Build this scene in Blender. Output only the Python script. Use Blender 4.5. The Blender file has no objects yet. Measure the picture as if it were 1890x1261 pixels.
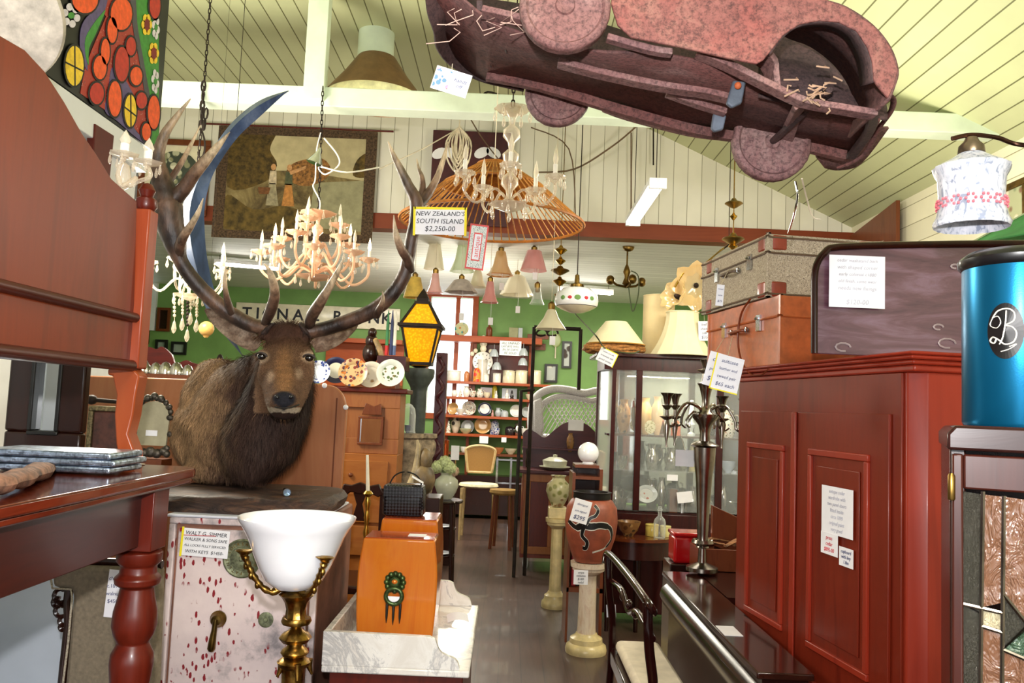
import bpy, bmesh, math, random
from mathutils import Vector as V, Matrix, Quaternion, noise
PI = math.pi
R = math.radians
rnd = random.Random(7)
scene = bpy.context.scene
COL = scene.collection

# ------------------------------------------------------------------ camera
FPX = 1525.0
CAM = V((0, 0, 1.5))
PITCH, ROLL, YAW = R(4.6), R(2.4), R(0.0)
_f = V((0, math.cos(PITCH), math.sin(PITCH)))
_r0 = V((1, 0, 0)); _u0 = V((0, -math.sin(PITCH), math.cos(PITCH)))
_r = _r0 * math.cos(ROLL) + _u0 * math.sin(ROLL)
_u = -_r0 * math.sin(ROLL) + _u0 * math.cos(ROLL)
cd = bpy.data.cameras.new('camera'); cam = bpy.data.objects.new('camera', cd); COL.objects.link(cam)
cd.sensor_width = 36; cd.lens = 36 * FPX / 1890; cd.clip_start = 0.02; cd.clip_end = 100
cam.matrix_world = Matrix(((_r.x, _u.x, -_f.x, CAM.x), (_r.y, _u.y, -_f.y, CAM.y), (_r.z, _u.z, -_f.z, CAM.z), (0, 0, 0, 1)))
scene.camera = cam
def ray(px, py): return _f + _r * ((px - 945) / FPX) - _u * ((py - 630.5) / FPX)
def P(px, py, Y):                       # the point of the place seen at a spot of the photo, at distance Y down the room
    d = ray(px, py); return CAM + d * (Y / d.y)
def PZ(px, py, z):
    d = ray(px, py); return CAM + d * ((z - CAM.z) / d.z)
def PX(px, py, x):
    d = ray(px, py); return CAM + d * (x / d.x)
def MP(Y): return Y / FPX               # metres per photo pixel at distance Y
# ------------------------------------------------------------------ world, lights, exposure
w = bpy.data.worlds.new('sky'); scene.world = w; w.use_nodes = True
w.node_tree.nodes['Background'].inputs[0].default_value = (0.93, 0.97, 1.0, 1)
w.node_tree.nodes['Background'].inputs[1].default_value = 3.0
def lamp(name, kind, loc, energy, color=(1, 1, 1), size=0.3, rot=(0, 0, 0), size_y=None):
    l = bpy.data.lights.new(name, kind); l.energy = energy; l.color = color
    if kind == 'AREA':
        l.size = size
        if size_y: l.shape = 'RECTANGLE'; l.size_y = size_y
    elif kind in ('POINT', 'SPOT'): l.shadow_soft_size = size
    o = bpy.data.objects.new(name, l); COL.objects.link(o); o.location = loc; o.rotation_euler = rot
    return o
WARM = (1.0, 0.93, 0.78)
fl = lamp('camera_flash', 'SPOT', (-0.03, -0.03, 1.66), 95, (1.0, 0.97, 0.96), 0.02, (R(97), 0, 0))
fl.data.spot_size = R(125); fl.data.spot_blend = 0.4
lamp('shop_light_near', 'AREA', (0.3, -0.9, 3.7), 80, WARM, 1.4, (0, 0, 0), 0.3)
lamp('gable_fill_one', 'POINT', (-1.9, 4.0, 2.4), 105, WARM, 0.3)  # added fill point without a fitting, brightens the gable and ceiling
lamp('gable_fill_two', 'POINT', (1.6, 4.3, 2.4), 66, WARM, 0.3)  # second added fill point for gable and ceiling, no fitting either
lamp('back_room_light_one', 'AREA', (-1.8, 9.4, 3.0), 50, WARM, 1.3, (0, 0, 0), 0.3)
lamp('back_room_light_two', 'AREA', (1.2, 9.4, 3.0), 50, WARM, 1.3, (0, 0, 0), 0.3)
lamp('back_room_fill', 'POINT', (-0.6, 9.0, 2.1), 42, WARM, 0.3)  # added point to lift the back room ceiling, not one of the tubes
vs = scene.view_settings
vs.view_transform = 'Standard'; vs.look = 'None'; vs.gamma = 1; vs.use_curve_mapping = False; vs.exposure = 0.7
scene.display_settings.display_device = 'sRGB'
cy = scene.cycles
cy.max_bounces = 8; cy.diffuse_bounces = 4; cy.glossy_bounces = 3; cy.transmission_bounces = 6; cy.transparent_max_bounces = 14
cy.caustics_reflective = False; cy.caustics_refractive = False; cy.sample_clamp_indirect = 4.0
cy.use_adaptive_sampling = True; cy.adaptive_threshold = 0.02; cy.use_denoising = True

# ------------------------------------------------------------------ materials
def srgb(c):
    if isinstance(c, str):
        c = c.lstrip('#'); c = tuple(int(c[i:i + 2], 16) / 255 for i in (0, 2, 4))
    return tuple(x / 12.92 if x <= 0.04045 else ((x + 0.055) / 1.055) ** 2.4 for x in c) + (1,)
MATS = {}
class NT:
    def __init__(s, name):
        s.m = bpy.data.materials.new(name); s.m.use_nodes = True
        s.t = s.m.node_tree; s.b = s.t.nodes['Principled BSDF']; s.out = s.t.nodes['Material Output']
    def n(s, typ, **kw):
        x = s.t.nodes.new('ShaderNode' + typ)
        for k, v in kw.items():
            if k.startswith('i_'): x.inputs[k[2:].replace('_', ' ')].default_value = v
            elif k.startswith('n_'): x.inputs[int(k[2:])].default_value = v
            else: setattr(x, k, v)
        return x
    def l(s, a, b): s.t.links.new(a, b)
    def co(s, scale=(1, 1, 1), rot=(0, 0, 0), out='Object'):
        c = s.n('TexCoord'); mp = s.n('Mapping'); mp.inputs['Scale'].default_value = scale; mp.inputs['Rotation'].default_value = rot
        s.l(c.outputs[out], mp.inputs[0]); return mp.outputs[0]
    def ramp(s, fac, stops, interp='LINEAR'):
        r = s.n('ValToRGB'); r.color_ramp.interpolation = interp
        e = r.color_ramp.elements
        while len(e) < len(stops): e.new(0.5)
        for k, (p, c) in enumerate(stops): e[k].position = p; e[k].color = srgb(c)
        s.l(fac, r.inputs[0]); return r.outputs[0]
    def noise(s, co, scale, detail=4, rough=0.5, dist=0):
        n = s.n('TexNoise'); n.inputs['Scale'].default_value = scale; n.inputs['Detail'].default_value = detail
        n.inputs['Roughness'].default_value = rough; n.inputs['Distortion'].default_value = dist
        s.l(co, n.inputs['Vector']); return n.outputs['Fac']
    def mix(s, fac, a, b, mode='MIX'):
        x = s.n('Mix'); x.data_type = 'RGBA'; x.blend_type = mode
        for q, v in ((0, fac), (6, a), (7, b)):
            if isinstance(v, (int, float)): x.inputs[q].default_value = v
            elif isinstance(v, (tuple, str)): x.inputs[q].default_value = srgb(v)
            else: s.l(v, x.inputs[q])
        return x.outputs[2]
    def bump(s, h, strength=0.3, dist=0.01):
        b = s.n('Bump'); b.inputs['Strength'].default_value = strength; b.inputs['Distance'].default_value = dist
        s.l(h, b.inputs['Height']); s.l(b.outputs[0], s.b.inputs['Normal'])
    def set(s, **kw):
        for k, v in kw.items(): s.b.inputs[k.replace('_', ' ')].default_value = v
def plain(name, col, rough=0.5, metal=0.0, var=0.12, scale=14, bump=0.0, coat=0.0, emit=0, spec=None, sss=0):
    if name in MATS: return MATS[name]
    s = NT(name); c = srgb(col)
    if var:
        n = s.noise(s.co(), scale, 5, 0.6)
        k1 = tuple(x * (1 - var) for x in _rgb(col)); k2 = tuple(min(1, x * (1 + var)) for x in _rgb(col))
        o = s.ramp(n, [(0.3, k1), (0.7, k2)]); s.l(o, s.b.inputs['Base Color'])
        if bump: s.bump(n, bump, 0.004)
    else: s.b.inputs['Base Color'].default_value = c
    s.set(Roughness=rough, Metallic=metal)
    if coat: s.b.inputs['Coat Weight'].default_value = coat; s.b.inputs['Coat Roughness'].default_value = 0.08
    if spec is not None: s.b.inputs['Specular IOR Level'].default_value = spec
    if emit:
        s.b.inputs['Emission Color'].default_value = c; s.b.inputs['Emission Strength'].default_value = emit
    if sss: s.b.inputs['Subsurface Weight'].default_value = sss; s.b.inputs['Subsurface Radius'].default_value = (0.02, 0.015, 0.01)
    MATS[name] = s.m; return s.m
def dim(c, k=0.86): c = _rgb(c); m = max(c); return tuple(x * k * (0.68 + 0.32 * x / m) for x in c)
def _rgb(c):
    if isinstance(c, str): c = c.lstrip('#'); c = tuple(int(c[i:i + 2], 16) / 255 for i in (0, 2, 4))
    return c
def wood(name, c1, c2, axis='z', scale=6, rough=0.35, coat=0.25, c3=None, bump=0.08):
    if name in MATS: return MATS[name]
    c1, c2, c3 = dim(c1), dim(c2), dim(c3 or c1)
    s = NT(name); st = {'x': (0.12, 1, 1), 'y': (1, 0.12, 1), 'z': (1, 1, 0.12)}[axis]
    co = s.co(tuple(k * scale for k in st))
    n = s.noise(co, 3.2, 8, 0.62, 1.4)
    n2 = s.noise(s.co((2.2, 2.2, 2.2)), 1.3, 3, 0.5)
    a = s.ramp(n, [(0.28, c1), (0.5, c2), (0.72, c3 or c1)])
    b = s.mix(n2, a, tuple(x * 0.72 for x in _rgb(c2)))
    o = s.mix(0.5, a, b); s.l(o, s.b.inputs['Base Color'])
    s.bump(n, bump, 0.002); s.set(Roughness=rough)
    s.b.inputs['Coat Weight'].default_value = coat * 0.35; s.b.inputs['Coat Roughness'].default_value = 0.12; s.b.inputs['Specular IOR Level'].default_value = 0.3
    MATS[name] = s.m; return s.m
def glass(name, col=(1, 1, 1), alpha=0.3, rough=0.05, emit=0):
    """thin decorative glass: part see-through, part glossy"""
    if name in MATS: return MATS[name]
    s = NT(name); s.set(Roughness=rough); s.b.inputs['Base Color'].default_value = srgb(col)
    s.b.inputs['Specular IOR Level'].default_value = 0.9
    fr = s.n('LayerWeight'); fr.inputs[0].default_value = 0.45
    mr = s.n('MapRange'); mr.inputs['To Min'].default_value = alpha; mr.inputs['To Max'].default_value = min(1, alpha + 0.6)
    s.l(fr.outputs['Facing'], mr.inputs[0]); s.l(mr.outputs[0], s.b.inputs['Alpha'])
    if emit: s.b.inputs['Emission Color'].default_value = srgb(col); s.b.inputs['Emission Strength'].default_value = emit
    MATS[name] = s.m; return s.m
def emis(name, col, st):
    if name in MATS: return MATS[name]
    s = NT(name); s.b.inputs['Base Color'].default_value = srgb(col)
    s.b.inputs['Emission Color'].default_value = srgb(col); s.b.inputs['Emission Strength'].default_value = st
    MATS[name] = s.m; return s.m
def spots(name, base, dots, scale=30, lo=0.25, hi=0.3, rough=0.4, extra=None):
    """small printed or painted flecks on a ground colour"""
    if name in MATS: return MATS[name]
    s = NT(name); v = s.n('TexVoronoi'); v.inputs['Scale'].default_value = scale; s.l(s.co(), v.inputs['Vector'])
    f = s.ramp(v.outputs['Distance'], [(lo, (1, 1, 1)), (hi, (0, 0, 0))])
    c2 = s.ramp(s.noise(s.co(), scale * 0.4, 1), [(0.42, dots[0]), (0.5, dots[1 % len(dots)]), (0.58, dots[2 % len(dots)])], 'CONSTANT')
    s.l(s.mix(f, base, c2), s.b.inputs['Base Color']); s.set(Roughness=rough)
    MATS[name] = s.m; return s.m
# ------------------------------------------------------------------ mesh building
def ident(): return Matrix.Identity(4)
def TR(x=0, y=0, z=0, rx=0, ry=0, rz=0, s=1):
    m = Matrix.Translation((x, y, z)) @ (Matrix.Rotation(rz, 4, 'Z') @ Matrix.Rotation(ry, 4, 'Y') @ Matrix.Rotation(rx, 4, 'X'))
    if s != 1: m = m @ Matrix.Diagonal((s, s, s, 1) if not isinstance(s, tuple) else s + (1,))
    return m
def frame_z(d, up=(0, 0, 1)):
    """rotation taking +Z to d"""
    d = V(d).normalized(); u = V(up)
    if abs(d.dot(u)) > 0.98: u = V((0, 1, 0)) if abs(d.y) < 0.9 else V((1, 0, 0))
    x = u.cross(d).normalized(); y = d.cross(x)
    return Matrix(((x.x, y.x, d.x, 0), (x.y, y.y, d.y, 0), (x.z, y.z, d.z, 0), (0, 0, 0, 1)))
class G:
    def __init__(s): s.v = []; s.f = []; s.m = []; s.X = ident()
    def add(s, vs, fs, mi=0):
        b = len(s.v); s.v += [tuple(s.X @ V(p)) for p in vs]
        s.f += [tuple(b + i for i in f) for f in fs]; s.m += [mi] * len(fs); return s
    def box(s, c, d, mi=0, X=None):
        x, y, z = d[0] / 2, d[1] / 2, d[2] / 2
        vs = [V((a * x, b * y, e * z)) for e in (-1, 1) for b in (-1, 1) for a in (-1, 1)]
        if X is not None: vs = [X @ p for p in vs]
        vs = [p + V(c) for p in vs]
        return s.add(vs, [(0, 2, 3, 1), (4, 5, 7, 6), (0, 1, 5, 4), (2, 6, 7, 3), (0, 4, 6, 2), (1, 3, 7, 5)], mi)
    def span(s, lo, hi, mi=0): return s.box([(a + b) / 2 for a, b in zip(lo, hi)], [abs(b - a) for a, b in zip(lo, hi)], mi)
    def lathe(s, prof, n=24, X=None, mi=0, rf=None, cap=True):
        vs = []; fs = []
        X = X or ident()
        for j, (r, z) in enumerate(prof):
            for i in range(n):
                a = 2 * PI * i / n; q = r * (rf(a, j) if rf else 1)
                vs.append(X @ V((q * math.cos(a), q * math.sin(a), z)))
        for j in range(len(prof) - 1):
            for i in range(n):
                k = (i + 1) % n; fs.append((j * n + i, j * n + k, (j + 1) * n + k, (j + 1) * n + i))
        if cap:
            if prof[0][0] > 1e-6: fs.append(tuple(range(n - 1, -1, -1)))
            if prof[-1][0] > 1e-6: fs.append(tuple((len(prof) - 1) * n + i for i in range(n)))
        return s.add(vs, fs, mi)
    def tube(s, pts, r, n=8, mi=0, closed=False, flat=1.0):
        pts = [V(p) for p in pts]; N = len(pts); vs = []; fs = []
        rr = r if isinstance(r, (list, tuple)) else [r] * N
        up = None
        for i, p in enumerate(pts):
            if closed: d = pts[(i + 1) % N] - pts[i - 1]
            else: d = pts[min(i + 1, N - 1)] - pts[max(i - 1, 0)]
            if d.length < 1e-9: d = V((0, 0, 1))
            d.normalize()
            if up is None: up = V((0, 0, 1)) if abs(d.z) < 0.9 else V((1, 0, 0))
            x = up.cross(d)
            if x.length < 1e-4: x = V((1, 0, 0)).cross(d)
            x.normalize(); y = d.cross(x); up = y.copy() if False else up
            if i and 'px_' in locals() and px_.dot(x) < -0.2: x = -x; y = -y
            px_ = x
            for k in range(n):
                a = 2 * PI * k / n; vs.append(p + x * (rr[i] * math.cos(a)) + y * (rr[i] * flat * math.sin(a)))
        for i in range(N if closed else N - 1):
            j = (i + 1) % N
            for k in range(n):
                m = (k + 1) % n; fs.append((i * n + k, i * n + m, j * n + m, j * n + k))
        if not closed: fs.append(tuple(range(n - 1, -1, -1))); fs.append(tuple((N - 1) * n + k for k in range(n)))
        return s.add(vs, fs, mi)
    def prism(s, poly, t, X=None, mi=0):
        """outline in the local XY plane, thickness t centred on Z=0"""
        X = X or ident(); n = len(poly)
        ar = sum(poly[i][0] * poly[(i + 1) % n][1] - poly[(i + 1) % n][0] * poly[i][1] for i in range(n))
        if ar < 0: poly = poly[::-1]
        vs = [X @ V((x, y, -t / 2)) for x, y in poly] + [X @ V((x, y, t / 2)) for x, y in poly]
        fs = [tuple(range(n - 1, -1, -1)), tuple(range(n, 2 * n))] + [(i, (i + 1) % n, n + (i + 1) % n, n + i) for i in range(n)]
        return s.add(vs, fs, mi)
    def ball(s, c, r, n=12, mi=0, X=None):
        r = (r, r, r) if not isinstance(r, (tuple, list)) else r; h = max(6, n // 2 + 2)
        M = Matrix.Translation(c) @ (X or ident()) @ Matrix.Diagonal((r[0], r[1], r[2], 1))
        pr = [(math.sin(PI * j / h), -math.cos(PI * j / h)) for j in range(1, h)]
        vs = [M @ V((0, 0, -1))]
        for q, z in pr:
            for i in range(n): a = 2 * PI * i / n; vs.append(M @ V((q * math.cos(a), q * math.sin(a), z)))
        vs.append(M @ V((0, 0, 1))); L = len(vs) - 1; fs = []
        for i in range(n): fs.append((0, 1 + (i + 1) % n, 1 + i))
        for j in range(len(pr) - 1):
            for i in range(n):
                k = (i + 1) % n; a = 1 + j * n; fs.append((a + i, a + k, a + n + k, a + n + i))
        a = 1 + (len(pr) - 1) * n
        for i in range(n): fs.append((a + i, a + (i + 1) % n, L))
        return s.add(vs, fs, mi)
    def grid(s, fn, nu, nv, mi=0, closed_u=False):
        vs = [fn(i / nu, j / nv) for j in range(nv + 1) for i in range(nu + (0 if closed_u else 1))]
        w_ = nu if closed_u else nu + 1; fs = []
        for j in range(nv):
            for i in range(nu):
                k = (i + 1) % w_; fs.append((j * w_ + i, j * w_ + k, (j + 1) * w_ + k, (j + 1) * w_ + i))
        return s.add(vs, fs, mi)
    def loft(s, rings, mi=0, cap=True):
        n = len(rings[0]); vs = [p for r in rings for p in r]; fs = []
        for j in range(len(rings) - 1):
            for i in range(n):
                k = (i + 1) % n; fs.append((j * n + i, j * n + k, (j + 1) * n + k, (j + 1) * n + i))
        if cap: fs.append(tuple(range(n - 1, -1, -1))); fs.append(tuple((len(rings) - 1) * n + i for i in range(n)))
        return s.add(vs, fs, mi)
    def frame(s, w, h, t, d, X=None, mi=0):
        """rectangular frame, outer size w x h in XY, bar width t, depth d"""
        X = X or ident(); old = s.X; s.X = old @ X
        for c, q in (((0, h / 2 - t / 2, 0), (w, t, d)), ((0, -h / 2 + t / 2, 0), (w, t, d)), ((-w / 2 + t / 2, 0, 0), (t, h - 2 * t, d)), ((w / 2 - t / 2, 0, 0), (t, h - 2 * t, d))): s.box(c, q, mi)
        s.X = old; return s
    def mesh(s, name):
        me = bpy.data.meshes.new(name); me.from_pydata(s.v, [], s.f); me.update(); return me
def link(o, parent=None):
    COL.objects.link(o)
    if parent is not None: o.parent = parent
    return o
def ob(name, g, m, parent=None, smooth=45, bevel=0, loc=None, rot=None, fix=True):
    me = g.mesh(name)
    for k in (m if isinstance(m, (list, tuple)) else [m]): me.materials.append(k)
    if any(g.m): me.polygons.foreach_set('material_index', g.m)
    if fix:
        bm = bmesh.new(); bm.from_mesh(me); bmesh.ops.recalc_face_normals(bm, faces=bm.faces); bm.to_mesh(me); bm.free()
    if smooth:
        me.shade_smooth(); me.set_sharp_from_angle(angle=R(smooth))
    o = bpy.data.objects.new(name, me); link(o, parent)
    if loc is not None: o.location = loc
    if rot is not None: o.rotation_euler = rot
    if bevel:
        b = o.modifiers.new('edge', 'BEVEL'); b.width = bevel; b.segments = 2; b.limit_method = 'ANGLE'; b.angle_limit = R(40)
    return o
def tag(o, label, cat=None, group=None):
    o['label'] = label
    if cat: o['category'] = cat
    if group: o['group'] = group
    return o
def thing(name, label, cat, loc=(0, 0, 0), rz=0, group=None, rot=None, s=1):
    o = bpy.data.objects.new(name, None); link(o); o.location = loc; o.rotation_euler = rot or (0, 0, rz); o.scale = (s, s, s); o.empty_display_size = 0.05
    return tag(o, label, cat, group)
def struct(name, g, m, **kw):
    o = ob(name, g, m, **kw); o['kind'] = 'structure'; return o
def one(name, g, m, label, cat, loc=None, group=None, **kw): return tag(ob(name, g, m, loc=loc, **kw), label, cat, group)
def dup(root, loc, rz=None, label=None, group=None, s=None, rot=None):
    r = root.copy(); COL.objects.link(r); r.location = loc
    if rz is not None: r.rotation_euler = (0, 0, rz)
    if rot is not None: r.rotation_euler = rot
    if s is not None: r.scale = (s, s, s)
    if label: r['label'] = label
    if group: r['group'] = group
    def kids(a, b):
        for ch in list(a.children):
            c = ch.copy(); COL.objects.link(c); c.parent = b; kids(ch, c)
    kids(root, r); return r
def text_geo(txt, size, X=None, ext=0.0006, align='CENTER', g=None, mi=0, bold=0.0, shear=0.0, space=1.0, line=1.0):
    """lettering as mesh, in the local XY plane"""
    cu = bpy.data.curves.new('t', 'FONT'); cu.body = txt; cu.size = size; cu.extrude = ext; cu.align_x = align; cu.align_y = 'CENTER'
    cu.offset = bold; cu.shear = shear; cu.space_character = space; cu.resolution_u = 2; cu.space_line = line
    o = bpy.data.objects.new('t', cu); COL.objects.link(o)
    dg = bpy.context.evaluated_depsgraph_get(); me = bpy.data.meshes.new_from_object(o.evaluated_get(dg))
    g = g or G(); X = X or ident()
    g.add([X @ v.co for v in me.vertices], [tuple(p.vertices) for p in me.polygons], mi)
    bpy.data.objects.remove(o); bpy.data.curves.remove(cu); bpy.data.meshes.remove(me)
    return g
def arc(cx, cy, r, a0, a1, n): return [(cx + r * math.cos(R(a0 + (a1 - a0) * i / n)), cy + r * math.sin(R(a0 + (a1 - a0) * i / n))) for i in range(n + 1)]
def smooth_path(pts, k=6, closed=False):
    """Catmull-Rom through the points (tuples of any length)"""
    out = []; N = len(pts)
    for i in range(N if closed else N - 1):
        p0, p1, p2, p3 = [pts[j % N] if closed else pts[max(0, min(N - 1, j))] for j in (i - 1, i, i + 1, i + 2)]
        for t in range(k):
            u = t / k
            out.append(tuple(0.5 * ((2 * b) + (-a + c) * u + (2 * a - 5 * b + 4 * c - d) * u * u + (-a + 3 * b - 3 * c + d) * u ** 3) for a, b, c, d in zip(p0, p1, p2, p3)))
    if not closed: out.append(tuple(pts[-1]))
    return out
XZ = Matrix.Rotation(PI / 2, 4, 'X')     # outline x,y -> x,z facing the camera side (-Y)
YZ = Matrix(((0, 0, 1, 0), (1, 0, 0, 0), (0, 1, 0, 0), (0, 0, 0, 1)))   # outline x,y -> y,z facing +X
def OXZ(pts, Y):
    out = []
    for x, y in pts: q = P(x, y, Y); out.append((q.x, q.z))
    return out
def plate_xz(pts, Y, t, g=None, mi=0):           # outline facing the room's front, real distance Y, thickness t
    g = g or G(); return g.prism(OXZ(pts, Y), t, TR(0, Y, 0) @ XZ, mi)
def bbox(obs):
    lo = V((1e9,) * 3); hi = V((-1e9,) * 3)
    for o in obs:
        for v in o.data.vertices:
            q = V(v.co) + o.location
            for k in range(3): lo[k] = min(lo[k], q[k]); hi[k] = max(hi[k], q[k])
    return lo, hi
def settle(t):                                    # move a thing's own point to the middle of its base
    ks = [c for c in t.children if c.type == 'MESH']
    lo, hi = bbox(ks); b = V(((lo.x + hi.x) / 2, (lo.y + hi.y) / 2, lo.z))
    t.location = b
    for c in t.children: c.location = c.location - b
    return t
def solo(name, g, m, label, cat, group=None, **kw):
    o = ob(name, g, m, **kw); lo, hi = bbox([o]); b = V(((lo.x + hi.x) / 2, (lo.y + hi.y) / 2, lo.z))
    o.data.transform(Matrix.Translation(-b)); o.location = b
    return tag(o, label, cat, group)
def evaluated(o):
    dg = bpy.context.evaluated_depsgraph_get(); return bpy.data.meshes.new_from_object(o.evaluated_get(dg))
def sculpt(name, g, voxel, smooth_n=8, parent=None, mats=None, disp=0, dscale=0.05):
    """fuse the lumps into one continuous skin"""
    me = g.mesh(name); o = bpy.data.objects.new(name, me); COL.objects.link(o)
    r = o.modifiers.new('r', 'REMESH'); r.mode = 'VOXEL'; r.voxel_size = voxel
    if smooth_n: q = o.modifiers.new('s', 'SMOOTH'); q.iterations = smooth_n; q.factor = 0.6
    nm = evaluated(o); bpy.data.objects.remove(o)
    if disp:
        for v in nm.vertices: v.co += v.normal * (disp * (noise.noise(v.co / dscale)))
    o = bpy.data.objects.new(name, nm); link(o, parent); nm.shade_smooth()
    for k in (mats if isinstance(mats, (list, tuple)) else [mats]):
        if k: nm.materials.append(k)
    return o
def vcol(name, rough=0.6, nvar=0.0, scale=60, bump=0, spec=None, attr='Col'):
    if name in MATS: return MATS[name]
    s = NT(name); a = s.n('Attribute'); a.attribute_name = attr
    c = a.outputs['Color']
    if nvar:
        n = s.noise(s.co(), scale, 5, 0.6); x = s.ramp(n, [(0.3, (1 - nvar,) * 3), (0.7, (1, 1, 1))]); c = s.mix(1.0, c, x, 'MULTIPLY')
        if bump: s.bump(n, bump, 0.003)
    s.l(c, s.b.inputs['Base Color']); s.set(Roughness=rough)
    if spec is not None: s.b.inputs['Specular IOR Level'].default_value = spec
    MATS[name] = s.m; return s.m
def paint(o, fn, attr='Col'):
    """colour of the thing itself, per vertex (point domain)"""
    me = o.data; a = me.attributes.new(attr, 'FLOAT_COLOR', 'POINT'); buf = []
    for v in me.vertices: buf += list(srgb(tuple(fn(v.co))))
    a.data.foreach_set('color', buf)
def lerp(a, b, t): t = max(0, min(1, t)); return tuple(x + (y - x) * t for x, y in zip(a, b))
def proj(p):
    d = V(p) - CAM; k = d.dot(_f); return 945 + FPX * d.dot(_r) / k, 630.5 - FPX * d.dot(_u) / k
def card(px, py, Y, wpx, hpx, rows, label, tilt=0, edge=None, ink=None, name='price_card', X0=None, size=1.0, cat='price card', edges='TLB', yaw=0, bow=0, to=None):
    """hand-written card (w x h in photo pixels at distance Y) facing the viewer's side"""
    w_, h_ = wpx * MP(Y), hpx * MP(Y); c = P(px, py, Y); t = thing(name, label, cat, c)
    t.rotation_euler = (0, tilt, yaw) if X0 is None else X0
    g = G(); g.grid(lambda u, v: V(((u - 0.5) * w_, -bow * math.sin(PI * u), (v - 0.5) * h_)), 8, 1)
    g.grid(lambda u, v: V(((u - 0.5) * w_, 0.0012 - bow * math.sin(PI * u), (v - 0.5) * h_)), 8, 1); ob('card', g, M_paper, t, smooth=0, fix=False)
    if edge:
        g = G(); e = 0.045 * w_
        for k in edges:
            q = {'T': ((0, -0.0016, h_ / 2), (w_, 0.001, e)), 'B': ((0, -0.0016, -h_ / 2), (w_, 0.001, e)), 'L': ((-w_ / 2, -0.0016, 0), (e, 0.001, h_ + e)), 'R': ((w_ / 2, -0.0016, 0), (e, 0.001, h_ + e))}[k]; g.box(*q)
        ob('edge_strip', g, edge, t, smooth=0)
    if to: g = G(); b_ = P(*to); g.tube([t.matrix_basis.inverted() @ (c + V((0, 0, h_ * .45))), t.matrix_basis.inverted() @ b_], .001, 4); ob('string', g, M_string, t)
    if rows:
        g = G()
        for i, rw in enumerate(rows):
            s = min(0.95 * h_ / (len(rows) + 0.4), w_ / (0.56 * len(rw) + 0.8)) * size
            text_geo(rw, s, TR(0, -0.002, h_ * (0.5 - (i + 0.75) / (len(rows) + 0.5))) @ XZ, 0.0002, g=g, shear=0.15)
        ob('writing', g, ink or M_ink, t, smooth=0, fix=False)
    return t
# ------------------------------------------------------------------ common materials
M_brass = plain('brass', '#b08d3c', 0.25, 1.0, 0.15)
M_oldbrass = plain('old_brass', '#7a6132', 0.35, 1.0, 0.3)
M_chrome = plain('chrome', '#c8ccd0', 0.15, 1.0, 0.05)
M_pewter = plain('pewter', '#7d756c', 0.25, 1.0, 0.2)
M_iron = plain('dark_iron', '#2a211d', 0.6, 0.6, 0.3)
M_black = plain('black_paint', '#121110', 0.4, 0, 0.1)
M_paper = plain('paper', '#eeedf2', 0.7, 0, 0.02)
M_yellow = plain('yellow_edge', '#f2e21a', 0.6, 0, 0.03)
M_ink = plain('ink', '#3a4270', 0.7, 0, 0)
M_inkblack = plain('ink_black', '#23232b', 0.7, 0, 0)
M_string = plain('string', '#d9cdb4', 0.8)
M_crystal = glass('crystal', '#ecdcc4', 0.21, 0.03)
M_clear = glass('clear_glass', '#f4fbf8', 0.10, 0.02)
M_bulb = glass('bulb_glass', '#fff4de', 0.35, 0.04)
M_candle = plain('candle_sleeve', '#f4efe2', 0.5, 0, 0.04)
M_mirror = plain('mirror_glass', '#dfe3e4', 0.02, 1.0, 0)
W_red = wood('mahogany', '#501a0f', '#6c2613', 'z', 5)
W_redx = wood('mahogany_x', '#4e190f', '#74291a', 'y', 5, 0.22, 0.6)
W_dark = wood('dark_wood', '#1f0f0c', '#34190f', 'z', 5, 0.25, 0.5)
W_darkx = wood('dark_wood_x', '#1c0e0c', '#2f1712', 'x', 5, 0.2, 0.6)
W_pine = wood('pine', '#a4663e', '#b8804f', 'z', 4, 0.4, 0.2, '#965832')
W_pinex = wood('pine_x', '#b5602f', '#c97a44', 'x', 4, 0.4, 0.2, '#a85527')
W_orange = wood('orange_wood', '#b0531f', '#c86a2c', 'x', 3, 0.4, 0.2)
W_mid = wood('mid_wood', '#6e3a1e', '#87502c', 'z', 5, 0.35, 0.3)

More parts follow.
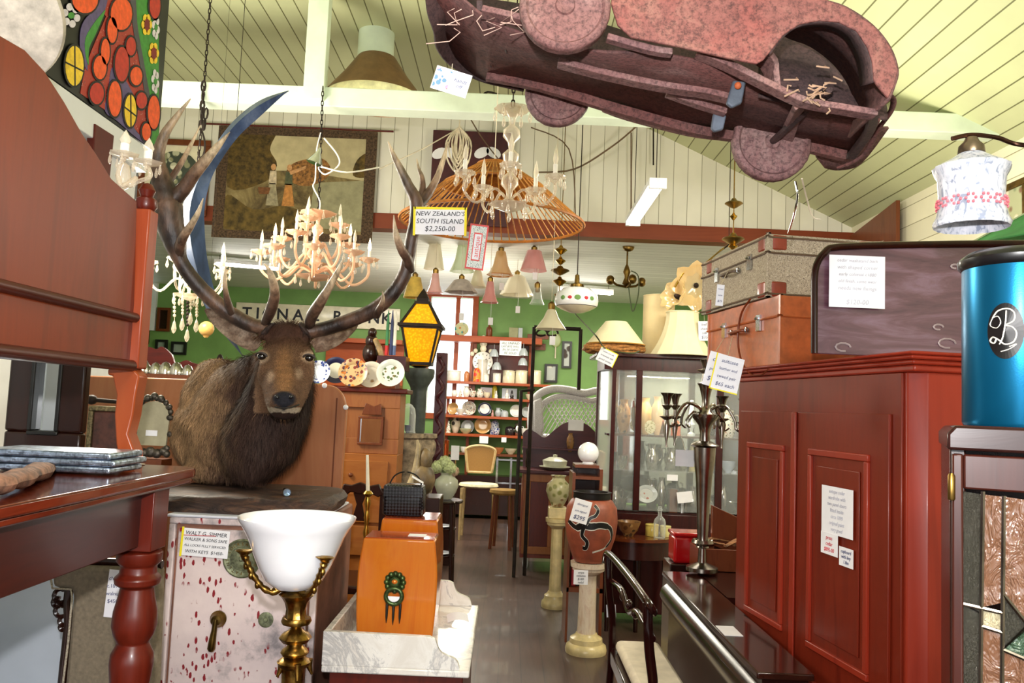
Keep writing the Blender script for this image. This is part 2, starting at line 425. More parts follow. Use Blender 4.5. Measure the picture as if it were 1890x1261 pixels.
# ------------------------------------------------------------------ the setting
YB, YF = 7.2, 11.6                        # bulkhead wall, far wall
ZC = P(945, 224, YB).z                    # flat part of the boarded ceiling
XK = P(1190, 235, YB).x; XR = P(1572, 425, YB).x; ZR = P(1572, 425, YB).z
XL = -3.35
def boards(name, c, gap, w, axis, rough=0.55, var=0.04, gw=0.07, clr2=None):
    """painted boards with a dark groove every w metres along one axis"""
    if name in MATS: return MATS[name]
    s = NT(name); tc = s.n('TexCoord'); sp = s.n('SeparateXYZ'); s.l(tc.outputs['Object'], sp.inputs[0])
    def mth(op, a, b=None):
        m = s.n('Math', operation=op)
        for k, v in ((0, a), (1, b)):
            if v is None: continue
            if isinstance(v, (int, float)): m.inputs[k].default_value = v
            else: s.l(v, m.inputs[k])
        return m.outputs[0]
    q = mth('DIVIDE', sp.outputs[axis], w); fr = mth('FRACT', q)
    d = mth('ABSOLUTE', mth('SUBTRACT', fr, 0.5)); g_ = mth('GREATER_THAN', d, 0.5 - gw / 2)
    wn = s.n('TexWhiteNoise'); wn.noise_dimensions = '1D'; s.l(mth('FLOOR', q), wn.inputs['W'])
    n = s.noise(s.co(), 1.4, 4, 0.6)
    a = s.ramp(n, [(0.35, tuple(x * (1 - var) for x in _rgb(c))), (0.7, tuple(min(1, x * (1 + var)) for x in _rgb(clr2 or c)))])
    b = s.mix(wn.outputs['Value'], a, tuple(x * 0.96 for x in _rgb(c)))
    s.l(s.mix(g_, b, gap), s.b.inputs['Base Color']); s.set(Roughness=rough)
    s.bump(mth('SUBTRACT', 1.0, g_), 0.5, 0.004)
    MATS[name] = s.m; return s.m
M_ceil = boards('ceiling_boards', '#c5c99c', '#6a6a44', 0.115, 0)
M_gable = boards('gable_boards', '#e9e5d6', '#9a9580', 0.125, 0, gw=0.045)
M_backceil = boards('back_ceiling_boards', '#ecede6', '#a5a79c', 0.13, 1, gw=0.05)
M_sidewall = boards('side_wall_boards', '#e6e0c4', '#97906f', 0.15, 2, gw=0.04)
M_white = plain('white_paint', '#dfe2e2', 0.5, 0, 0.03, 3)
M_bluewall = plain('pale_blue_paint', '#c3cbd6', 0.6, 0, 0.03, 3)
M_beam = plain('mint_paint', '#d3e0cb', 0.5, 0, 0.04, 5)
M_green = plain('green_wall_paint', '#6f9650', 0.6, 0, 0.05, 3)
M_brown = wood('beam_brown', '#8a4526', '#9c5330', 'x', 2.5, 0.5, 0.1)

s_ = NT('floor_boards')                    # wide old boards running down the room
co = s_.co(); sp = s_.n('SeparateXYZ'); s_.l(co, sp.inputs[0])
br = s_.n('TexBrick'); br.offset = 0.37; br.inputs['Scale'].default_value = 1.0
br.inputs['Brick Width'].default_value = 1.9; br.inputs['Row Height'].default_value = 0.13; br.inputs['Mortar Size'].default_value = 0.003
br.inputs['Color1'].default_value = srgb('#3e2e2a'); br.inputs['Color2'].default_value = srgb('#54392c'); br.inputs['Mortar'].default_value = srgb('#1d1512')
s_.l(s_.co(rot=(0, 0, PI / 2)), br.inputs['Vector'])
nz = s_.noise(s_.co((14, 1.2, 1)), 2.0, 6, 0.6, 0.6)
s_.l(s_.mix(0.45, br.outputs['Color'], s_.ramp(nz, [(0.3, '#2c2321'), (0.7, '#5c4740')])), s_.b.inputs['Base Color'])
s_.set(Roughness=0.38); s_.b.inputs['Coat Weight'].default_value = 0.2
M_floor = s_.m
g = G().span((-6.2, -3.2, -0.08), (4.2, YF + 0.2, 0)); struct('floor', g, M_floor, smooth=0)
# ceiling: flat middle with a slope down to each side
t = 0.06
prof = [(XL - 0.1, ZR + 0.2), (XL + 0.15, ZC), (XK, ZC), (XR + 0.05, ZR), (XR + 0.05, ZR + t), (XK, ZC + t + 0.05), (XL + 0.1, ZC + t), (XL - 0.15, ZR + 0.2 + t)]
g = G().prism(prof, YB + 3.2, TR(0, (YB - 3.2) / 2, 0) @ XZ); struct('ceiling', g, M_ceil, smooth=0)
zb0 = P(1100, 440, YB).z; zb1 = P(1100, 412, YB).z     # the long brown beam over the opening
g = G().prism([(XL - 0.1, zb1), (XR, zb1), (XR, ZR + 0.03), (XK, ZC + 0.03), (XL - 0.1, ZC + 0.03)], 0.1, TR(0, YB + 0.05, 0) @ XZ)
struct('wall_bulkhead', g, M_gable, smooth=0)
g = G().span((XL - 0.1, YB - 0.05, zb0), (XR, YB + 0.12, zb1)); struct('trim_1', g, M_brown, smooth=0)
g = G().span((XR, -3.2, 0), (XR + 0.1, YF, ZR + 0.1)); struct('wall_right', g, M_sidewall, smooth=0)
g = G().span((XL - 0.1, -3.2, 0), (XL, YB - 0.02, ZR + 0.25)); struct('wall_left', g, M_white, smooth=0)
g = G().span((-6.1, YB + 0.12, zb0 + 0.02), (XR, YF + 0.1, zb0 + 0.08)); struct('ceiling_back_room', g, M_backceil, smooth=0)
g = G().span((-6.1, YB - 0.02, 0), (XL - 0.1, YB + 0.1, zb0 + 0.02)); struct('wall_return', g, M_green, smooth=0)
g = G().span((-6.2, YB + 0.1, 0), (-6.1, YF + 0.1, zb0 + 0.08)); struct('wall_back_room_left', g, M_green, smooth=0)
# far wall with two real window openings
def wall_with_holes(name, y, x0, x1, z0, z1, holes, m, t=0.12):
    g = G(); xs = [x0]
    for a, b, c, d in sorted(holes):
        g.span((xs[-1], y, z0), (a, y + t, z1)); g.span((a, y, z0), (b, y + t, c)); g.span((a, y, d), (b, y + t, z1)); xs.append(b)
    g.span((xs[-1], y, z0), (x1, y + t, z1)); return struct(name, g, m, smooth=0)
wa = P(797, 548, YF); wb = P(864, 765, YF); wc = P(248, 520, YF); wd = P(277, 600, YF)
we = P(812, 640, YF)
H = [(wa.x, wb.x, wb.z, wa.z), (wc.x - 0.25, wd.x, wd.z, wc.z)]
wall_with_holes('wall_far', YF, -6.1, XR, 0, zb0 + 0.05, H, M_green)
M_daylight = None
for k, (a, b, c, d) in enumerate(H):
    g = G(); g.frame(b - a + 0.16, d - c + 0.16, 0.08, 0.06, TR((a + b) / 2, YF - 0.02, (c + d) / 2) @ XZ)
    f = struct('window_%d' % (k + 1), g, W_orange if k == 0 else M_white, smooth=0)
    if k == 0: g = G().span((P(844, 600, YF).x - .03, YF, c), (P(844, 600, YF).x + .03, YF + .06, d)); ob('mullion', g, W_orange, f, smooth=0)
    g = G().span((a, YF + 0.05, c), (b, YF + 0.056, d)); ob('pane', g, M_clear, f, smooth=0)
# shop front behind the viewer: a wall with a wide shop window
wall_with_holes('wall_shop_front', -3.2, XL - 0.1, XR + 0.1, 0, ZC + 0.3, [(-2.3, -0.2, 0.7, 2.6), (0.4, 2.4, 0.7, 2.6)], M_white)

# tie beam and king post
YT = 4.9
b0 = P(285, 155, YT); b1 = P(285, 200, YT); b2 = P(1850, 215, YT); b3 = P(1850, 262, YT)
zt, zbm = P(700, 172, YT).z, P(700, 208, YT).z
g = G().prism([(XL, zt), (XR - 0.12, zt), (XR + 0.02, zt - 0.09), (XR + 0.02, zbm), (XL, zbm)], 0.14, TR(0, YT, 0) @ XZ)
struct('trim_2', g, M_beam, smooth=0, bevel=0.006)
xp = P(580, 170, YT - 0.08).x
g = G().span((xp - 0.062, YT - 0.105, zbm + 0.03), (xp + 0.062, YT - 0.07, ZC + 0.02)); g.span((xp - 0.045, YT - 0.07, zt), (xp + 0.045, YT + 0.05, ZC + 0.02))
struct('trim_3', g, M_beam, smooth=0, bevel=0.004)
# white partition at the left with a header that carries the painting
XPART = -1.62
g = G().span((XPART - 0.1, -3.1, 0), (XPART, 2.62, 2.3))
struct('wall_partition', g, M_bluewall, smooth=0)
g = G().span((-1.74, 2.72, 0), (-1.34, 2.86, 1.27)); struct('wall_low', g, M_bluewall, smooth=0)
# ------------------------------------------------------------------ mahogany table at the left, on a low bench
TC = P(378, 862, 2.02); TZ = TC.z; TX = TC.x
t = thing('dining_table', 'mahogany table with turned legs carrying the tall wooden panelled back and driftwood', 'table')
g = G(); yy = 0.5
top = [(TX - 0.85, yy), (TX - 0.03, yy), (TX, yy + 0.04), (TX, TC.y - 0.07)] + arc(TX - 0.07, TC.y - 0.07, 0.07, 0, 90, 5) + [(TX - 0.85, TC.y)]
g.prism(top, 0.02, TR(0, 0, TZ - 0.01)); g.prism([(a * 1 - 0.006 if a > TX - 0.3 else a, b) for a, b in top], 0.014, TR(0, 0, TZ - 0.027))
ob('tabletop', g, wood('table_top_wood', '#4d1a10', '#7c3a22', 'y', 4, 0.1, 0.9), t, bevel=0.005)
lx, ly = P(252, 1100, 1.82).x, 1.82
g = G(); az = TZ - 0.034
g.span((lx - 0.02, 0.55, az - 0.12), (lx + 0.012, ly, az)); g.span((TX - 0.85, ly - 0.015, az - 0.12), (lx, ly + 0.012, az))
ob('apron', g, wood('apron_wood', '#3a1610', '#4e2116', 'y', 5, 0.3, 0.3), t, bevel=0.002)
LEGP = [(0.02, -0.62), (0.03, -0.60), (0.034, -0.5), (0.031, -0.44), (0.026, -0.405), (0.034, -0.385), (0.035, -0.375), (0.026, -0.36), (0.030, -0.33), (0.041, -0.27), (0.0445, -0.235), (0.043, -0.215), (0.034, -0.197), (0.032, -0.192),
        (0.041, -0.175), (0.046, -0.155), (0.044, -0.125), (0.036, -0.09), (0.034, -0.075), (0.046, -0.068), (0.048, -0.055), (0.038, -0.045), (0.037, -0.03), (0.046, -0.02), (0.047, 0.0), (0.035, 0.004)]
for (ax, ay) in ((lx, ly), (lx, 0.62), (TX - 0.78, ly), (TX - 0.78, 0.62)):
    g = G(); g.lathe(LEGP, 28, TR(ax, ay, az - 0.135)); g.box((ax, ay, az - 0.062), (0.078, 0.078, 0.135)); ob('leg', g, W_red, t, bevel=0.002)
settle(t)
bz = az - 0.135 - 0.62
g = G(); g.span((TX - 1.0 + 0.15, 0.45, bz - 0.04), (TX + 0.05, 1.98, bz))
for q in ((TX - 0.8, 0.5), (TX, 0.5), (TX - 0.8, 1.9), (TX, 1.9)): g.box((q[0], q[1], (bz - 0.04) / 2), (0.06, 0.06, bz - 0.04))
solo('low_bench', g, W_mid, 'low wooden bench carrying the turned-leg mahogany table', 'bench', smooth=0)
# ------------------------------------------------------------------ tall panelled back on S shaped brackets
PXX = PZ(236, 857, TZ).x
PYb = PZ(236, 857, TZ).y
def pnl(pts): return [(PX(a, b, PXX).y, PX(a, b, PXX).z) for a, b in pts]
t = thing('dresser_back', 'tall mahogany dresser back with a swept curved top standing on the table', 'dresser back')
M_pan = wood('panel_mahogany', '#75300f', '#8e3f16', 'z', 2.5, 0.42, 0.2, '#5e260e', 0.04)
crv = pnl([(252, 372), (205, 330), (178, 286), (150, 245), (118, 188), (82, 132), (45, 92), (0, 66)])
bot = pnl([(0, 655), (245, 672)]); zb_ = bot[0][1]; yr = bot[1][0]
crv = [(crv[0][0], crv[0][1])] + crv[1:] + [(1.35, crv[-1][1] + 0.04), (1.2, crv[-1][1] + 0.06), (0.9, crv[-1][1] + 0.06)]
g = G(); g.prism([(0.9, zb_), (yr, zb_)] + crv, 0.022, TR(PXX - 0.01, 0, 0) @ YZ); ob('panel', g, M_pan, t, bevel=0.002)
ledge = pnl([(0, 528), (237, 586)])
g = G()
for z0, th in ((ledge[0][1], 0.012), (zb_ + 0.006, 0.014)):
    g.tube([(PXX + 0.006, 0.9, z0), (PXX + 0.006, yr - 0.01, z0)], th, 10)
ob('moulding', g, wood('moulding_dark', '#3c1a12', '#552318', 'y', 4), t)
pz = crv[0][1]
g = G(); g.span((PXX - 0.03, yr - 0.02, zb_), (PXX + 0.022, yr + 0.03, pz - 0.01)); ob('stile', g, wood('stile_wood', '#a04a26', '#b8603a', 'z', 4), t, bevel=0.004)
g = G(); g.lathe([(0.0, 0.06), (0.012, 0.055), (0.02, 0.04), (0.014, 0.025), (0.024, 0.018), (0.026, 0.0), (0.02, -0.01)], 16, TR(PXX, yr + 0.005, pz)); ob('finial', g, W_red, t)
BR = [(206, 679), (252, 677), (264, 692), (257, 728), (252, 765), (243, 801), (255, 834), (255, 857), (228, 857), (221, 820), (218, 765), (222, 728), (215, 692), (206, 690)]
q0 = P(236, 857, yr)
g = G(); g.prism([(x_ , z_) for x_, z_ in [(p[0], p[1]) for p in OXZ(BR, yr + 0.0)]], 0.05, TR(0, yr + 0.005, 0) @ XZ)
dz = min(v[2] for v in g.v) - TZ; 
zt_ = max(v[2] for v in g.v); g.v = [(x, y, TZ + 0.003 + (z - TZ - dz) * (zb_ - TZ - 0.002) / (zt_ - TZ - dz)) for x, y, z in g.v]
M_brk = wood('bracket_wood', '#a8501f', '#b96434', 'z', 3)
ob('bracket', g, M_brk, t, bevel=0.004)
g2 = G(); g2.v = [(x, y - 0.85, z) for x, y, z in g.v]; g2.f = g.f; g2.m = g.m; ob('bracket', g2, M_brk, t, bevel=0.004)
settle(t)
g = G(); g.lathe([(0.0, 0), (0.04, 0), (0.043, 0.0015), (0.0, 0.003)], 24, TR(PXX, yr + 0.005, TZ)); solo('doily', g, plain('doily_cream', '#b9a68c', 0.9), 'small round cream mat under the foot of the mahogany dresser back', 'mat')
# silver books
c = P(90, 836, 1.62)
M_silver = plain('beaten_silver', '#8f9cae', 0.28, 0.9, 0.45, 60, 0.6)
for k in range(3):
    g = G(); z = TZ + 0.004 + k * 0.0145
    g.box((P(60, 836, 1.66).x + 0.01 * (k % 2), 1.78, z + 0.0065), (0.27, 0.15, 0.013))
    solo('silver_case', g, M_silver, ['flat silver embossed case at the bottom of the stack on the mahogany table', 'flat silver embossed case in the middle of the stack on the mahogany table', 'flat silver embossed case on top of the stack on the mahogany table'][k], 'case', group='stacked silver cases', bevel=0.004)
# driftwood
g = G()
g.tube(smooth_path([tuple(PZ(-80, 905, TZ + 0.02)), tuple(PZ(0, 893, TZ + 0.022)), tuple(PZ(50, 878, TZ + 0.02)), tuple(PZ(92, 862, TZ + 0.012))], 5), [0.022 + 0.004 * math.sin(i * 1.7) for i in range(13)] + [0.021, 0.016, 0.005], 10, flat=0.7)
solo('driftwood', sculpt('dw', g, 0.004, 2).data and g, plain('driftwood_brown', '#6b4d3c', 0.8, 0, 0.5, 40, 0.8), 'weathered piece of driftwood lying on the mahogany table', 'driftwood')
bpy.data.objects.remove(bpy.data.objects['dw'])
# ------------------------------------------------------------------ painting on the header of the partition
XP2 = -1.6
def ppt(a, b): q = PX(a, b, XP2); return (q.y, q.z)
c1 = ppt(85, 138); c2 = ppt(277, 284)
g = G(); hb = (c1[1] + c2[1]) / 2
HD = c2[0] + 0.03
g.span((XP2 - 0.12, 0.6, hb - 0.11), (XP2 + 0.02, HD - 0.09, hb - 0.005)); struct('trim_4', g, M_white, smooth=0, bevel=0.004)
g = G(); g.span((XP2 - 0.12, 2.62, 2.3), (XP2 - 0.02, HD - 0.1, hb - 0.09)); struct('wall_header', g, M_white, smooth=0)
g = G(); a = ppt(160, 300)[0]; g.span((XP2 - 0.018, a - 0.06, 2.18), (XP2, a + 0.06, 2.31)); g.X = TR(0, 0, 0)
y0_ = ppt(160, 300)[0]; z0_ = ppt(178, 268)
pb = [ppt(163, 228), ppt(198, 250), ppt(190, 330), ppt(158, 330)]
g = G(); g.prism(pb, 0.03, TR(XP2 + 0.012, 0, 0) @ YZ); solo('wooden_board', g, W_red, 'short mahogany board fixed to the white partition beside the crystal wall light', 'board', bevel=0.002)
t = thing('painting', 'bright red and orange painting of ovals, ribbons and flowers with black edges', 'painting')
y1p, y2p = 1.15, HD; z1p = hb; z2p = hb + 1.05
g = G(); g.span((XP2 - 0.03, y1p, z1p), (XP2 + 0.018, y2p, z2p)); ob('canvas', g, [M_black], t, smooth=0)
OR, RD, YL, PU, GN, WH, BK = [plain('paint_' + n_, c_, 0.6, 0, 0.1, 40) for n_, c_ in (('orange', '#e8581f'), ('red', '#b93020'), ('yellow', '#f2c62e'), ('purple', '#5b4f78'), ('green', '#3f8a34'), ('white', '#d8d2d8'), ('black', '#161214'))]
M_ground = spots('paint_ground', '#a8382a', ['#7a3030', '#c89a90', '#5b3040'], 90, 0.2, 0.3, 0.6)
def pshape(pts, m, k, nm):
    q = [ppt(a, b) for a, b in pts]; g = G(); g.prism(q, 0.0012, TR(XP2 + 0.0185 + 0.0012 * k, 0, 0) @ YZ); return ob(nm, g, m, t, smooth=0)
def ell(cx, cy, a, b, n=18): return [(cx + a * math.cos(2 * PI * i / n), cy + b * math.sin(2 * PI * i / n)) for i in range(n)]
pshape([(120, -40), (280, -60), (284, 262), (268, 250), (262, 262), (240, 238), (180, 200), (138, 172), (146, 128), (160, 90), (186, 30), (150, -20)], M_ground, 1, 'painted_ground')
pshape([(236, -60), (284, -60), (284, 275), (270, 262), (262, 170), (250, 100), (241, 40)], GN, 2, 'painted_band')
pshape(smooth_path([(228, -50), (238, -50), (243, 40), (253, 100), (264, 160), (270, 200), (261, 200), (254, 150), (244, 95), (234, 40)], 3, True), plain('paint_grey', '#4b4950', 0.6), 3, 'painted_ribbon')
pshape(smooth_path([(138, 52), (148, 32), (170, 10), (178, -20), (190, -20), (182, 20), (160, 55), (150, 90), (150, 130), (140, 105), (136, 80)], 3, True), PU, 3, 'painted_ribbon')
pshape(smooth_path([(146, 70), (160, 45), (176, 25), (183, 20), (165, 62), (152, 90), (152, 120), (146, 100)], 3, True), GN, 4, 'painted_ribbon')
pshape(smooth_path([(196, 125), (212, 135), (232, 165), (240, 190), (236, 232), (258, 258), (250, 260), (205, 222), (184, 205), (190, 165)], 3, True), PU, 2, 'painted_ribbon')
ovs = [(124, 121, 17, 37, YL), (213, 118, 13, 32, RD), (200, 182, 12, 33, OR), (229, 204, 11, 30, YL), (273, 207, 11, 31, OR), (144, -2, 24, 26, OR), (212, 25, 20, 30, OR), (240, 140, 11, 17, OR), (172, 124, 12, 22, OR), (195, 55, 9, 24, OR), (166, 172, 13, 20, RD), (250, 185, 10, 15, RD), (230, 85, 9, 17, RD), (182, 95, 8, 24, OR), (259, 243, 8, 16, OR), (275, 10, 10, 24, RD)]
for k, (cx, cy, a, b, m) in enumerate(ovs):
    pshape(ell(cx, cy, a + 3, b + 4), BK, 5, 'painted_outline'); o = pshape(ell(cx, cy, a, b), m, 6, 'painted_oval')
    if m is YL: pshape([(cx - 1, cy - b), (cx + 1, cy - b), (cx + 1.5, cy + b), (cx - .5, cy + b)], BK, 7, 'painted_line'); pshape([(cx - a, cy - 8), (cx - a, cy - 5), (cx + a, cy + 12), (cx + a, cy + 9)], BK, 7, 'painted_line')
for fx, fy in ((260, 45), (273, 98)):
    for k in range(6):
        a_ = k * PI / 3; pshape(ell(fx + 6 * math.cos(a_), fy + 13 * math.sin(a_), 4, 8), YL, 5, 'painted_petal')
    pshape(ell(fx, fy, 5, 11), plain('paint_maroon', '#7a1d18', 0.6), 6, 'painted_petal')
for fx, fy in ((118, 28), (277, 50), (276, 150)):
    for k in range(6):
        a_ = k * PI / 3 + .3; pshape(ell(fx + 9 * math.cos(a_) * (0.5 if fx > 200 else 1.3), fy + 16 * math.sin(a_), 3 if fx > 200 else 6, 7), WH, 5, 'painted_petal')
    pshape(ell(fx, fy, 3 if fx > 200 else 6, 6), GN, 6, 'painted_petal')
settle(t)
# plaster rose hanging over the dresser back
g = G()
prf = [(0.0, 0.03), (0.03, 0.03), (0.05, 0.012), (0.085, 0.016), (0.09, 0.0), (0.10, -0.002), (0.105, 0.010), (0.125, 0.012), (0.13, -0.006), (0.15, -0.004), (0.158, 0.012), (0.155, 0.03), (0.12, 0.045), (0.0, 0.05)]
c = P(-22, 22, 1.78)
g.lathe(prf, 56, TR(c.x, c.y, c.z) @ frame_z((-0.25, 0.75, 0.55)) @ TR(0, 0, 0, PI, 0, 0), rf=lambda a, j: 1 + (0.02 * math.sin(a * 14) if j in (4, 5, 7, 8) else 0))
g.tube([c + V((0, .04, .1)), V((c.x, c.y + .04, ZR))], .002, 4); solo('plaster_rose', g, plain('plaster', '#bdb4a6', 0.8, 0, 0.15, 30, 0.4), 'large round white plaster ceiling rose hung beside the curved mahogany back', 'ceiling rose')
# ------------------------------------------------------------------ crystal wall light with two candle arms
def candle_cup(g, c, r=0.022, h=0.05, mi=(0, 1, 2)):
    """glass drip dish, paper candle and flame bulb"""
    g.lathe([(0.004, -0.012), (0.006, -0.004), (r, 0.006), (r * 1.05, 0.009), (r * 0.4, 0.004), (0.0, 0.004)], 12, TR(*c), mi[0], rf=lambda a, j: 1 + 0.08 * math.cos(a * 6) if j in (2, 3) else 1)
    g.lathe([(r * 0.32, 0.0), (r * 0.32, h * 0.6)], 8, TR(*c), mi[1])
    g.lathe([(r * 0.3, h * 0.6), (r * 0.42, h * 0.75), (r * 0.25, h * 1.0), (0.0, h * 1.25)], 8, TR(*c), mi[2])
def drop(g, c, l=0.02, r=0.004, mi=0):
    g.lathe([(0, 0), (r * 0.5, -l * 0.2), (r, -l * 0.65), (r * 0.6, -l * 0.9), (0, -l)], 6, TR(*c), mi)
t = thing('wall_light', 'clear glass two-branch wall light with candle bulbs below the bright painting', 'wall light')
Yw = 2.15; b = P(228, 322, Yw)
for (cx, cy, ex) in ((229, 290, -1), (272, 305, 1)):
    q = P(cx, cy, Yw); g = G(); candle_cup(g, q, 0.036, 0.06); o = ob('candle_cup', g, [M_crystal, M_candle, M_bulb], t)
    g = G(); g.tube(smooth_path([tuple(b + V((0.02, 0.03, 0.0))), tuple(b + V((0.01 * ex + .01, 0, -0.03))), tuple((b + q) / 2 + V((0.012 * ex, 0, -0.03))), tuple(q + V((0.01 * ex, 0, -0.03))), tuple(q)], 6), 0.006, 8); ob('arm', g, M_crystal, t)
    for k in range(5): a = k * 2 * PI / 5; e = q + V((0.034 * math.cos(a), 0.034 * math.sin(a), 0.004)); g = G(); drop(g, e, 0.03, 0.005); ob('prism_drop', g, M_crystal, t)
g = G(); g.lathe([(0.0, -0.04), (0.014, -0.03), (0.02, 0.0), (0.014, 0.03), (0, 0.04)], 16, TR(*(b + V((-0.01, 0.02, -0.0))))); ob('back_plate', g, M_crystal, t)
settle(t)
# ------------------------------------------------------------------ stag on its slab, iron safe beneath
SY = 2.78
sz = P(445, 958, SY).z
sL, sR = P(306, 1100, SY).x, P(586, 1100, SY).x
t = thing('safe', 'old iron safe with chipped pinkish white paint, brass lever handle and round badge', 'safe')
s_ = NT('safe_paint')
v1 = s_.n('TexVoronoi'); v1.inputs['Scale'].default_value = 1; v1.inputs['Randomness'].default_value = 1.0
nd = s_.noise(s_.co(), 5, 2); cm = s_.n('MapRange'); cm.inputs['From Min'].default_value = 0.35; cm.inputs['From Max'].default_value = 0.65
s_.l(s_.co((46, 40, 17), (0, 0.7, 0)), v1.inputs['Vector']); v2 = s_.n('TexVoronoi'); v2.inputs['Scale'].default_value = 1; s_.l(s_.co((44, 30, 20), (0, -0.8, 0)), v2.inputs['Vector'])
nw = s_.n('Math', operation='MINIMUM'); s_.l(v1.outputs['Distance'], nw.inputs[0]); s_.l(v2.outputs['Distance'], nw.inputs[1]); nx = s_.n('Math', operation='MULTIPLY_ADD'); s_.l(s_.noise(s_.co(), 90, 2), nx.inputs[0]); nx.inputs[1].default_value = .22; s_.l(nw.outputs[0], nx.inputs[2])
f1 = s_.ramp(nx.outputs[0], [(0.31, (1, 1, 1)), (0.34, (0, 0, 0))])
n1 = s_.noise(s_.co(), 9, 3, 0.6, 0.3); f2 = s_.ramp(n1, [(0.46, (0, 0, 0)), (0.5, (1, 1, 1))])
ff = s_.mix(1.0, f1, f2, 'MULTIPLY')
base = s_.ramp(s_.noise(s_.co(), 5, 6, 0.65), [(0.36, '#8f878a'), (0.48, '#dcc9c9'), (0.7, '#e8d6d4')])
s_.l(s_.mix(ff, base, '#8a1c26'), s_.b.inputs['Base Color']); s_.set(Roughness=0.45)
M_safe = s_.m
dpt = 0.55
g = G(); g.span((sL, SY, sz - 1.07 if sz - 1.07 > 0 else 0.0, ), (sR, SY + dpt, sz)); 
M_safeside = plain('safe_side', '#7d5443', 0.6, 0, 0.25, 8)
o = ob('body', g, M_safeside, t, bevel=0.008)
g = G(); zl = 0.04; g.frame(sR - sL, sz - zl, 0.022, 0.018, TR((sL + sR) / 2, SY - 0.008, (sz + zl) / 2) @ XZ); ob('front_frame', g, M_safe, t, bevel=0.004)
g = G(); g.span((sL + 0.03, SY - 0.013, zl + 0.05), (sR - 0.03, SY - 0.001, sz - 0.036)); ob('door', g, M_safe, t, bevel=0.005)
YD = SY - 0.014
def wpt(x, y): return P(x, y, YD)
c = wpt(447, 1031); r_ = 35 * MP(YD); M_verd = plain('verdigris', '#6d7158', 0.5, 0.5, 0.3, 60, 0.4)
g = G(); g.lathe([(0, 0), (r_, 0), (r_, 0.003), (r_ * 0.93, 0.0055), (r_ * 0.88, 0.003), (r_ * 0.6, 0.003), (r_ * 0.58, 0.005), (0, 0.006)], 36, TR(*c) @ Matrix.Rotation(PI / 2, 4, 'X')); bd = ob('badge', g, M_verd, t)
g = G(); 
for i in range(22):
    a = 2 * PI * i / 22; X = TR(c.x + r_ * 0.74 * math.sin(a), c.y - 0.0032, c.z + r_ * 0.74 * math.cos(a)) @ XZ @ Matrix.Rotation(-a, 4, 'Z')
    text_geo('SAFE WORKS PATENT LOCKS'.ljust(22)[i] if i < 22 else ' ', r_ * 0.24, X, 0.0008, g=g)
ob('badge_lettering', g, M_oldbrass, bd, smooth=0, fix=False)
g = G(); g.frame(r_ * .5, r_ * .6, r_ * .12, 0.002, TR(c.x, c.y - 0.006, c.z) @ XZ); g.lathe([(0, 0.0), (r_ * .16, 0.0), (r_ * .1, .004)], 10, TR(c.x, c.y - 0.006, c.z) @ Matrix.Rotation(PI / 2, 4, 'X')); ob('crest', g, M_verd, bd)
c = wpt(404, 1142)
g = G(); g.lathe([(0, 0), (0.026, 0), (0.027, 0.008), (0.022, 0.014), (0.02, 0.02), (0.016, 0.03), (0, 0.033)], 24, TR(*c) @ Matrix.Rotation(PI / 2, 4, 'X'))
g.tube([c + V((0, -0.03, 0.005)), c + V((-0.002, -0.032, -0.03)), c + V((-0.006, -0.03, -0.06)), c + V((-0.008, -0.03, -0.088)), c + V((-0.009, -0.03, -0.096))], [0.008, 0.009, 0.0115, 0.013, 0.008], 12)
ob('handle', g, M_oldbrass, t)
c = wpt(491, 1144); g = G(); g.lathe([(0, 0), (0.0245, 0), (0.025, 0.004), (0.019, 0.006), (0.008, 0.005), (0.006, 0.008), (0, 0.008)], 22, TR(*c) @ Matrix.Rotation(PI / 2, 4, 'X')); ob('keyhole_cover', g, M_verd, t)
settle(t)
g = G(); g.span((sL - 0.01, SY - 0.02, sz), (sR - 0.01, SY + dpt - 0.03, sz + 0.009)); solo('cloth', g, plain('cloth_white', '#cfd0dc', 0.8, 0, 0.05), 'folded white cloth lying between the speckled safe and the wooden slab', 'cloth', bevel=0.004)
sz2 = sz + 0.009
card(379, 1003, YD - 0.006, 85, 49, ['WALT G. SIMMER', 'WALKER & SONS SAFE', 'ALL LOCKS FULLY SERVICED', 'WITH KEYS  $1450-'], 'white handwritten card with yellow edge taped to the pinkish safe door', tilt=R(2.5), edge=M_yellow, edges='L', ink=M_inkblack)
q = wpt(372, 988); solo('underline', G().span((q.x - 0.055, YD - 0.01, q.z - .001), (q.x + 0.05, YD - 0.0093, q.z + 0.001)), plain('red_ink', '#c43a3a', .6), 'red pen line under the first row of writing on the safe card', 'pen line', smooth=0)
# slab
g = G(); N = 56
def slabr(a, k):
    # rough rounded rectangle
    c_, s2 = math.cos(a), math.sin(a); rx, ry = 0.315, 0.255; e = 4.5
    q = (abs(c_ / rx) ** e + abs(s2 / ry) ** e) ** (-1 / e)
    return q + 0.012 * noise.noise(V((c_ * 3, s2 * 3, k * 0.8)))
xm = P(468, 900, 3.05).x
rings = []
zt1 = P(470, 921, SY + 0.02).z
for k, (dz, f_) in enumerate(((0, 0.93), (0.008, 0.985), (0.3, 1.0), (0.62, 1.01), (0.9, 0.99), (1.0, 0.965))):
    z = sz2 + (zt1 - sz2) * dz
    rings.append([V((xm + slabr(2 * PI * i / N, k) * f_ * math.cos(2 * PI * i / N), SY + 0.28 + slabr(2 * PI * i / N, k) * f_ * math.sin(2 * PI * i / N), z)) for i in range(N)])
g.loft(rings)
s_ = NT('slab_bark'); n1 = s_.noise(s_.co((1, 1, 3)), 9, 8, 0.7, 1.0)
s_.l(s_.ramp(n1, [(0.3, '#1a1210'), (0.5, '#3d2a22'), (0.62, '#5d4130'), (0.75, '#a0613a')]), s_.b.inputs['Base Color']); s_.bump(n1, 0.8, 0.02); s_.set(Roughness=0.5)
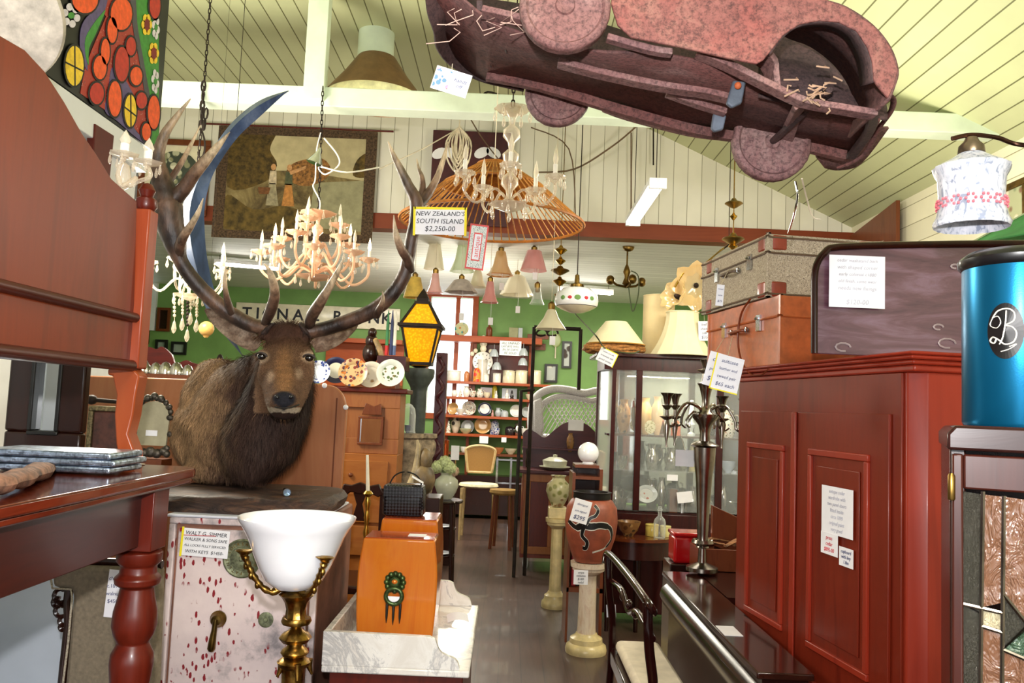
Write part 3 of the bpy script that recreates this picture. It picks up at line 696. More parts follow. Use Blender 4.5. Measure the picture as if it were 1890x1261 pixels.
solo('timber_slab', g, s_.m, 'thick dark rough-edged timber slab under the stag on the safe', 'timber slab')
ZS = zt1
# torch
t = thing('torch', 'small black metal torch lying on the timber slab in front of the stag', 'torch')
c = PZ(530, 905, ZS + 0.016); a = V((0.02, -0.085, 0)); st = V((c.x - 0.012, c.y + 0.02, ZS + 0.014))
X = TR(*st) @ frame_z((0.35, -1, 0))
g = G(); g.lathe([(0, 0), (0.0085, 0), (0.009, 0.004), (0.009, 0.06), (0.0135, 0.068), (0.014, 0.085), (0.0115, 0.0852)], 16, X, cap=False); ob('body', g, M_black, t)
g = G(); g.lathe([(0.0, 0.080), (0.0118, 0.083)], 16, X, cap=False); ob('lens', g, plain('torch_lens', '#9db8d8', 0.05, 0.6, 0), t)
settle(t)
# ---------------------------------------------------------------- the stag
st = thing('stag_bust', 'mounted red stag shoulder bust with wide many-pointed antlers on a timber slab', 'stag')
def bl(g, x, y, Y, r, X=None): g.ball(P(x, y, Y), r, 20, X=X)
g = G()
# head as loft of rings across the face axis
hd = [((529, 618), 3.03, 0.066, 0.05), ((529, 632), 2.99, 0.084, 0.072), ((528, 648), 2.94, 0.094, 0.085), ((527, 664), 2.89, 0.094, 0.09), ((526, 684), 2.84, 0.084, 0.088), ((525, 704), 2.785, 0.073, 0.078), ((524, 720), 2.74, 0.063, 0.066), ((524, 734), 2.70, 0.056, 0.056), ((524, 743), 2.675, 0.05, 0.046), ((524, 749), 2.665, 0.022, 0.022)]
pts = [P(a[0], a[1], Y) for a, Y, _, _ in hd]
rings = []
for i, (a, Y, rx, rz) in enumerate(hd):
    d = (pts[min(i + 1, len(pts) - 1)] - pts[max(0, i - 1)]).normalized(); x = V((1, 0, 0)); x = (x - d * x.dot(d)).normalized(); u = x.cross(d).normalized()
    # u: towards the viewer/up (dorsal)
    if u.y > 0: u = -u
    ctr = pts[i] - u * rz * 0.55
    rings.append([ctr + x * (rx * math.cos(2 * PI * k / 24)) + u * (rz * math.sin(2 * PI * k / 24)) for k in range(24)])
g.loft(rings)
g.ball(P(523, 757, 2.72), (0.034, 0.03, 0.017), 16)                       # lower jaw
g.ball(P(524, 748, 2.77), (0.045, 0.07, 0.03), 16)
for sx in (-1, 1):
    g.ball(P(527 + sx * 42, 655, 2.895), (0.021, 0.024, 0.022), 14)           # brow over the eye
    g.ball(P(527 + sx * 36, 690, 2.87), (0.026, 0.05, 0.05), 14)              # cheek
    g.ball(P(524 + sx * 14, 729, 2.677), (0.017, 0.018, 0.013), 12)            # nostril wing
    g.ball(P(528 + sx * 38, 614, 3.01), (0.03, 0.035, 0.03), 12)            # antler seat
g.ball(P(529, 612, 3.0), (0.06, 0.05, 0.035), 16)
# throat, neck, shoulder
g.tube([P(528, 660, 3.06), P(520, 715, 3.08), P(505, 765, 3.08), (P(482, 812, 3.1)), P(462, 850, 3.12), P(455, 880, 3.12)], [0.095, 0.115, 0.13, 0.142, 0.12, 0.075], 24)
g.tube([P(500, 690, 3.2), P(455, 730, 3.25), P(420, 790, 3.3), P(415, 850, 3.3)], [0.10, 0.15, 0.185, 0.15], 24)
g.ball(P(392, 745, 3.34), (0.125, 0.12, 0.16), 20); g.ball(P(378, 800, 3.32), (0.135, 0.12, 0.16), 20)
g.ball(P(402, 700, 3.34), (0.10, 0.10, 0.08), 20); g.ball(P(440, 820, 3.22), (0.17, 0.14, 0.14), 20)
g.ball(P(405, 865, 3.25), (0.14, 0.12, 0.055), 20)
FUR = vcol('stag_hide', 0.85, 0.25, 160, 0.5, spec=0.15)
body = sculpt('hide', g, 0.0085, 7, st, FUR)
# settle the base flat on the slab
for v in body.data.vertices:
    if v.co.z < ZS: v.co.z = ZS + 0.0015
def hidecol(p):
    x, y = proj(p); n = noise.noise(V(p) * 18) * 0.5 + noise.noise(V(p) * 60) * 0.35
    tan_, dk, face, nose, pale, black, fore = _rgb('#8f7152'), _rgb('#33241e'), _rgb('#654a36'), _rgb('#85603f'), _rgb('#c0a489'), _rgb('#26262c'), _rgb('#50362a')
    if p.y < 3.0 and y < 762 and 470 < x < 590:       # head
        c = face
        d1 = math.hypot((x - 525) / 16, (y - 690) / 42); c = lerp(nose, c, (d1 - 0.7) * 1.4)
        if y < 640: c = lerp(c, fore, (640 - y) / 22 + n)
        for ex in (483, 571):
            d = math.hypot((x - ex) / 15, (y - 659) / 12); c = lerp(pale, c, (d - 0.65) * 2.0)
        d = math.hypot((x - 500) / 9, (y - 695) / 14); c = lerp(_rgb('#9a7f66'), c, (d - 0.5) * 2)
        d = math.hypot((x - 552) / 9, (y - 690) / 14); c = lerp(_rgb('#9a7f66'), c, (d - 0.5) * 2)
        if y > 753 and p.y < 2.76: c = _rgb('#a99b84')
        c = lerp(c, pale, (p.z * 0 + (abs(x - 527) - 44) / 20) * 0.4)
        
        dn = math.hypot((x - 524) / 24, (y - 737) / 16); c = lerp(black, c, (dn - 0.8) * 5)
        dn = math.hypot((x - 524) / 7, (y - 748) / 12); c = lerp(black, c, (dn - 0.8) * 5)
        return tuple(max(0, min(1, k * (1 + n * 0.35))) for k in c)
    f = (x - 392 + (y - 760) * 0.18) / 75 + 0.15 + n * 1.1
    c = lerp(tan_, dk, f)
    if y < 730 and x > 470: c = lerp(c, face, (730 - y) / 50)
    return tuple(max(0, min(1, k * (1 + n * 0.4))) for k in c)
paint(body, hidecol)
# fur: thin tapering hairs lying down the coat
import bisect
hr = random.Random(3); mp = body.data
areas = []; acc = 0
vco = [v.co.copy() for v in mp.vertices]; vno = [v.normal.copy() for v in mp.vertices]
colb = [0.0] * (4 * len(vco)); mp.attributes['Col'].data.foreach_get('color', colb)
faces = [tuple(f.vertices) for f in mp.polygons]
for f in mp.polygons: acc += f.area; areas.append(acc)
fv = []; ff_ = []; fc = []
def down(n, p):
    x, y = proj(p)
    flow = V((0.0, -0.35, -1.0)) if p.y > 2.98 else V((0.0, 0.9, -0.1)) if y < 735 else V((0, 0.2, -1))
    if p.y < 3.03 and y < 640: flow = V((0.3 * (1 if x > 528 else -1), -0.7, -0.4))
    q = flow - n * flow.dot(n)
    return q.normalized() if q.length > 1e-3 else V((0, 0, -1))
for _ in range(52000):
    i = bisect.bisect_left(areas, hr.random() * acc); i = min(i, len(faces) - 1); f = faces[i]
    a, b_ = hr.random(), hr.random(); k0, k1, k2 = f[0], f[1], f[2]
    if len(f) == 4 and hr.random() < .5: k1, k2 = f[2], f[3]
    if a + b_ > 1: a, b_ = 1 - a, 1 - b_
    p = vco[k0] + (vco[k1] - vco[k0]) * a + (vco[k2] - vco[k0]) * b_; n = vno[k0]
    x, y = proj(p); head = p.y < 3.0 and y < 764 and 465 < x < 590
    if head and math.hypot((x - 524) / 22, (y - 737) / 16) < 1: continue
    if y > 748 and p.y < 2.88: continue
    if p.z < ZS + 0.004 or p.y > 3.45: continue
    L = 0.009 if head else 0.022
    if not head and x > 415: L = 0.043
    if head and y < 642: L = 0.024
    if head and 470 < x < 500 and 648 < y < 668 or head and 560 < x < 585 and 648 < y < 668: L = 0.004
    L *= hr.uniform(0.6, 1.25); w_ = 0.0011 if head else 0.0017
    d = (down(n, p) + n * hr.uniform(0.18, 0.55) + V((hr.uniform(-.3, .3), hr.uniform(-.3, .3), hr.uniform(-.3, .3)))).normalized()
    sd = n.cross(d); sd = sd.normalized() * w_ / 2 if sd.length > 1e-4 else V((w_ / 2, 0, 0))
    m = p + d * L * 0.55; e = p + d * L + V((0, 0, -0.15 * L)) - n * 0.1 * L
    b0 = len(fv); fv += [p - sd - n * .001, p + sd - n * .001, m + sd * .7, m - sd * .7, e]; ff_ += [(b0, b0 + 1, b0 + 2, b0 + 3), (b0 + 3, b0 + 2, b0 + 4)]
    c = colb[4 * k0:4 * k0 + 3]; k = hr.uniform(0.55, 2.0) if not head else hr.uniform(.8, 1.3); fc += [c[0] * k, c[1] * k, c[2] * k, 1] * 5
me = bpy.data.meshes.new('fur'); me.from_pydata(fv, [], ff_); at_ = me.attributes.new('Col', 'FLOAT_COLOR', 'POINT'); at_.data.foreach_set('color', fc)
me.materials.append(vcol('stag_fur', 0.7, 0, spec=0.2)); fo = bpy.data.objects.new('fur', me); link(fo, st)
# eyes, nostrils
M_eye = plain('stag_eye', '#0d0806', 0.05, 0, 0, coat=1.0)
for ex, ey, Ye in ((483, 658, 2.845), (571, 661, 2.85)):
    g = G(); g.ball(P(ex, ey, Ye), (0.0155, 0.013, 0.0125), 16); ob('eye', g, M_eye, st)
    g = G(); c = P(ex, ey, Ye - 0.001)
    g.tube([c + V((0.019 * math.cos(R(a)), -0.008 - 0.004 * math.sin(R(a)), 0.0115 * math.sin(R(a)))) for a in range(-5, 190, 15)], 0.004, 6); ob('eyelid', g, plain('eyelid', '#2e2018', .6), st)
for ex in (511, 537):
    g = G(); g.ball(P(ex, 733, 2.655), (0.008, 0.005, 0.0055), 12, X=Matrix.Rotation(R(30 if ex < 524 else -30), 4, 'Y')); ob('nostril', g, M_black, st)
g = G(); g.tube([P(497, 747, 2.695), P(510, 752, 2.665), P(524, 754, 2.655), P(538, 752, 2.665), P(552, 747, 2.695)], 0.0026, 6); ob('mouth_line', g, plain('mouth_dark', '#1c1714', .5), st)
# ears
def ear(path, wd, cup, side):
    g = G(); pts = [P(*p) for p in path]; n = 14
    def f(u, v):
        k = u * (len(pts) - 1); i = min(int(k), len(pts) - 2); c = pts[i].lerp(pts[i + 1], k - i)
        d = (pts[i + 1] - pts[i]).normalized(); wv = wd * math.sin(PI * min(1, (u * 0.86 + 0.14)) ** 0.85) + 0.003
        sdv = V((0, -1, 0)).cross(d).normalized(); t_ = (v - 0.5) * 2
        return c + sdv * (wv * t_) + V((0, -1, 0)) * (cup * (t_ * t_ - 0.5) * (1 - u * .6))
    g.grid(f, n, 8); g2 = G(); g2.grid(lambda u, v: f(u, v) + V((0, 0.006, 0)), n, 8); g.add(g2.v, g2.f)
    o = ob('ear', g, vcol('stag_ear', .85, 0.3, 120), st, fix=False, smooth=60)
    def c(p):
        x, y = proj(p); e = 0.5 + noise.noise(V(p) * 50); return lerp(_rgb('#b7a08c'), _rgb('#6b4f3e'), e * 0.9 + (0.2 if side else 0))
    paint(o, c)
ear([(476, 640, 3.0), (452, 622, 3.02), (420, 600, 3.06), (392, 580, 3.1), (378, 571, 3.12)], 0.036, 0.02, 0)
ear([(578, 642, 3.0), (600, 632, 3.02), (625, 618, 3.06), (650, 602, 3.1), (662, 594, 3.12)], 0.032, 0.02, 1)
# antlers
M_ant = vcol('antler', 0.45, 0.35, 70, 0.8)
s_ = NT('antler_horn'); a_ = s_.n('Attribute'); a_.attribute_name = 'Col'
n_ = s_.noise(s_.co((1, 1, 0.4)), 40, 6, 0.65); x_ = s_.ramp(n_, [(0.35, '#6a6460'), (0.6, '#ffffff')]); s_.l(s_.mix(0.8, a_.outputs['Color'], x_, 'MULTIPLY'), s_.b.inputs['Base Color']); s_.bump(n_, 0.6, 0.006); s_.set(Roughness=0.42)
M_ant = s_.m
def antler(beam, tines, parent):
    g = G(); cols = []
    def br(pts, tipw):
        sp_ = smooth_path(pts, 7); n = 12; L = len(sp_)
        P3 = [P(a, b, c) for a, b, c, r in sp_]; rr = [max(0.0012, r) * (1 + 0.05 * noise.noise(V((i * 0.6, r * 40, a * 0.01)))) for i, (a, b, c, r) in enumerate(sp_)]
        v0 = len(g.v); g.tube(P3, rr, n)
        for i in range(L):
            for k in range(n): cols.append((i / (L - 1), tipw, k))
    br(beam, 0)
    for tn in tines: br(tn, 1)
    o = ob('antler', g, M_ant, parent, smooth=80, fix=False); me = o.data; a = me.attributes.new('Col', 'FLOAT_COLOR', 'POINT'); buf = []
    for (u, tipw, k), v in zip(cols, me.vertices):
        dk, md, tp = _rgb('#2c1f1a'), _rgb('#8a6650'), _rgb('#e0c8a4')
        c = lerp(dk, md, 0.35 + 0.9 * noise.noise(v.co * 14)) if not tipw else lerp(_rgb('#3a2a22'), md, u * 2)
        if tipw: c = lerp(c, tp, (u - 0.38) * 3.0)
        elif u > 0.72: c = lerp(c, tp, (u - 0.72) * 4)
        buf += list(srgb(c))
    a.data.foreach_set('color', buf); return o
YA = 3.0
# picture-left side
aL = antler([(497, 612, 3.0, .032), (487, 606, 3.0, .026), (455, 596, 3.0, .027), (415, 572, 2.99, .028), (378, 540, 2.97, .028), (350, 508, 2.95, .027), (332, 478, 2.93, .027), (322, 445, 2.92, .040), (312, 405, 2.91, .050), (308, 370, 2.91, .050), (298, 330, 2.90, .034), (292, 290, 2.89, .023), (303, 250, 2.88, .017), (328, 213, 2.87, .010), (352, 182, 2.86, .002)],
   [[(489, 597, 2.99, .016), (500, 572, 2.93, .020), (507, 545, 2.88, .018), (504, 520, 2.84, .014), (497, 500, 2.80, .009), (488, 487, 2.78, .002)],
    [(428, 580, 2.98, .014), (420, 556, 2.94, .012), (416, 535, 2.91, .009), (415, 512, 2.88, .006), (417, 492, 2.86, .0015)],
    [(335, 490, 2.94, .022), (331, 462, 2.91, .020), (337, 440, 2.87, .017), (353, 415, 2.83, .012), (366, 392, 2.80, .008), (375, 366, 2.78, .0015)],
    [(318, 370, 2.91, .034), (338, 350, 2.90, .026), (358, 322, 2.88, .023), (380, 296, 2.86, .018), (402, 270, 2.84, .012), (424, 244, 2.82, .002)],
    [(306, 345, 2.93, .018), (318, 326, 2.95, .012), (335, 300, 2.97, .010), (352, 268, 2.99, .007), (370, 231, 3.0, .0015)]], st)
aR = antler([(563, 612, 3.0, .032), (573, 612, 3.0, .026), (605, 605, 3.0, .026), (650, 590, 2.99, .027), (690, 572, 2.97, .027), (722, 545, 2.95, .026), (744, 512, 2.94, .025), (754, 475, 2.93, .023), (760, 440, 2.92, .023), (768, 405, 2.91, .025), (768, 372, 2.90, .024), (755, 345, 2.90, .019), (742, 318, 2.89, .015), (728, 290, 2.88, .010), (716, 261, 2.87, .002)],
   [[(571, 604, 2.99, .016), (575, 585, 2.94, .021), (590, 560, 2.88, .019), (605, 535, 2.83, .014), (620, 508, 2.79, .010), (635, 476, 2.76, .002)],
    [(694, 582, 2.96, .016), (703, 566, 2.92, .012), (707, 552, 2.89, .007), (706, 538, 2.87, .0015)],
    [(757, 500, 2.94, .018), (752, 478, 2.90, .018), (742, 462, 2.87, .016), (733, 440, 2.84, .012), (729, 420, 2.82, .007), (727, 397, 2.80, .0015)],
    [(764, 385, 2.92, .022), (782, 368, 2.94, .019), (795, 350, 2.95, .015), (808, 325, 2.96, .012), (818, 295, 2.97, .009), (827, 262, 2.98, .002)],
    [(772, 375, 2.93, .018), (780, 350, 2.95, .012), (779, 328, 2.96, .009), (773, 312, 2.97, .006), (769, 293, 2.98, .0015)]], st)
for ax in (495, 565):
    g = G(); g.lathe([(0.02, -0.012), (0.034, -0.006), (0.037, 0.0), (0.033, 0.006), (0.02, 0.01)], 26, TR(*P(ax, 610, 3.0)) @ frame_z((-0.7 if ax < 530 else 0.7, 0, 0.6)), rf=lambda a, j: 1 + 0.08 * math.sin(a * 9)); ob('burr', g, plain('burr_dark', '#2c1f1a', 0.7, 0, .4, 80, .5), st)
settle(st)
card(812, 409, 2.86, 96, 50, ["NEW ZEALAND'S", 'SOUTH ISLAND', '$2,250-00'], 'white handwritten card with yellow border hung on the stag antler', tilt=R(-1.5), edge=M_yellow, edges='TLR', ink=M_inkblack)
# small red bordered ticket beside it
t = thing('ticket', 'small red bordered printed ticket hanging beside the yellow edged antler card', 'ticket')
Yk = 2.8; c = P(880, 456, Yk); w_, h_ = 35 * MP(Yk), 86 * MP(Yk); X = TR(c.x, c.y, c.z) @ Matrix.Rotation(R(5), 4, 'Y') @ XZ
g = G(); g.X = X; g.box((0, 0, 0), (w_, h_, 0.001)); ob('card', g, plain('ticket_red', '#d6524e', .6), t, smooth=0)
g = G(); g.X = X; g.box((0, 0, 0.0009), (w_ * .84, h_ * .92, 0.0006)); ob('printed_panel', g, spots('ticket_print', '#d8dcd4', ['#5f6f6a', '#3a4a4a', '#8a9a94'], 260, .3, .38), t, smooth=0)
g = G(); g.X = X; g.box((0, 0, 0.0015), (w_ * .46, h_ * .62, 0.0006)); g.box((0, 0, 0.0021), (w_ * .36, h_ * .56, 0.0006), 1); ob('centre_panel', g, [plain('ticket_red', '#d6524e'), M_paper], t, smooth=0)
g = text_geo('antique', h_ * .16, X @ TR(0, 0, 0.0026) @ Matrix.Rotation(PI / 2, 4, 'Z'), 0.0002); ob('lettering', g, plain('ticket_red', '#d6524e'), t, smooth=0, fix=False)
g = G(); g.tube([c + V((0.005, 0, h_ / 2)), P(902, 372, 3.25)], 0.0008, 4); ob('string', g, M_string, t)
settle(t)
# ------------------------------------------------------------------ brass uplighter with opal shade
YL_ = 2.1
ax = P(546, 1150, YL_)
def zpx(y, Y, x=546): return P(x, y, Y).z
t = thing('floor_lamp', 'brass uplighter floor lamp with wide white opal glass shade before the safe', 'floor lamp')
z0 = zpx(1090, YL_); z1 = zpx(960, YL_); k_ = MP(YL_)
xs_ = P(547, 1000, YL_).x
M_opal = plain('opal_glass', '#f2f3f8', 0.12, 0, 0.01, coat=0.6)
prof = [(14, 0), (36, 6), (52, 20), (64, 42), (75, 68), (86, 96), (95, 112), (104, 126), (105, 131), (101, 130), (92, 114), (82, 96), (71, 68), (60, 42), (48, 22), (30, 9), (0, 5)]
g = G(); g.lathe([(r * k_, z0 + h * k_) for r, h in prof], 56, TR(xs_, YL_, 0), cap=False); ob('lamp_shade', g, M_opal, t, smooth=60)
M_lb = plain('lamp_brass', '#8c6c34', 0.28, 1.0, 0.35, 50, 0.3)
xb = P(547, 1120, YL_).x
# cup
g = G(); g.lathe([(r * k_, zpx(y, YL_)) for r, y in ((4, 1084), (10, 1088), (26, 1093), (30, 1097), (24, 1103), (19, 1112), (16, 1124), (17, 1137), (21, 1145))], 20, TR(xb, YL_, 0), rf=lambda a, j: 1 + 0.10 * abs(math.sin(a * 5))); ob('cup', g, M_lb, t)
for a_ in (200, 318, 80):     # three acanthus arms cradling the shade
    g = G(); ca, sa = math.cos(R(a_)), math.sin(R(a_))
    pts = [(14, 8, .010), (34, -2, .0085), (52, 8, .0075), (64, 24, .0075), (74, 42, .0075), (80, 56, .008), (84, 66, .0105)]
    sp_ = smooth_path(pts, 4)
    P3 = [V((xs_ + ca * r * k_ * 1.06, YL_ + sa * r * k_ * 1.06, z0 + h * k_)) for r, h, q in sp_]
    g.tube(P3, [q * (1 + 0.2 * math.sin(i * 2.2)) for i, (r, h, q) in enumerate(sp_)], 8)
    e = P3[-1]; g.lathe([(0.004, -0.014), (0.009, 0.0), (0.019, 0.008), (0.017, 0.010), (0.0, 0.006)], 10, TR(*e) @ frame_z((0, 0, 1)), rf=lambda a, j: 1 + .25 * math.cos(2 * a))
    for q in (9, 13, 17): g.ball(P3[q] + V((ca * .006, sa * .006, 0)), (0.007, 0.007, 0.010), 8)
    ob('arm', g, M_lb, t)
stem = [(25, 1140), (27, 1146), (25, 1151), (12, 1154), (9, 1158), (14, 1164), (22, 1169), (27, 1177), (23, 1185), (13, 1188), (15, 1193), (22, 1198), (25, 1204), (22, 1209), (15, 1212), (24, 1216), (30, 1221), (27, 1228), (20, 1233), (19, 1245), (18, 1262), (18, 1300)]
g = G(); g.lathe([(r * k_, zpx(y, YL_)) for r, y in stem], 24, TR(P(545, 1180, YL_).x, YL_, 0), rf=lambda a, j: 1 + (0.09 * abs(math.sin(a * 8)) if j in (6, 7) or j > 17 else 0))
zl_ = zpx(1300, YL_)
g.lathe([(18 * k_, zl_), (17 * k_, 0.5), (22 * k_, 0.48), (26 * k_, 0.44), (18 * k_, 0.4), (17 * k_, 0.16), (30 * k_, 0.13), (40 * k_, 0.10), (0.10, 0.06), (0.13, 0.045), (0.14, 0.0)], 28, TR(P(545, 1180, YL_).x, YL_, 0))
ob('stem', g, M_lb, t)
for k in range(4):
    g = G(); a = k * PI / 2 + .4; c = V((P(545, 1225, YL_).x + .034 * math.cos(a), YL_ + .034 * math.sin(a), zpx(1232, YL_))); g.tube([c + V((0, 0, .018)), c, c + V((math.cos(a) * .008, math.sin(a) * .008, -.02))], [.009, .008, .003], 8); ob('leaf', g, M_lb, t)
settle(t)
# ------------------------------------------------------------------ marble washstand
ZM = 0.70
A = PZ(593, 1228, ZM); B = PZ(868, 1228, ZM); Cc = PZ(870, 1117, ZM)
Y1, Y2 = A.y, Cc.y; X1, X2 = A.x, B.x
s_ = NT('marble'); n1 = s_.noise(s_.co(), 5, 8, 0.7, 2.2)
s_.l(s_.ramp(n1, [(0.35, '#d9d3cb'), (0.5, '#e6e2dc'), (0.56, '#b6b3b2'), (0.64, '#dfd9d2')]), s_.b.inputs['Base Color']); s_.set(Roughness=0.15); M_marble = s_.m
t = thing('washstand', 'marble-topped washstand with low marble splashback seen from its end', 'washstand')
g = G(); g.span((X1, Y1, ZM - 0.022), (X2, Y2, ZM)); ob('marble_top', g, M_marble, t, bevel=0.005)
hs = 0.10
g = G(); sp_ = [(X1, ZM), (X1, ZM + hs), (X1 + (X2 - X1) * .72, ZM + hs - 0.004)] + smooth_path([(X1 + (X2 - X1) * .76, ZM + hs - .012), (X1 + (X2 - X1) * .80, ZM + .052), (X1 + (X2 - X1) * .90, ZM + .032), (X1 + (X2 - X1) * .93, ZM + .008), (X1 + (X2 - X1) * .93, ZM)], 4)
g.prism(sp_, 0.02, TR(0, Y1 + 0.012, 0) @ XZ); ob('splashback_end', g, M_marble, t, bevel=0.003)
g = G(); g.prism([(a, b) for a, b in sp_], 0.02, TR(0, Y2 - 0.012, 0) @ XZ); ob('splashback_end', g, M_marble, t, bevel=0.003)
g = G(); g.span((X1, Y1 + 0.022, ZM), (X1 + 0.02, Y2 - 0.022, ZM + hs + 0.0)); ob('splashback_long', g, M_marble, t, bevel=0.003)
g = G(); g.span((X1 + 0.02, Y1 + 0.03, 0.1), (X2 - 0.02, Y2 - 0.02, ZM - 0.022)); ob('cabinet_body', g, W_red, t, bevel=0.004)
g = G()
g.frame(X2 - X1 - 0.08, 0.5, 0.05, 0.014, TR((X1 + X2) / 2, Y1 + 0.026, 0.37) @ XZ); ob('side_panel', g, W_red, t)
for cx in (X1 + 0.05, X2 - 0.05):
    for cyy in (Y1 + .06, Y2 - .06): g = G(); g.lathe([(0.018, 0), (0.026, 0.03), (0.03, 0.07), (0.022, 0.1)], 14, TR(cx, cyy, 0)); ob('foot', g, W_red, t)
settle(t)
# orange lacquered chests with lion-head ring pulls
M_lac = wood('orange_lacquer', '#e8801e', '#f29a34', 'z', 3, 0.12, 1.6, '#d86a1a', 0.06)
M_lact = wood('orange_lacquer_top', '#a84a26', '#c9622f', 'y', 3, 0.15, 0.9)
M_jade = plain('green_patina', '#3d4d2c', 0.3, 0.7, 0.4, 60, 0.5)
def chest(fx0, fx1, yb, yt, Yf, depth, label, mask=True):
    q0 = P(fx0, yb, Yf); q1 = P(fx1, yb, Yf); zt_ = P((fx0 + fx1) / 2, yt, Yf).z; zb_ = ZM; w_ = q1.x - q0.x; xm_ = (q0.x + q1.x) / 2; h = zt_ - zb_
    t = thing('lacquer_chest', label, 'chest')
    out = []
    for i in range(13):
        v = i / 12; hw = w_ / 2 * (0.90 + 0.12 * math.sin(PI * (0.12 + v * 0.72)) - 0.16 * max(0, v - 0.72)); out.append((hw, zb_ + 0.001 + v * h))
    poly = [(xm_ + a, b) for a, b in out] + [(xm_ - a, b) for a, b in reversed(out)]
    g = G(); g.prism(poly, depth, TR(0, Yf + depth / 2, 0) @ XZ); ob('body', g, M_lac, t, bevel=0.006)
    tw = out[-1][0]; g = G(); g.span((xm_ - tw + .004, Yf + .004, zt_), (xm_ + tw - .004, Yf + depth - .004, zt_ + .004)); ob('lid', g, M_lact, t, bevel=0.002)
    if mask:
        c = V((xm_ - 0.006, Yf - 0.004, zb_ + h * 0.48)); g = G()
        g.ball(c + V((0, 0, .035)), (0.022, 0.014, 0.024), 14)
        for a in range(0, 360, 30): g.ball(c + V((0.028 * math.cos(R(a)), 0, .038 + 0.028 * math.sin(R(a)))), (0.010, 0.009, 0.010), 8)
        ob('lion_mask', g, M_jade, t)
        g = G(); g.ball(c + V((0, -.012, .042)), (0.010, 0.006, 0.008), 8); ob('boss', g, plain('amber_boss', '#d9772a', .3, .4), t)
        g = G(); g.tube([c + V((0.027 * math.cos(R(a)), -0.012, -0.005 + 0.026 * math.sin(R(a)))) for a in range(0, 360, 20)], 0.0075, 10, closed=True); ob('ring', g, M_jade, t)
        for dx, l_ in ((-.022, .07), (0, .075), (.022, .07)):
            g = G(); g.lathe([(0.001, -l_), (0.004, -l_ * .7), (0.005, -.01), (0.003, 0)], 8, TR(c.x + dx, c.y - .004, c.z - .025)); ob('tassel', g, M_black, t)
        g = G(); g.prism(arc(c.x, c.z - .006, .020, 180, 360, 10), 0.002, TR(0, c.y - .01, 0) @ XZ); ob('ring_plate', g, M_paper, t, smooth=0)
    return settle(t), zt_ + .004, xm_
_, zc1, xc1 = chest(654, 800, 1184, 996, Y1 + .25, 0.16, 'orange lacquered chest with green lion-head ring pull on the washstand')
_, zc2, xc2 = chest(690, 803, 1150, 960, Y1 + .50, 0.22, 'orange lacquered chest carrying the black woven handbag', False)
q = P(770, 987, Y1 + .32); g = G(); g.box((q.x, Y1 + .33, zc1 + .001), (0.06, 0.05, 0.001)); solo('note', g, M_paper, 'small paper note lying on the lid of the lion-head orange chest', 'note', smooth=0)
# black woven bag
bc = V((P(746, 930, Y1 + .6).x, Y1 + .60, zc2)); t = thing('handbag', 'small black woven handbag on top of the rear orange chest', 'handbag')
s_ = NT('woven_black'); ck = s_.n('TexChecker'); ck.inputs['Scale'].default_value = 120; s_.l(s_.co(rot=(0, 0.8, 0)), ck.inputs[0]); ck.inputs['Color1'].default_value = (0.003, 0.003, 0.004, 1); ck.inputs['Color2'].default_value = (0.03, 0.03, 0.035, 1)
s_.l(ck.outputs[0], s_.b.inputs['Base Color']); s_.bump(ck.outputs[1], 0.9, 0.006); s_.set(Roughness=0.22)
g = G(); hh = 0.118; bw = 0.16
g.loft([[V((a * sx_ * bw / 2, b_ * sx_ * 0.045, z)) for a, b_ in [(1, -.6), (1, .6), (.85, 1), (-.85, 1), (-1, .6), (-1, -.6), (-.85, -1), (.85, -1)]] for sx_, z in ((.9, 0), (1, .01), (1, hh * .7), (.93, hh * .95), (.85, hh))])
ob('body', g, s_.m, t, bevel=0.006)
g = G(); g.box((0, -0.046, hh * .78), (bw * .93, 0.006, hh * .35)); ob('flap', g, s_.m, t, bevel=0.003)
g = G(); g.tube(smooth_path([(-.06, 0, hh * .95), (-.04, 0.0, hh + .03), (0, 0, hh + .045), (.045, 0, hh + .03), (.065, 0, hh * .95)], 5), .003, 6); ob('handle', g, M_black, t)
t.location = bc
g = G(); g.X = TR(bc.x + .05, bc.y - .03, bc.z + hh + .02, 0.3, 0.5, .2); g.box((0, 0, 0), (0.05, 0.02, 0.001)); solo('swing_tag', g, M_paper, 'narrow white tag lying on the black woven handbag', 'tag', smooth=0)
# price ticket on the marble
g = G(); q = PZ(845, 1138, ZM + .02); g.tube([q + V((-.03, 0, .0)), q + V((-.01, -.02, .012)), q + V((.02, -.02, .006)), q + V((.03, 0, -.01))], [.002] * 4, 4)
g = G(); g.X = TR(q.x, q.y, ZM + .012, .35, 0, .2); g.grid(lambda u, v: V(((u - .5) * .08, (v - .5) * .05, .012 * math.sin(PI * u))), 8, 2)
o = solo('ticket', g, M_paper, 'curled white price ticket lying on the marble washstand top', 'ticket', smooth=30)
# white dried coral at the bottom edge
# ------------------------------------------------------------------ wooden headboard / settle back behind the stag
YH = 3.72
t = thing('headboard', 'long orange-brown timber headboard with rounded corner behind the stag', 'headboard')
hp = OXZ([(150, 693), (600, 709), (622, 716), (636, 734), (641, 760)], YH); hb0 = P(628, 1180, YH)
poly = [(hp[0][0], .02), (hp[-1][0] - .02, .02)] + smooth_path([hp[4], hp[3], hp[2], hp[1]], 4) + [hp[0]]
W_hb = wood('headboard_wood', '#bd8058', '#cc936a', 'z', 2, 0.4, .3, '#b0724a', .03)
g = G(); g.prism(poly, 0.03, TR(0, YH, 0) @ XZ); ob('board', g, W_hb, t, bevel=.006)
for px_ in (612,): 
    q = P(px_, 900, YH - .02); g = G(); g.span((q.x - .003, YH - .018, .05), (q.x + .003, YH - .0145, hp[1][1] - .06)); ob('groove', g, W_mid, t, smooth=0)
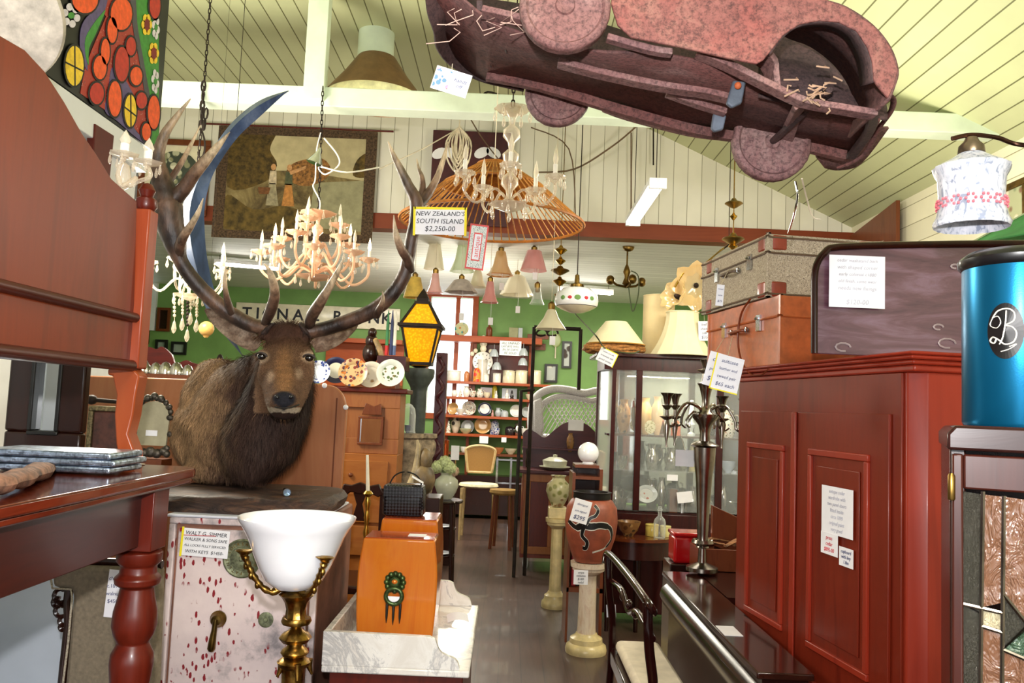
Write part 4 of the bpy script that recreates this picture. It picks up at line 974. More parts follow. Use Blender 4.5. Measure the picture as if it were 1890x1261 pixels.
for a_, b_ in ((599, 712), (638, 752), (570, 717)):
    q = P(a_, b_, YH - .02); g = G(); g.ball(q, (.012, .008, .012), 12) if a_ != 570 else g.ball(q, (.004, .004, .004), 8); ob('button', g, M_opal, t)
settle(t)
# ------------------------------------------------------------------ upholstered fire screen with scrolled sides
YU = 2.3
t = thing('upholstered_panel', 'grey upholstered high-backed panel with braid edge and carved scrolls under the table', 'upholstered chair back')
M_up = plain('grey_upholstery', '#7b6f5c', 0.9, 0, 0.1, 90, .3)
op = [(112, 1040), (300, 1046), (300, 1080), (300, 1290), (122, 1290), (135, 1180), (142, 1100), (140, 1084), (106, 1082), (104, 1060)]
w1 = OXZ(op, YU); lowz = .3
g = G(); pl = [p_ if p_[1] > P(200, 1280, YU).z else (p_[0], .3) for p_ in w1]; g.prism(pl, 0.05, TR(0, YU, 0) @ XZ); ob('upholstery', g, M_up, t, bevel=.012)
g = G(); br_ = OXZ([(104, 1062), (107, 1082), (141, 1084), (143, 1100), (136, 1180), (122, 1290)], YU); g.tube([V((a, YU - .028, b)) for a, b in br_], .003, 6); ob('braid', g, plain('braid', '#a09684', .9, 0, .3, 200), t)
g = G(); br_ = OXZ([(104, 1060), (112, 1036), (200, 1038), (300, 1042)], YU); g.tube([V((a, YU, b)) for a, b in br_], .012, 8); ob('top_rail', g, W_dark, t)
g = G(); sc = OXZ([(128, 1085), (125, 1110), (127, 1150), (118, 1230), (112, 1290)], YU); g.tube([V((a, YU, b)) for a, b in sc], .012, 8)
for cx, cy, r in ((112, 1100, 12), (106, 1112, 8), (112, 1128, 10), (118, 1146, 8), (116, 1158, 5)):
    q = P(cx, cy, YU); g.tube([q + V((r * MP(YU) * math.cos(R(a)), 0, r * MP(YU) * math.sin(R(a)))) for a in range(60, 330, 30)], .006, 6)
ob('carved_side', g, W_dark, t)
for a_ in (pl[4][0] + .03, pl[3][0] - .03): g = G(); g.lathe([(.012, 0), (.02, .1), (.024, .31)], 12, TR(a_, YU, 0)); ob('leg', g, W_dark, t)
settle(t)
q = P(209, 1096, YU - .04); t = thing('price_tag', 'tall white price tag hanging on the grey upholstered panel', 'price tag'); g = G(); g.X = TR(q.x, q.y, q.z, 0, R(3), 0); g.box((0, 0, 0), (.036, .001, .125)); ob('card', g, M_paper, t, smooth=0)
g = G()
for i, rw in enumerate(('chair', 'c.1890', 'walnut', '$450')): text_geo(rw, .014, TR(q.x, q.y - .001, q.z + .04 - .02 * i) @ XZ, .0002, g=g)
ob('writing', g, M_ink, t, smooth=0, fix=False); settle(t)
# rounded thing at the bottom left
g = G(); q = P(-10, 1300, 1.75); g.tube([q + V((-.06, 0, -.3)), q + V((-.02, 0, -.1)), q + V((-.02, 0, .03)), q + V((-.06, 0, .1))], [.06, .055, .045, .03], 16)
# ------------------------------------------------------------------ things seen under the dresser back
YM = 2.75
t = thing('standing_mirror', 'dark framed standing mirror behind the mahogany dresser back', 'mirror')
m0, m1 = P(22, 700, YM), P(163, 700, YM); zt_ = P(90, 640, YM).z; zb_ = 1.272
g = G(); w_ = m1.x - m0.x; h = zt_ - zb_ + .25; g.frame(w_, h, .085, .04, TR((m0.x + m1.x) / 2, YM, zb_ + h / 2) @ XZ); ob('frame', g, W_dark, t, bevel=.008)
g = G(); g.frame(w_ - .15, h - .15, .014, .05, TR((m0.x + m1.x) / 2, YM, zb_ + h / 2) @ XZ); ob('inner_moulding', g, M_black, t, bevel=.004)
g = G(); g.box(((m0.x + m1.x) / 2, YM + .008, zb_ + h / 2), (w_ - .16, .004, h - .16)); ob('glass', g, M_mirror, t, smooth=0)
settle(t)
# studded leather chair back with turned arm, behind the bracket
YC = 3.3
t = thing('leather_chair', 'old chair with studded brown leather back and turned dark rail behind the table', 'chair')
M_lea = plain('brown_leather', '#4a2a24', .5, 0, .3, 30, .3)
c = P(205, 783, YC); g = G(); g.box((c.x, YC, c.z - .06), (.13, .04, .22)); ob('backrest', g, M_lea, t, bevel=.01)
g = G(); g.frame(.17, .26, .02, .045, TR(c.x, YC, c.z - .06) @ XZ); ob('back_frame', g, plain('studs', '#6d6146', .5, .5, .4, 120, .6), t, bevel=.004)
a, b = P(170, 738, YC), P(216, 742, YC); g = G(); g.lathe([(0, -.02), (.018, -.012), (.02, 0), (.016, .012), (.009, .018), (.008, .1), (.008, (b - a).length)], 14, TR(*a) @ frame_z(b - a)); ob('rail', g, M_iron, t)
g = G(); g.span((c.x + .045, YC - .02, c.z + .03), (c.x + .075, YC + .02, c.z + .12)); ob('post', g, W_dark, t)
g = G(); g.span((c.x - .2, YC - .25, .4), (c.x + .12, YC + .1, .46)); ob('seat', g, M_lea, t, bevel=.015)
for sx in (-.18, .1):
    for sy in (-.22, .07): g = G(); g.lathe([(.014, 0), (.024, .2), (.02, .4)], 10, TR(c.x + sx, YC + sy, 0)); ob('leg', g, W_dark, t)
for sx in (-.075, .075): g = G(); g.span((c.x + sx - .012, YC, .44), (c.x + sx + .012, YC + .03, c.z - .1)); ob('stile', g, W_dark, t)
settle(t)
# ornate pewter frame with cream card
YO = 3.25
t = thing('ornate_frame', 'small ornate dark metal frame with cream insert and price sticker beside the stag', 'picture frame')
k_ = MP(YO); c = P(282, 790, YO)
g = G(); ins = [(-27, -32), (27, -32), (30, 20)] + arc(0, 20, 29, 0, 180, 10) + [(-30, 20)]
g.prism([(a * k_, b * k_) for a, b in ins], .012, TR(*c) @ XZ); ob('insert', g, plain('cream_card', '#a8a084', .7, 0, .08), t, smooth=0)
g = G()
rim = [(-29, -36), (-33, -10), (-31, 20)] + arc(0, 22, 33, 165, 15, 9) + [(31, 20), (33, -10), (29, -36)]
for i, (a, b) in enumerate(rim): g.ball(c + V((a * k_, -.006, b * k_)), (.011 + .003 * (i % 2), .009, .012), 9)
for a, b, r in ((-24, -42, 8), (-12, -46, 9), (0, -44, 10), (12, -46, 9), (24, -42, 8), (-30, -46, 7), (30, -46, 7), (0, 58, 7), (-12, 54, 7), (12, 54, 7)): g.ball(c + V((a * k_, -.006, b * k_)), (r * k_, .012, r * k_), 9)
ob('scrolled_rim', g, plain('dark_pewter', '#4a443c', .45, .7, .4, 60, .6), t)
g = G(); g.box(c + V((.0, -.008, -.02)), (.045, .001, .022)); ob('sticker', g, M_paper, t, smooth=0); settle(t)
o = COL.objects.get('ornate_frame')
# shelf it stands on (narrow)
g = G(); zf = min(v.z for v in [c + V((0, 0, -55 * k_))]); g.span((c.x - .06, YO - .04, 0.0), (c.x + .06, YO + .06, zf - .002)); solo('plant_stand', g, W_mid, 'plain wooden stand carrying the ornate dark metal frame', 'stand', smooth=0)
# ------------------------------------------------------------------ rusted pedal car slung from the ceiling
def rust(name, c1, c2, c3, red):
    s = NT(name); n1 = s.noise(s.co(), 9, 8, 0.7, 0.6); n2 = s.noise(s.co(), 120, 6, 0.75); n3 = s.noise(s.co(), 4, 4, 0.6)
    c1, c2, c3, red = [tuple(v * .88 for v in _rgb(q)) for q in (c1, c2, c3, red)]
    a = s.ramp(n1, [(0.3, c1), (0.5, c2), (0.7, c3)]); b = s.mix(s.ramp(n3, [(0.45, (0, 0, 0)), (0.6, (.75,) * 3)]), a, red)
    s.l(s.mix(0.8, b, s.ramp(n2, [(0.36, (.42, .38, .4)), (0.56, (1, 1, 1))]), 'MULTIPLY'), s.b.inputs['Base Color'])
    s.bump(n2, 0.5, 0.004); s.set(Roughness=0.72); MATS[name] = s.m; return s.m
M_rust = rust('rust', '#5d4040', '#7a524d', '#94706a', '#8d4f48')
M_rustred = rust('rust_red_paint', '#7f4a44', '#985d55', '#ab7c6c', '#a8463f')
M_rustd = rust('rust_dark', '#3c2d2c', '#523b3a', '#6b4c47', '#5d403b')
M_rustp = rust('rust_pale', '#83595a', '#9c7270', '#bb9c94', '#96645c')
t = thing('pedal_car', 'large rusted red toy truck hung on wires from the boarded ceiling', 'toy truck')
def sheet(nm, rows, m, th=0.006, parent=None, sub=4):
    """bent sheet metal through rows of points (x, y, Y)"""
    n = len(rows[0]); rr = [smooth_path(r, sub) for r in rows]; g = G()
    vs = [P(*q) for r in rr for q in r]; w_ = len(rr[0]); fs = [(j * w_ + i, j * w_ + i + 1, (j + 1) * w_ + i + 1, (j + 1) * w_ + i) for j in range(len(rr) - 1) for i in range(w_ - 1)]
    g.add(vs, fs); o = ob(nm, g, m, parent or t, fix=False, smooth=50); s = o.modifiers.new('t', 'SOLIDIFY'); s.thickness = th; s.offset = 0; return o
# near side with fender arch
NY = 1.45
out = [(1128, -330), (1640, -330), (1660, -60), (1560, 18), (1610, 48), (1642, 88), (1656, 130), (1650, 158), (1638, 182), (1626, 168), (1612, 150), (1609, 115), (1600, 88), (1580, 58), (1548, 42), (1512, 39), (1475, 46), (1445, 66), (1422, 95), (1408, 112), (1396, 119), (1345, 109), (1290, 96), (1235, 84), (1165, 70), (1140, 48), (1128, 10)]
out = [(1128, -330), (1400, -330), (1440, -60), (1500, -8), (1560, 14)] + out[4:]
g = plate_xz(out, NY, 0.007); o = ob('side_panel', g, M_rustred, t, bevel=.002)
# fender roll: outer lip going inwards
arcp = [(1420, 98, NY), (1445, 66, NY), (1475, 46, NY), (1512, 39, NY), (1548, 42, NY), (1580, 58, NY), (1600, 88, NY), (1609, 115, NY), (1613, 152, NY)]
sheet('fender_lip', [arcp, [(945 + (x - 945) * .965, y + 8, NY + .05) for x, y, Y in arcp]], M_rustd)
rimo = [(1440, -60, NY), (1500, -8, NY), (1560, 14, NY), (1610, 48, NY), (1642, 88, NY), (1656, 130, NY), (1650, 158, NY), (1640, 184, NY)]
sheet('fender_top', [rimo, [(945 + (x - 945) * .88 + 10, y + 70, NY + .2) for x, y, Y in rimo]], M_rust)
# wheel well and floor pan
sheet('wheel_well', [[(1395, 60, 1.75), (1440, 20, 1.75), (1520, 10, 1.75), (1590, 40, 1.75), (1625, 110, 1.75), (1632, 200, 1.75)], [(1400, 120, 1.7), (1450, 110, 1.7), (1520, 110, 1.7), (1580, 130, 1.7), (1615, 160, 1.7), (1636, 205, 1.7)], [(1400, 178, 1.62), (1450, 190, 1.62), (1500, 200, 1.62), (1560, 208, 1.62), (1600, 212, 1.62), (1636, 222, 1.62)]], M_rustd)
pan_n = [(800, -60, 1.5), (880, 20, 1.52), (960, 60, 1.52), (1080, 92, 1.52), (1200, 98, 1.52), (1300, 115, 1.52), (1400, 150, 1.55), (1500, 195, 1.6), (1625, 222, 1.62)]
pan_f = [(812, 96, 1.88), (880, 142, 1.92), (960, 158, 1.93), (1050, 178, 1.93), (1140, 204, 1.93), (1250, 240, 1.93), (1370, 256, 1.93), (1450, 270, 1.93), (1570, 292, 1.93)]
sheet('floor_pan', [pan_n, [((a[0] + b[0]) / 2, (a[1] + b[1]) / 2 - 10, (a[2] + b[2]) / 2) for a, b in zip(pan_n, pan_f)], pan_f], M_rust)
sheet('far_side', [pan_f, [(945 + (x - 945) * 1.0, y - 150, 2.0) for x, y, Y in pan_f]], M_rustd)
# front fender at the left, torn edge
fr1 = [(790, -80, 1.6), (784, -20, 1.62), (793, 25, 1.66), (800, 60, 1.7), (806, 90, 1.78), (835, 122, 1.86), (880, 148, 1.92), (930, 160, 1.94), (968, 168, 1.95)]
fr2 = [(880, -120, 1.5), (865, -60, 1.52), (862, -20, 1.56), (862, 10, 1.6), (868, 40, 1.7), (880, 70, 1.78), (905, 100, 1.84), (940, 120, 1.88), (970, 140, 1.9)]
mid = [((a[0] + b[0]) / 2, (a[1] + b[1]) / 2 - 22, (a[2] + b[2]) / 2 + .06) for a, b in zip(fr1, fr2)]
sheet('front_fender', [[(x + 3 * math.sin(i * 2.3), y, Y) for i, (x, y, Y) in enumerate(fr1)], mid, fr2], M_rustd)
# chassis rails
def rail(pts, wd, m=M_rustp, nm='chassis_rail', h=.012):
    g = G(); P3 = [P(*p) for p in smooth_path(pts, 4)]; rings = []
    for i, p in enumerate(P3):
        d = (P3[min(i + 1, len(P3) - 1)] - P3[max(0, i - 1)]).normalized(); s_ = V((0, 1, 0)); s_ = (s_ - d * s_.dot(d)).normalized(); u = s_.cross(d)
        rings.append([p + s_ * a * wd / 2 + u * b * h / 2 for a, b in ((-1, -1), (1, -1), (1, 1), (-1, 1))])
    g.loft(rings); return ob(nm, g, m, t, bevel=.0015)
rail([(1285, 98, 1.5), (1340, 120, 1.5), (1420, 160, 1.51), (1480, 188, 1.52), (1560, 203, 1.52), (1615, 212, 1.52)], .03)
rail([(1030, 116, 1.6), (1110, 137, 1.6), (1220, 160, 1.6), (1300, 172, 1.6), (1360, 186, 1.6)], .032)
rail([(1230, 172, 1.68), (1290, 193, 1.68), (1340, 208, 1.68)], .025)
rail([(890, 22, 1.5), (960, 38, 1.5), (1040, 60, 1.5)], .035, M_rustp)
rail([(898, 140, 1.88), (1000, 160, 1.88), (1150, 205, 1.88), (1300, 244, 1.88), (1440, 262, 1.88), (1560, 288, 1.88)], .02, M_rust, h=.022)
rail([(1120, 70, 1.48), (1200, 92, 1.48), (1240, 98, 1.48)], .02)
rail([(1395, 96, 1.5), (1420, 122, 1.53), (1428, 165, 1.54)], .05)
rail([(885, 10, 1.52), (892, 60, 1.7), (905, 118, 1.84)], .02, M_rustd, 'cross_member'); rail([(925, 45, 1.55), (935, 80, 1.7), (948, 125, 1.85)], .02, M_rustd, 'cross_member')
rail([(1478, 190, 1.55), (1462, 225, 1.75), (1450, 262, 1.88)], .03, M_rustp, 'cross_member'); rail([(1610, 212, 1.55), (1605, 240, 1.7), (1570, 290, 1.9)], .02, M_rustd, 'cross_member')
# bumper loop and far rear fender
g = G(); g.tube([P(*p) for p in smooth_path([(1628, 168, 1.6), (1648, 182, 1.62), (1644, 206, 1.66), (1620, 240, 1.75), (1600, 280, 1.84), (1572, 300, 1.88), (1545, 310, 1.9)], 5)], .006, 8, flat=.6); ob('bumper', g, M_rust, t)
sheet('rear_fender', [[(1500, 268, 1.9), (1540, 276, 1.9), (1590, 262, 1.88), (1620, 215, 1.8)], [(1506, 288, 1.97), (1535, 294, 1.97), (1580, 284, 1.95), (1625, 235, 1.85)], [(1522, 309, 2.0), (1550, 313, 2.0), (1590, 300, 1.98), (1640, 235, 1.86)]], M_rustp)
sheet('running_board', [[(1110, 188, 1.95), (1180, 208, 1.95), (1260, 230, 1.95), (1340, 240, 1.95)], [(1112, 205, 2.0), (1160, 222, 2.0), (1270, 250, 2.0), (1335, 258, 2.0)]], M_rustp)
for pts_ in ([(1352, 150), (1376, 152), (1368, 192), (1350, 200), (1340, 192)], [(1316, 210), (1340, 214), (1334, 240), (1318, 244), (1312, 238)]):
    g = plate_xz(pts_, 1.55 if pts_[0][1] < 200 else 1.7, .012); ob('pedal', g, plain('pedal_grey', '#5c6470', .6, .3, .2), t, bevel=.003)
q = P(1362, 158, 1.535); g = G(); g.ball(q, .007, 10); ob('pedal_bolt', g, plain('rust_orange', '#b5592c', .7), t)
# wheels
def wheel(cx, cy, Y, rp, m, tilt=0):
    c = P(cx, cy, Y); r = rp * MP(Y); g = G()
    g.lathe([(0, -.004), (.016, -.008), (.018, -.004), (.034, -.002), (.05, -.005), (r * .80, -.002), (r * .86, -.009), (r * .96, -.006), (r, .002), (r * .97, .010), (r * .99, .018), (r * .93, .026), (r * .5, .03), (0, .03)], 56, TR(c.x, c.y, c.z, 0, 0, tilt) @ Matrix.Rotation(-PI / 2, 4, 'X'), rf=lambda a, j: 1 + (.012 * noise.noise(V((math.cos(a) * 5, math.sin(a) * 5, j))) + .006 * math.sin(a * 31) if 6 < j < 12 else 0))
    return ob('wheel', g, m, t, smooth=50)
wheel(1043, 12, 1.43, 88, M_rustp); wheel(1030, 172, 1.97, 63, M_rustp); wheel(1425, 262, 1.86, 75, M_rustp)
g = G(); g.tube([P(1043, 12, 1.45), P(1030, 172, 1.97)], .008, 8); ob('axle', g, M_rustd, t)
g = G(); g.tube([P(1530, 165, 1.55), P(1425, 262, 1.86)], .008, 8); ob('axle', g, M_rustd, t)
# tangled wire and straw
for k in range(9):
    g = G(); x, y = rnd.uniform(830, 960), rnd.uniform(10, 70); Y = 1.49; pts = [P(x + rnd.uniform(-18, 18) * i, y + rnd.uniform(4, 16) * i, Y - .01) for i in range(4)]; g.tube(pts, .0009, 4); ob('wire_scrap', g, plain('straw', '#c9a89a', .8), t)
for k in range(22):
    g = G(); x, y = 1500 + rnd.gauss(0, 20), 170 + rnd.gauss(0, 18); pts = [P(x + rnd.uniform(-14, 14) * i, y + rnd.uniform(-7, 7) * i, 1.49) for i in range(3)]; g.tube(pts, .0016, 4); ob('nest_straw', g, plain('nest', '#a98a72', .9), t)
for wx, wY in ((1180, 1.5), (1560, 1.62), (880, 1.7)):
    a = P(wx, -40, wY); g = G(); g.tube([a, V((a.x, a.y, ZC + .02))], .002, 5); ob('hanging_wire', g, M_iron, t)
settle(t)
# its ticket
t = thing('greeting_card', 'white card with a flower picture and handwriting clipped to the rusted toy truck', 'card'); Yk = 1.6
c = P(833, 151, Yk); X = TR(c.x, c.y, c.z) @ Matrix.Rotation(R(15), 4, 'Y') @ XZ; k_ = MP(Yk)
g = G(); g.X = X; g.box((0, 0, 0), (70 * k_, 46 * k_, .001)); ob('card', g, M_paper, t, smooth=0)
g = G(); g.X = X; g.box((-18 * k_, 0, .0009), (30 * k_, 38 * k_, .0005)); ob('picture', g, spots('flower_print', '#f3d9dd', ['#e8622c', '#ef8fb0', '#5f8aa8'], 85, .4, .45, .6), t, smooth=0)
g = text_geo('hands\noff', 11 * k_, X @ TR(16 * k_, 0, .0012), .0002, shear=.3); ob('writing', g, M_ink, t, smooth=0, fix=False)
g = G(); g.tube([c + V((0, 0, 22 * k_)), P(835, 118, 1.62)], .0008, 4); ob('string', g, M_string, t); settle(t)
# ------------------------------------------------------------------ chains
def chain(g, a, b, r=.006, w=.0018, every=None):
    d = b - a; L = d.length; step = r * 2.4; n = max(2, int(L / step)); M0 = frame_z(d)
    for i in range(n):
        c = a + d * ((i + .5) / n); X = Matrix.Translation(c) @ M0 @ Matrix.Rotation((i % 2) * PI / 2, 4, 'Z')
        g.tube([X @ V((r * .55 * math.cos(q), 0, step * .66 * math.sin(q))) for q in [k * PI / 4 for k in range(8)]], w, 4, closed=True)
    return g
YBM = YT - .09
t = thing('iron_chain', 'heavy dark iron chain with hook hanging from the tie beam behind the antler tips', 'chain')
a = P(376, 150, YBM - .02); b = P(371, 240, YBM - .02)
ob('chain', chain(G(), a, b, .022, .006), M_iron, t)
ob('loose_end', chain(G(), P(381, 200, YBM - .03), P(376, 240, YBM - .03), .022, .006), M_iron, t)
g = G(); g.tube([P(*p) for p in smooth_path([(372, 240, YBM), (378, 262, YBM), (376, 285, YBM), (368, 292, YBM), (366, 280, YBM)], 4)], .006, 6); ob('hook', g, M_iron, t); settle(t)
# ------------------------------------------------------------------ big flared shade on a white duct
t = thing('duct_hood', 'white round duct with brown flared hood fixed to the ceiling behind the tie beam', 'hood'); Yd = 5.55; c = P(699, 183, Yd)
k_ = MP(Yd); zr = c.z; zc = P(694, 108, Yd).z
g = G(); g.lathe([(34 * k_, zc - .02), (34 * k_, ZC + .02)], 32, TR(P(694, 90, Yd).x, Yd, 0)); ob('duct', g, M_beam, t)
g = G(); g.lathe([(36 * k_, zc), (38 * k_, zc - .01), (60 * k_, zc - (zc - zr) * .45), (94 * k_, zr), (95 * k_, zr - .006)], 48, TR(P(697, 90, Yd).x, Yd, 0), cap=False); ob('hood', g, plain('hood_brown', '#8a6a4a', .35, .3, .1), t)
g = G(); g.lathe([(35 * k_, zc - .008), (59 * k_, zc - (zc - zr) * .45 - .01), (92 * k_, zr - .002)], 48, TR(P(697, 90, Yd).x, Yd, 0), cap=False); ob('hood_lining', g, plain('hood_cream', '#dfe0ac', .5), t); settle(t)
# ------------------------------------------------------------------ fluorescent tubes
M_tube = emis('tube_light', '#fffaf0', 22.0); M_fix = plain('fixture_white', '#eef0ee', .5)
def tube_light(a, b, label, hang=None, w_=.075, st=40):
    t = thing('fluorescent_light', label, 'ceiling light', group='bare fluorescent tube fittings'); d = b - a; X = TR(*((a + b) / 2)) @ frame_z(d); L = d.length
    g = G(); g.X = X; g.box((0, .02, 0), (w_, .03, L)) if False else None
    R_ = frame_z(d); up = V((0, 0, 1)); sx = up.cross(d.normalized()).normalized()
    m = (a + b) / 2; q = Matrix((( sx.x, d.normalized().x, up.x, 0), (sx.y, d.normalized().y, up.y, 0), (sx.z, d.normalized().z, up.z, 0), (0, 0, 0, 1)))
    g = G(); g.box(m + V((0, 0, .03)), (w_, L, .035), X=q); ob('housing', g, M_fix, t, bevel=.003)
    for e in (a, b): g = G(); g.box(e + V((0, 0, .012)), (w_ * 1.05, .03, .07), X=q); ob('end_cap', g, M_fix, t, bevel=.003)
    g = G(); g.tube([a, b], .02, 10); ob('tube', g, M_tube, t)
    if hang:
        for e in (a.lerp(b, .06), a.lerp(b, .94)): g = G(); g.tube([e + V((0, 0, .05)), V((e.x, e.y, hang))], .003, 4); ob('hanging_wire', g, M_iron, t)
    settle(t); return t
a = PZ(1214, 342, 3.0); b = PZ(1168, 412, 3.0)
tube_light(a, b, 'hanging fluorescent light in front of the white gable boards', ZC + .02, .11)
ZBK = zb0
q = PZ(470, 492, ZBK - .08); tube_light(q + V((-.4, -.1, 0)), q + V((.25, .1, 0)), 'fluorescent light on the back room ceiling behind the stag antlers', ZBK + .04)
q = PZ(1085, 538, ZBK - .08); tube_light(q + V((-.35, 0, 0)), q + V((.3, .1, 0)), 'fluorescent light on the back room ceiling above the flowered opal lamp', ZBK + .04)
# ------------------------------------------------------------------ crystal chandeliers
def mesh_of(g, nm, m, sm=45):
    o = ob(nm, g, m, None, smooth=sm); me = o.data; bpy.data.objects.remove(o); return me
def inst(me, nm, parent, loc, rz=0):
    o = bpy.data.objects.new(nm, me); link(o, parent); o.location = loc; o.rotation_euler = (0, 0, rz); return o
M_peach = glass('peach_glass', '#f0c3a0', .55, .05)
def chandelier(nm, label, c, tiers, stem_r, top, bot, m, mc=None, drops_n=2, cupr=.03, ch=.07, lit=(), chain_to=None, scale=1, cordm=None):
    t = thing(nm, label, 'chandelier', (0, 0, 0)); mc = mc or m
    g = G(); pr = []; n = 9
    for i in range(n): z = bot + (top - bot) * i / (n - 1); pr += [(stem_r * (.35 if i % 2 else 1.0) * (1.2 if i in (2, 6) else 1), z - .006), (stem_r * (.5 if i % 2 else 1.15), z + (top - bot) * .05)]
    g.lathe([(0, bot - .02)] + pr + [(0, top + .03)], 14, TR(c.x, c.y, c.z)); ob('stem', g, m, t)
    for (zc_, rr) in ((top, cupr * 1.7), (bot, cupr * 1.9)):
        g = G(); g.lathe([(.008, -.02), (rr * .4, -.012), (rr, .006), (rr * 1.08, .012), (rr * .5, .006), (0, .004)], 20, TR(c.x, c.y, c.z + zc_), rf=lambda a, j: 1 + .07 * math.cos(8 * a) if 1 < j < 4 else 1); ob('bowl', g, m, t)
    G0 = G(); drop(G0, V((0, 0, 0)), .045, .0085); G0.ball((0, 0, .006), .0055, 8); dm = mesh_of(G0, 'crystal_drop', M_crystal)
    gb = G(); gb.ball((0, 0, 0), .006, 8)
    cm = G(); cm.lathe([(.004, -.022), (.010, -.014), (cupr * .8, 0), (cupr, .012), (cupr * 1.02, .014), (cupr * .5, .004), (0, .003)], 16, rf=lambda a, j: 1 + .08 * math.cos(8 * a) if j in (2, 3, 4) else 1); cm = mesh_of(cm, 'drip_dish', mc)
    kd = G(); kd.lathe([(.009, 0), (.009, ch * .55)], 10); kd = mesh_of(kd, 'candle', M_candle)
    fb = G(); fb.lathe([(.006, 0), (.011, ch * .18), (.007, ch * .45), (0, ch * .72)], 10); fbm = mesh_of(fb, 'bulb', M_bulb); fbl = G(); fbl.v, fbl.f, fbl.m = fb.v, fb.f, fb.m; flm = mesh_of(fbl, 'bulb', emis('lit_bulb', '#ffe0a8', 6.0))
    k = 0
    for (na, r, z, zr, off) in tiers:
        for i in range(na):
            a = off + 2 * PI * i / na; ca, sa = math.cos(a), math.sin(a); e = V((c.x + ca * r, c.y + sa * r, c.z + z + zr))
            g = G(); g.tube(smooth_path([(c.x + ca * stem_r, c.y + sa * stem_r, c.z + z), (c.x + ca * r * .35, c.y + sa * r * .35, c.z + z + .02), (c.x + ca * r * .7, c.y + sa * r * .7, c.z + z - .05 * scale), (c.x + ca * r * .98, c.y + sa * r * .98, c.z + z - .03 * scale + zr * .3), tuple(e - V((0, 0, .018)))], 4), .0065 * scale, 7); arm = ob('arm', g, m, t)
            inst(cm, 'drip_dish', arm, e); inst(kd, 'candle', arm, e); inst(flm if k in lit else fbm, 'bulb', arm, e + V((0, 0, ch * .55)))
            for j in range(drops_n): b_ = a + 2 * PI * j / drops_n + .5; inst(dm, 'crystal_drop', arm, e + V((cupr * math.cos(b_), cupr * math.sin(b_), .0)))
            k += 1
    for j in range(6): b_ = j * PI / 3; inst(dm, 'crystal_drop', t, (c.x + cupr * 1.8 * math.cos(b_), c.y + cupr * 1.8 * math.sin(b_), c.z + top - .0)); inst(dm, 'crystal_drop', t, (c.x + cupr * 1.9 * math.cos(b_ + .5), c.y + cupr * 1.9 * math.sin(b_ + .5), c.z + bot))
    if chain_to: ob('chain', chain(G(), V((c.x, c.y, c.z + top + .02)), chain_to, .012, .0028), M_iron if cordm is None else cordm, t)
    return settle(t)
Yp = YBM - .03; c = P(583, 470, Yp); k_ = MP(Yp)
chandelier('peach_chandelier', 'peach glass chandelier with tiers of candle bulbs hanging before the woven tapestry', c, [(8, 98 * k_, -.10, .085, .2), (5, 66 * k_, -.02, .10, .6), (3, 40 * k_, .05, .13, .3)], .028, .235, -.14, M_peach, None, 4, .058, .11, (0, 5, 8), P(596, 160, Yp), 1.3)
q = c + V((0, 0, 0)); g = G(); g.tube([P(*p) for p in smooth_path([(598, 255, Yp), (622, 285, Yp), (625, 305, Yp), (600, 322, Yp), (590, 308, Yp), (640, 318, Yp), (700, 309, Yp + .2)], 5)], .005, 5)
g.tube([P(*p) for p in smooth_path([(592, 245, Yp), (584, 280, Yp), (582, 330, Yp), (578, 345, Yp), (590, 370, Yp), (589, 395, Yp)], 5)], .005, 5)
solo('electric_cable', g, plain('cable_white', '#e6e0d4', .6), 'looped white electric cable tangled on the chain of the peach chandelier', 'cable')
t = thing('ceiling_cup', 'small chrome cone shaped ceiling cup on the chain above the peach chandelier', 'ceiling cup'); q = P(585, 290, Yp - .02); g = G(); g.lathe([(.004, .06), (.01, .05), (.018, .02), (.045, -.03), (.05, -.04), (.0, -.035)], 20, TR(*q, 0, .3, 0)); ob('cone', g, M_chrome, t); settle(t)
Yl = 4.3; c = P(350, 520, Yl)
chandelier('crystal_chandelier', 'clear crystal chandelier partly hidden behind the stag antler at the side of the blue crescent', c, [(5, 70 * MP(Yl), -.01, .09, 2.2)], .02, .16, -.08, M_crystal, None, 4, .038, .10, (), V((c.x, c.y, ZC + .02)))
Yc2 = 3.3; c = P(940, 352, Yc2)
chandelier('crystal_chandelier', 'clear crystal chandelier with tall white candles hung before the cane shade', c, [(5, .19, -.02, .06, -.3)], .030, .33, -.07, M_crystal, None, 5, .04, .11, (), V((c.x, c.y, ZC + .02)), .9)
c0 = c
# strings of beads dangling from the left chandelier
bm_ = G()
def bead_string(px, y0, y1, Y, n, dark, label, fin=True):
    t = thing('bead_string', label, 'crystal string', group='strings of glass beads'); a, b = P(px, y0, Y), P(px, y1, Y); g = G(); g.tube([a, b], .001, 4); ob('thread', g, M_string, t)
    me = mesh_of((lambda g: (g.ball((0, 0, 0), .0085, 8), g)[1])(G()), 'bead', M_iron if dark else M_crystal)
    for i in range(n): inst(me, 'bead', t, a.lerp(b, i / n))
    if fin: g = G(); drop(g, b, .075, .014); ob('pendant_drop', g, M_crystal, t)
    return settle(t)
for k, (px, y0, y1, n, dk) in enumerate(((322, 545, 590, 6, 0), (337, 548, 585, 6, 0), (346, 552, 606, 8, 1), (352, 556, 575, 3, 0), (363, 560, 588, 5, 0))):
    bead_string(px, y0, y1, 4.35, n, dk, ['glass bead string nearest the mahogany post', 'glass bead string with long drop beside the dark bead string', 'dark bead string ending in a round crystal ball', 'short glass bead string between the dark one and the blue crescent', 'glass bead string closest to the blue crescent'][k] + ' under the crystal chandelier')
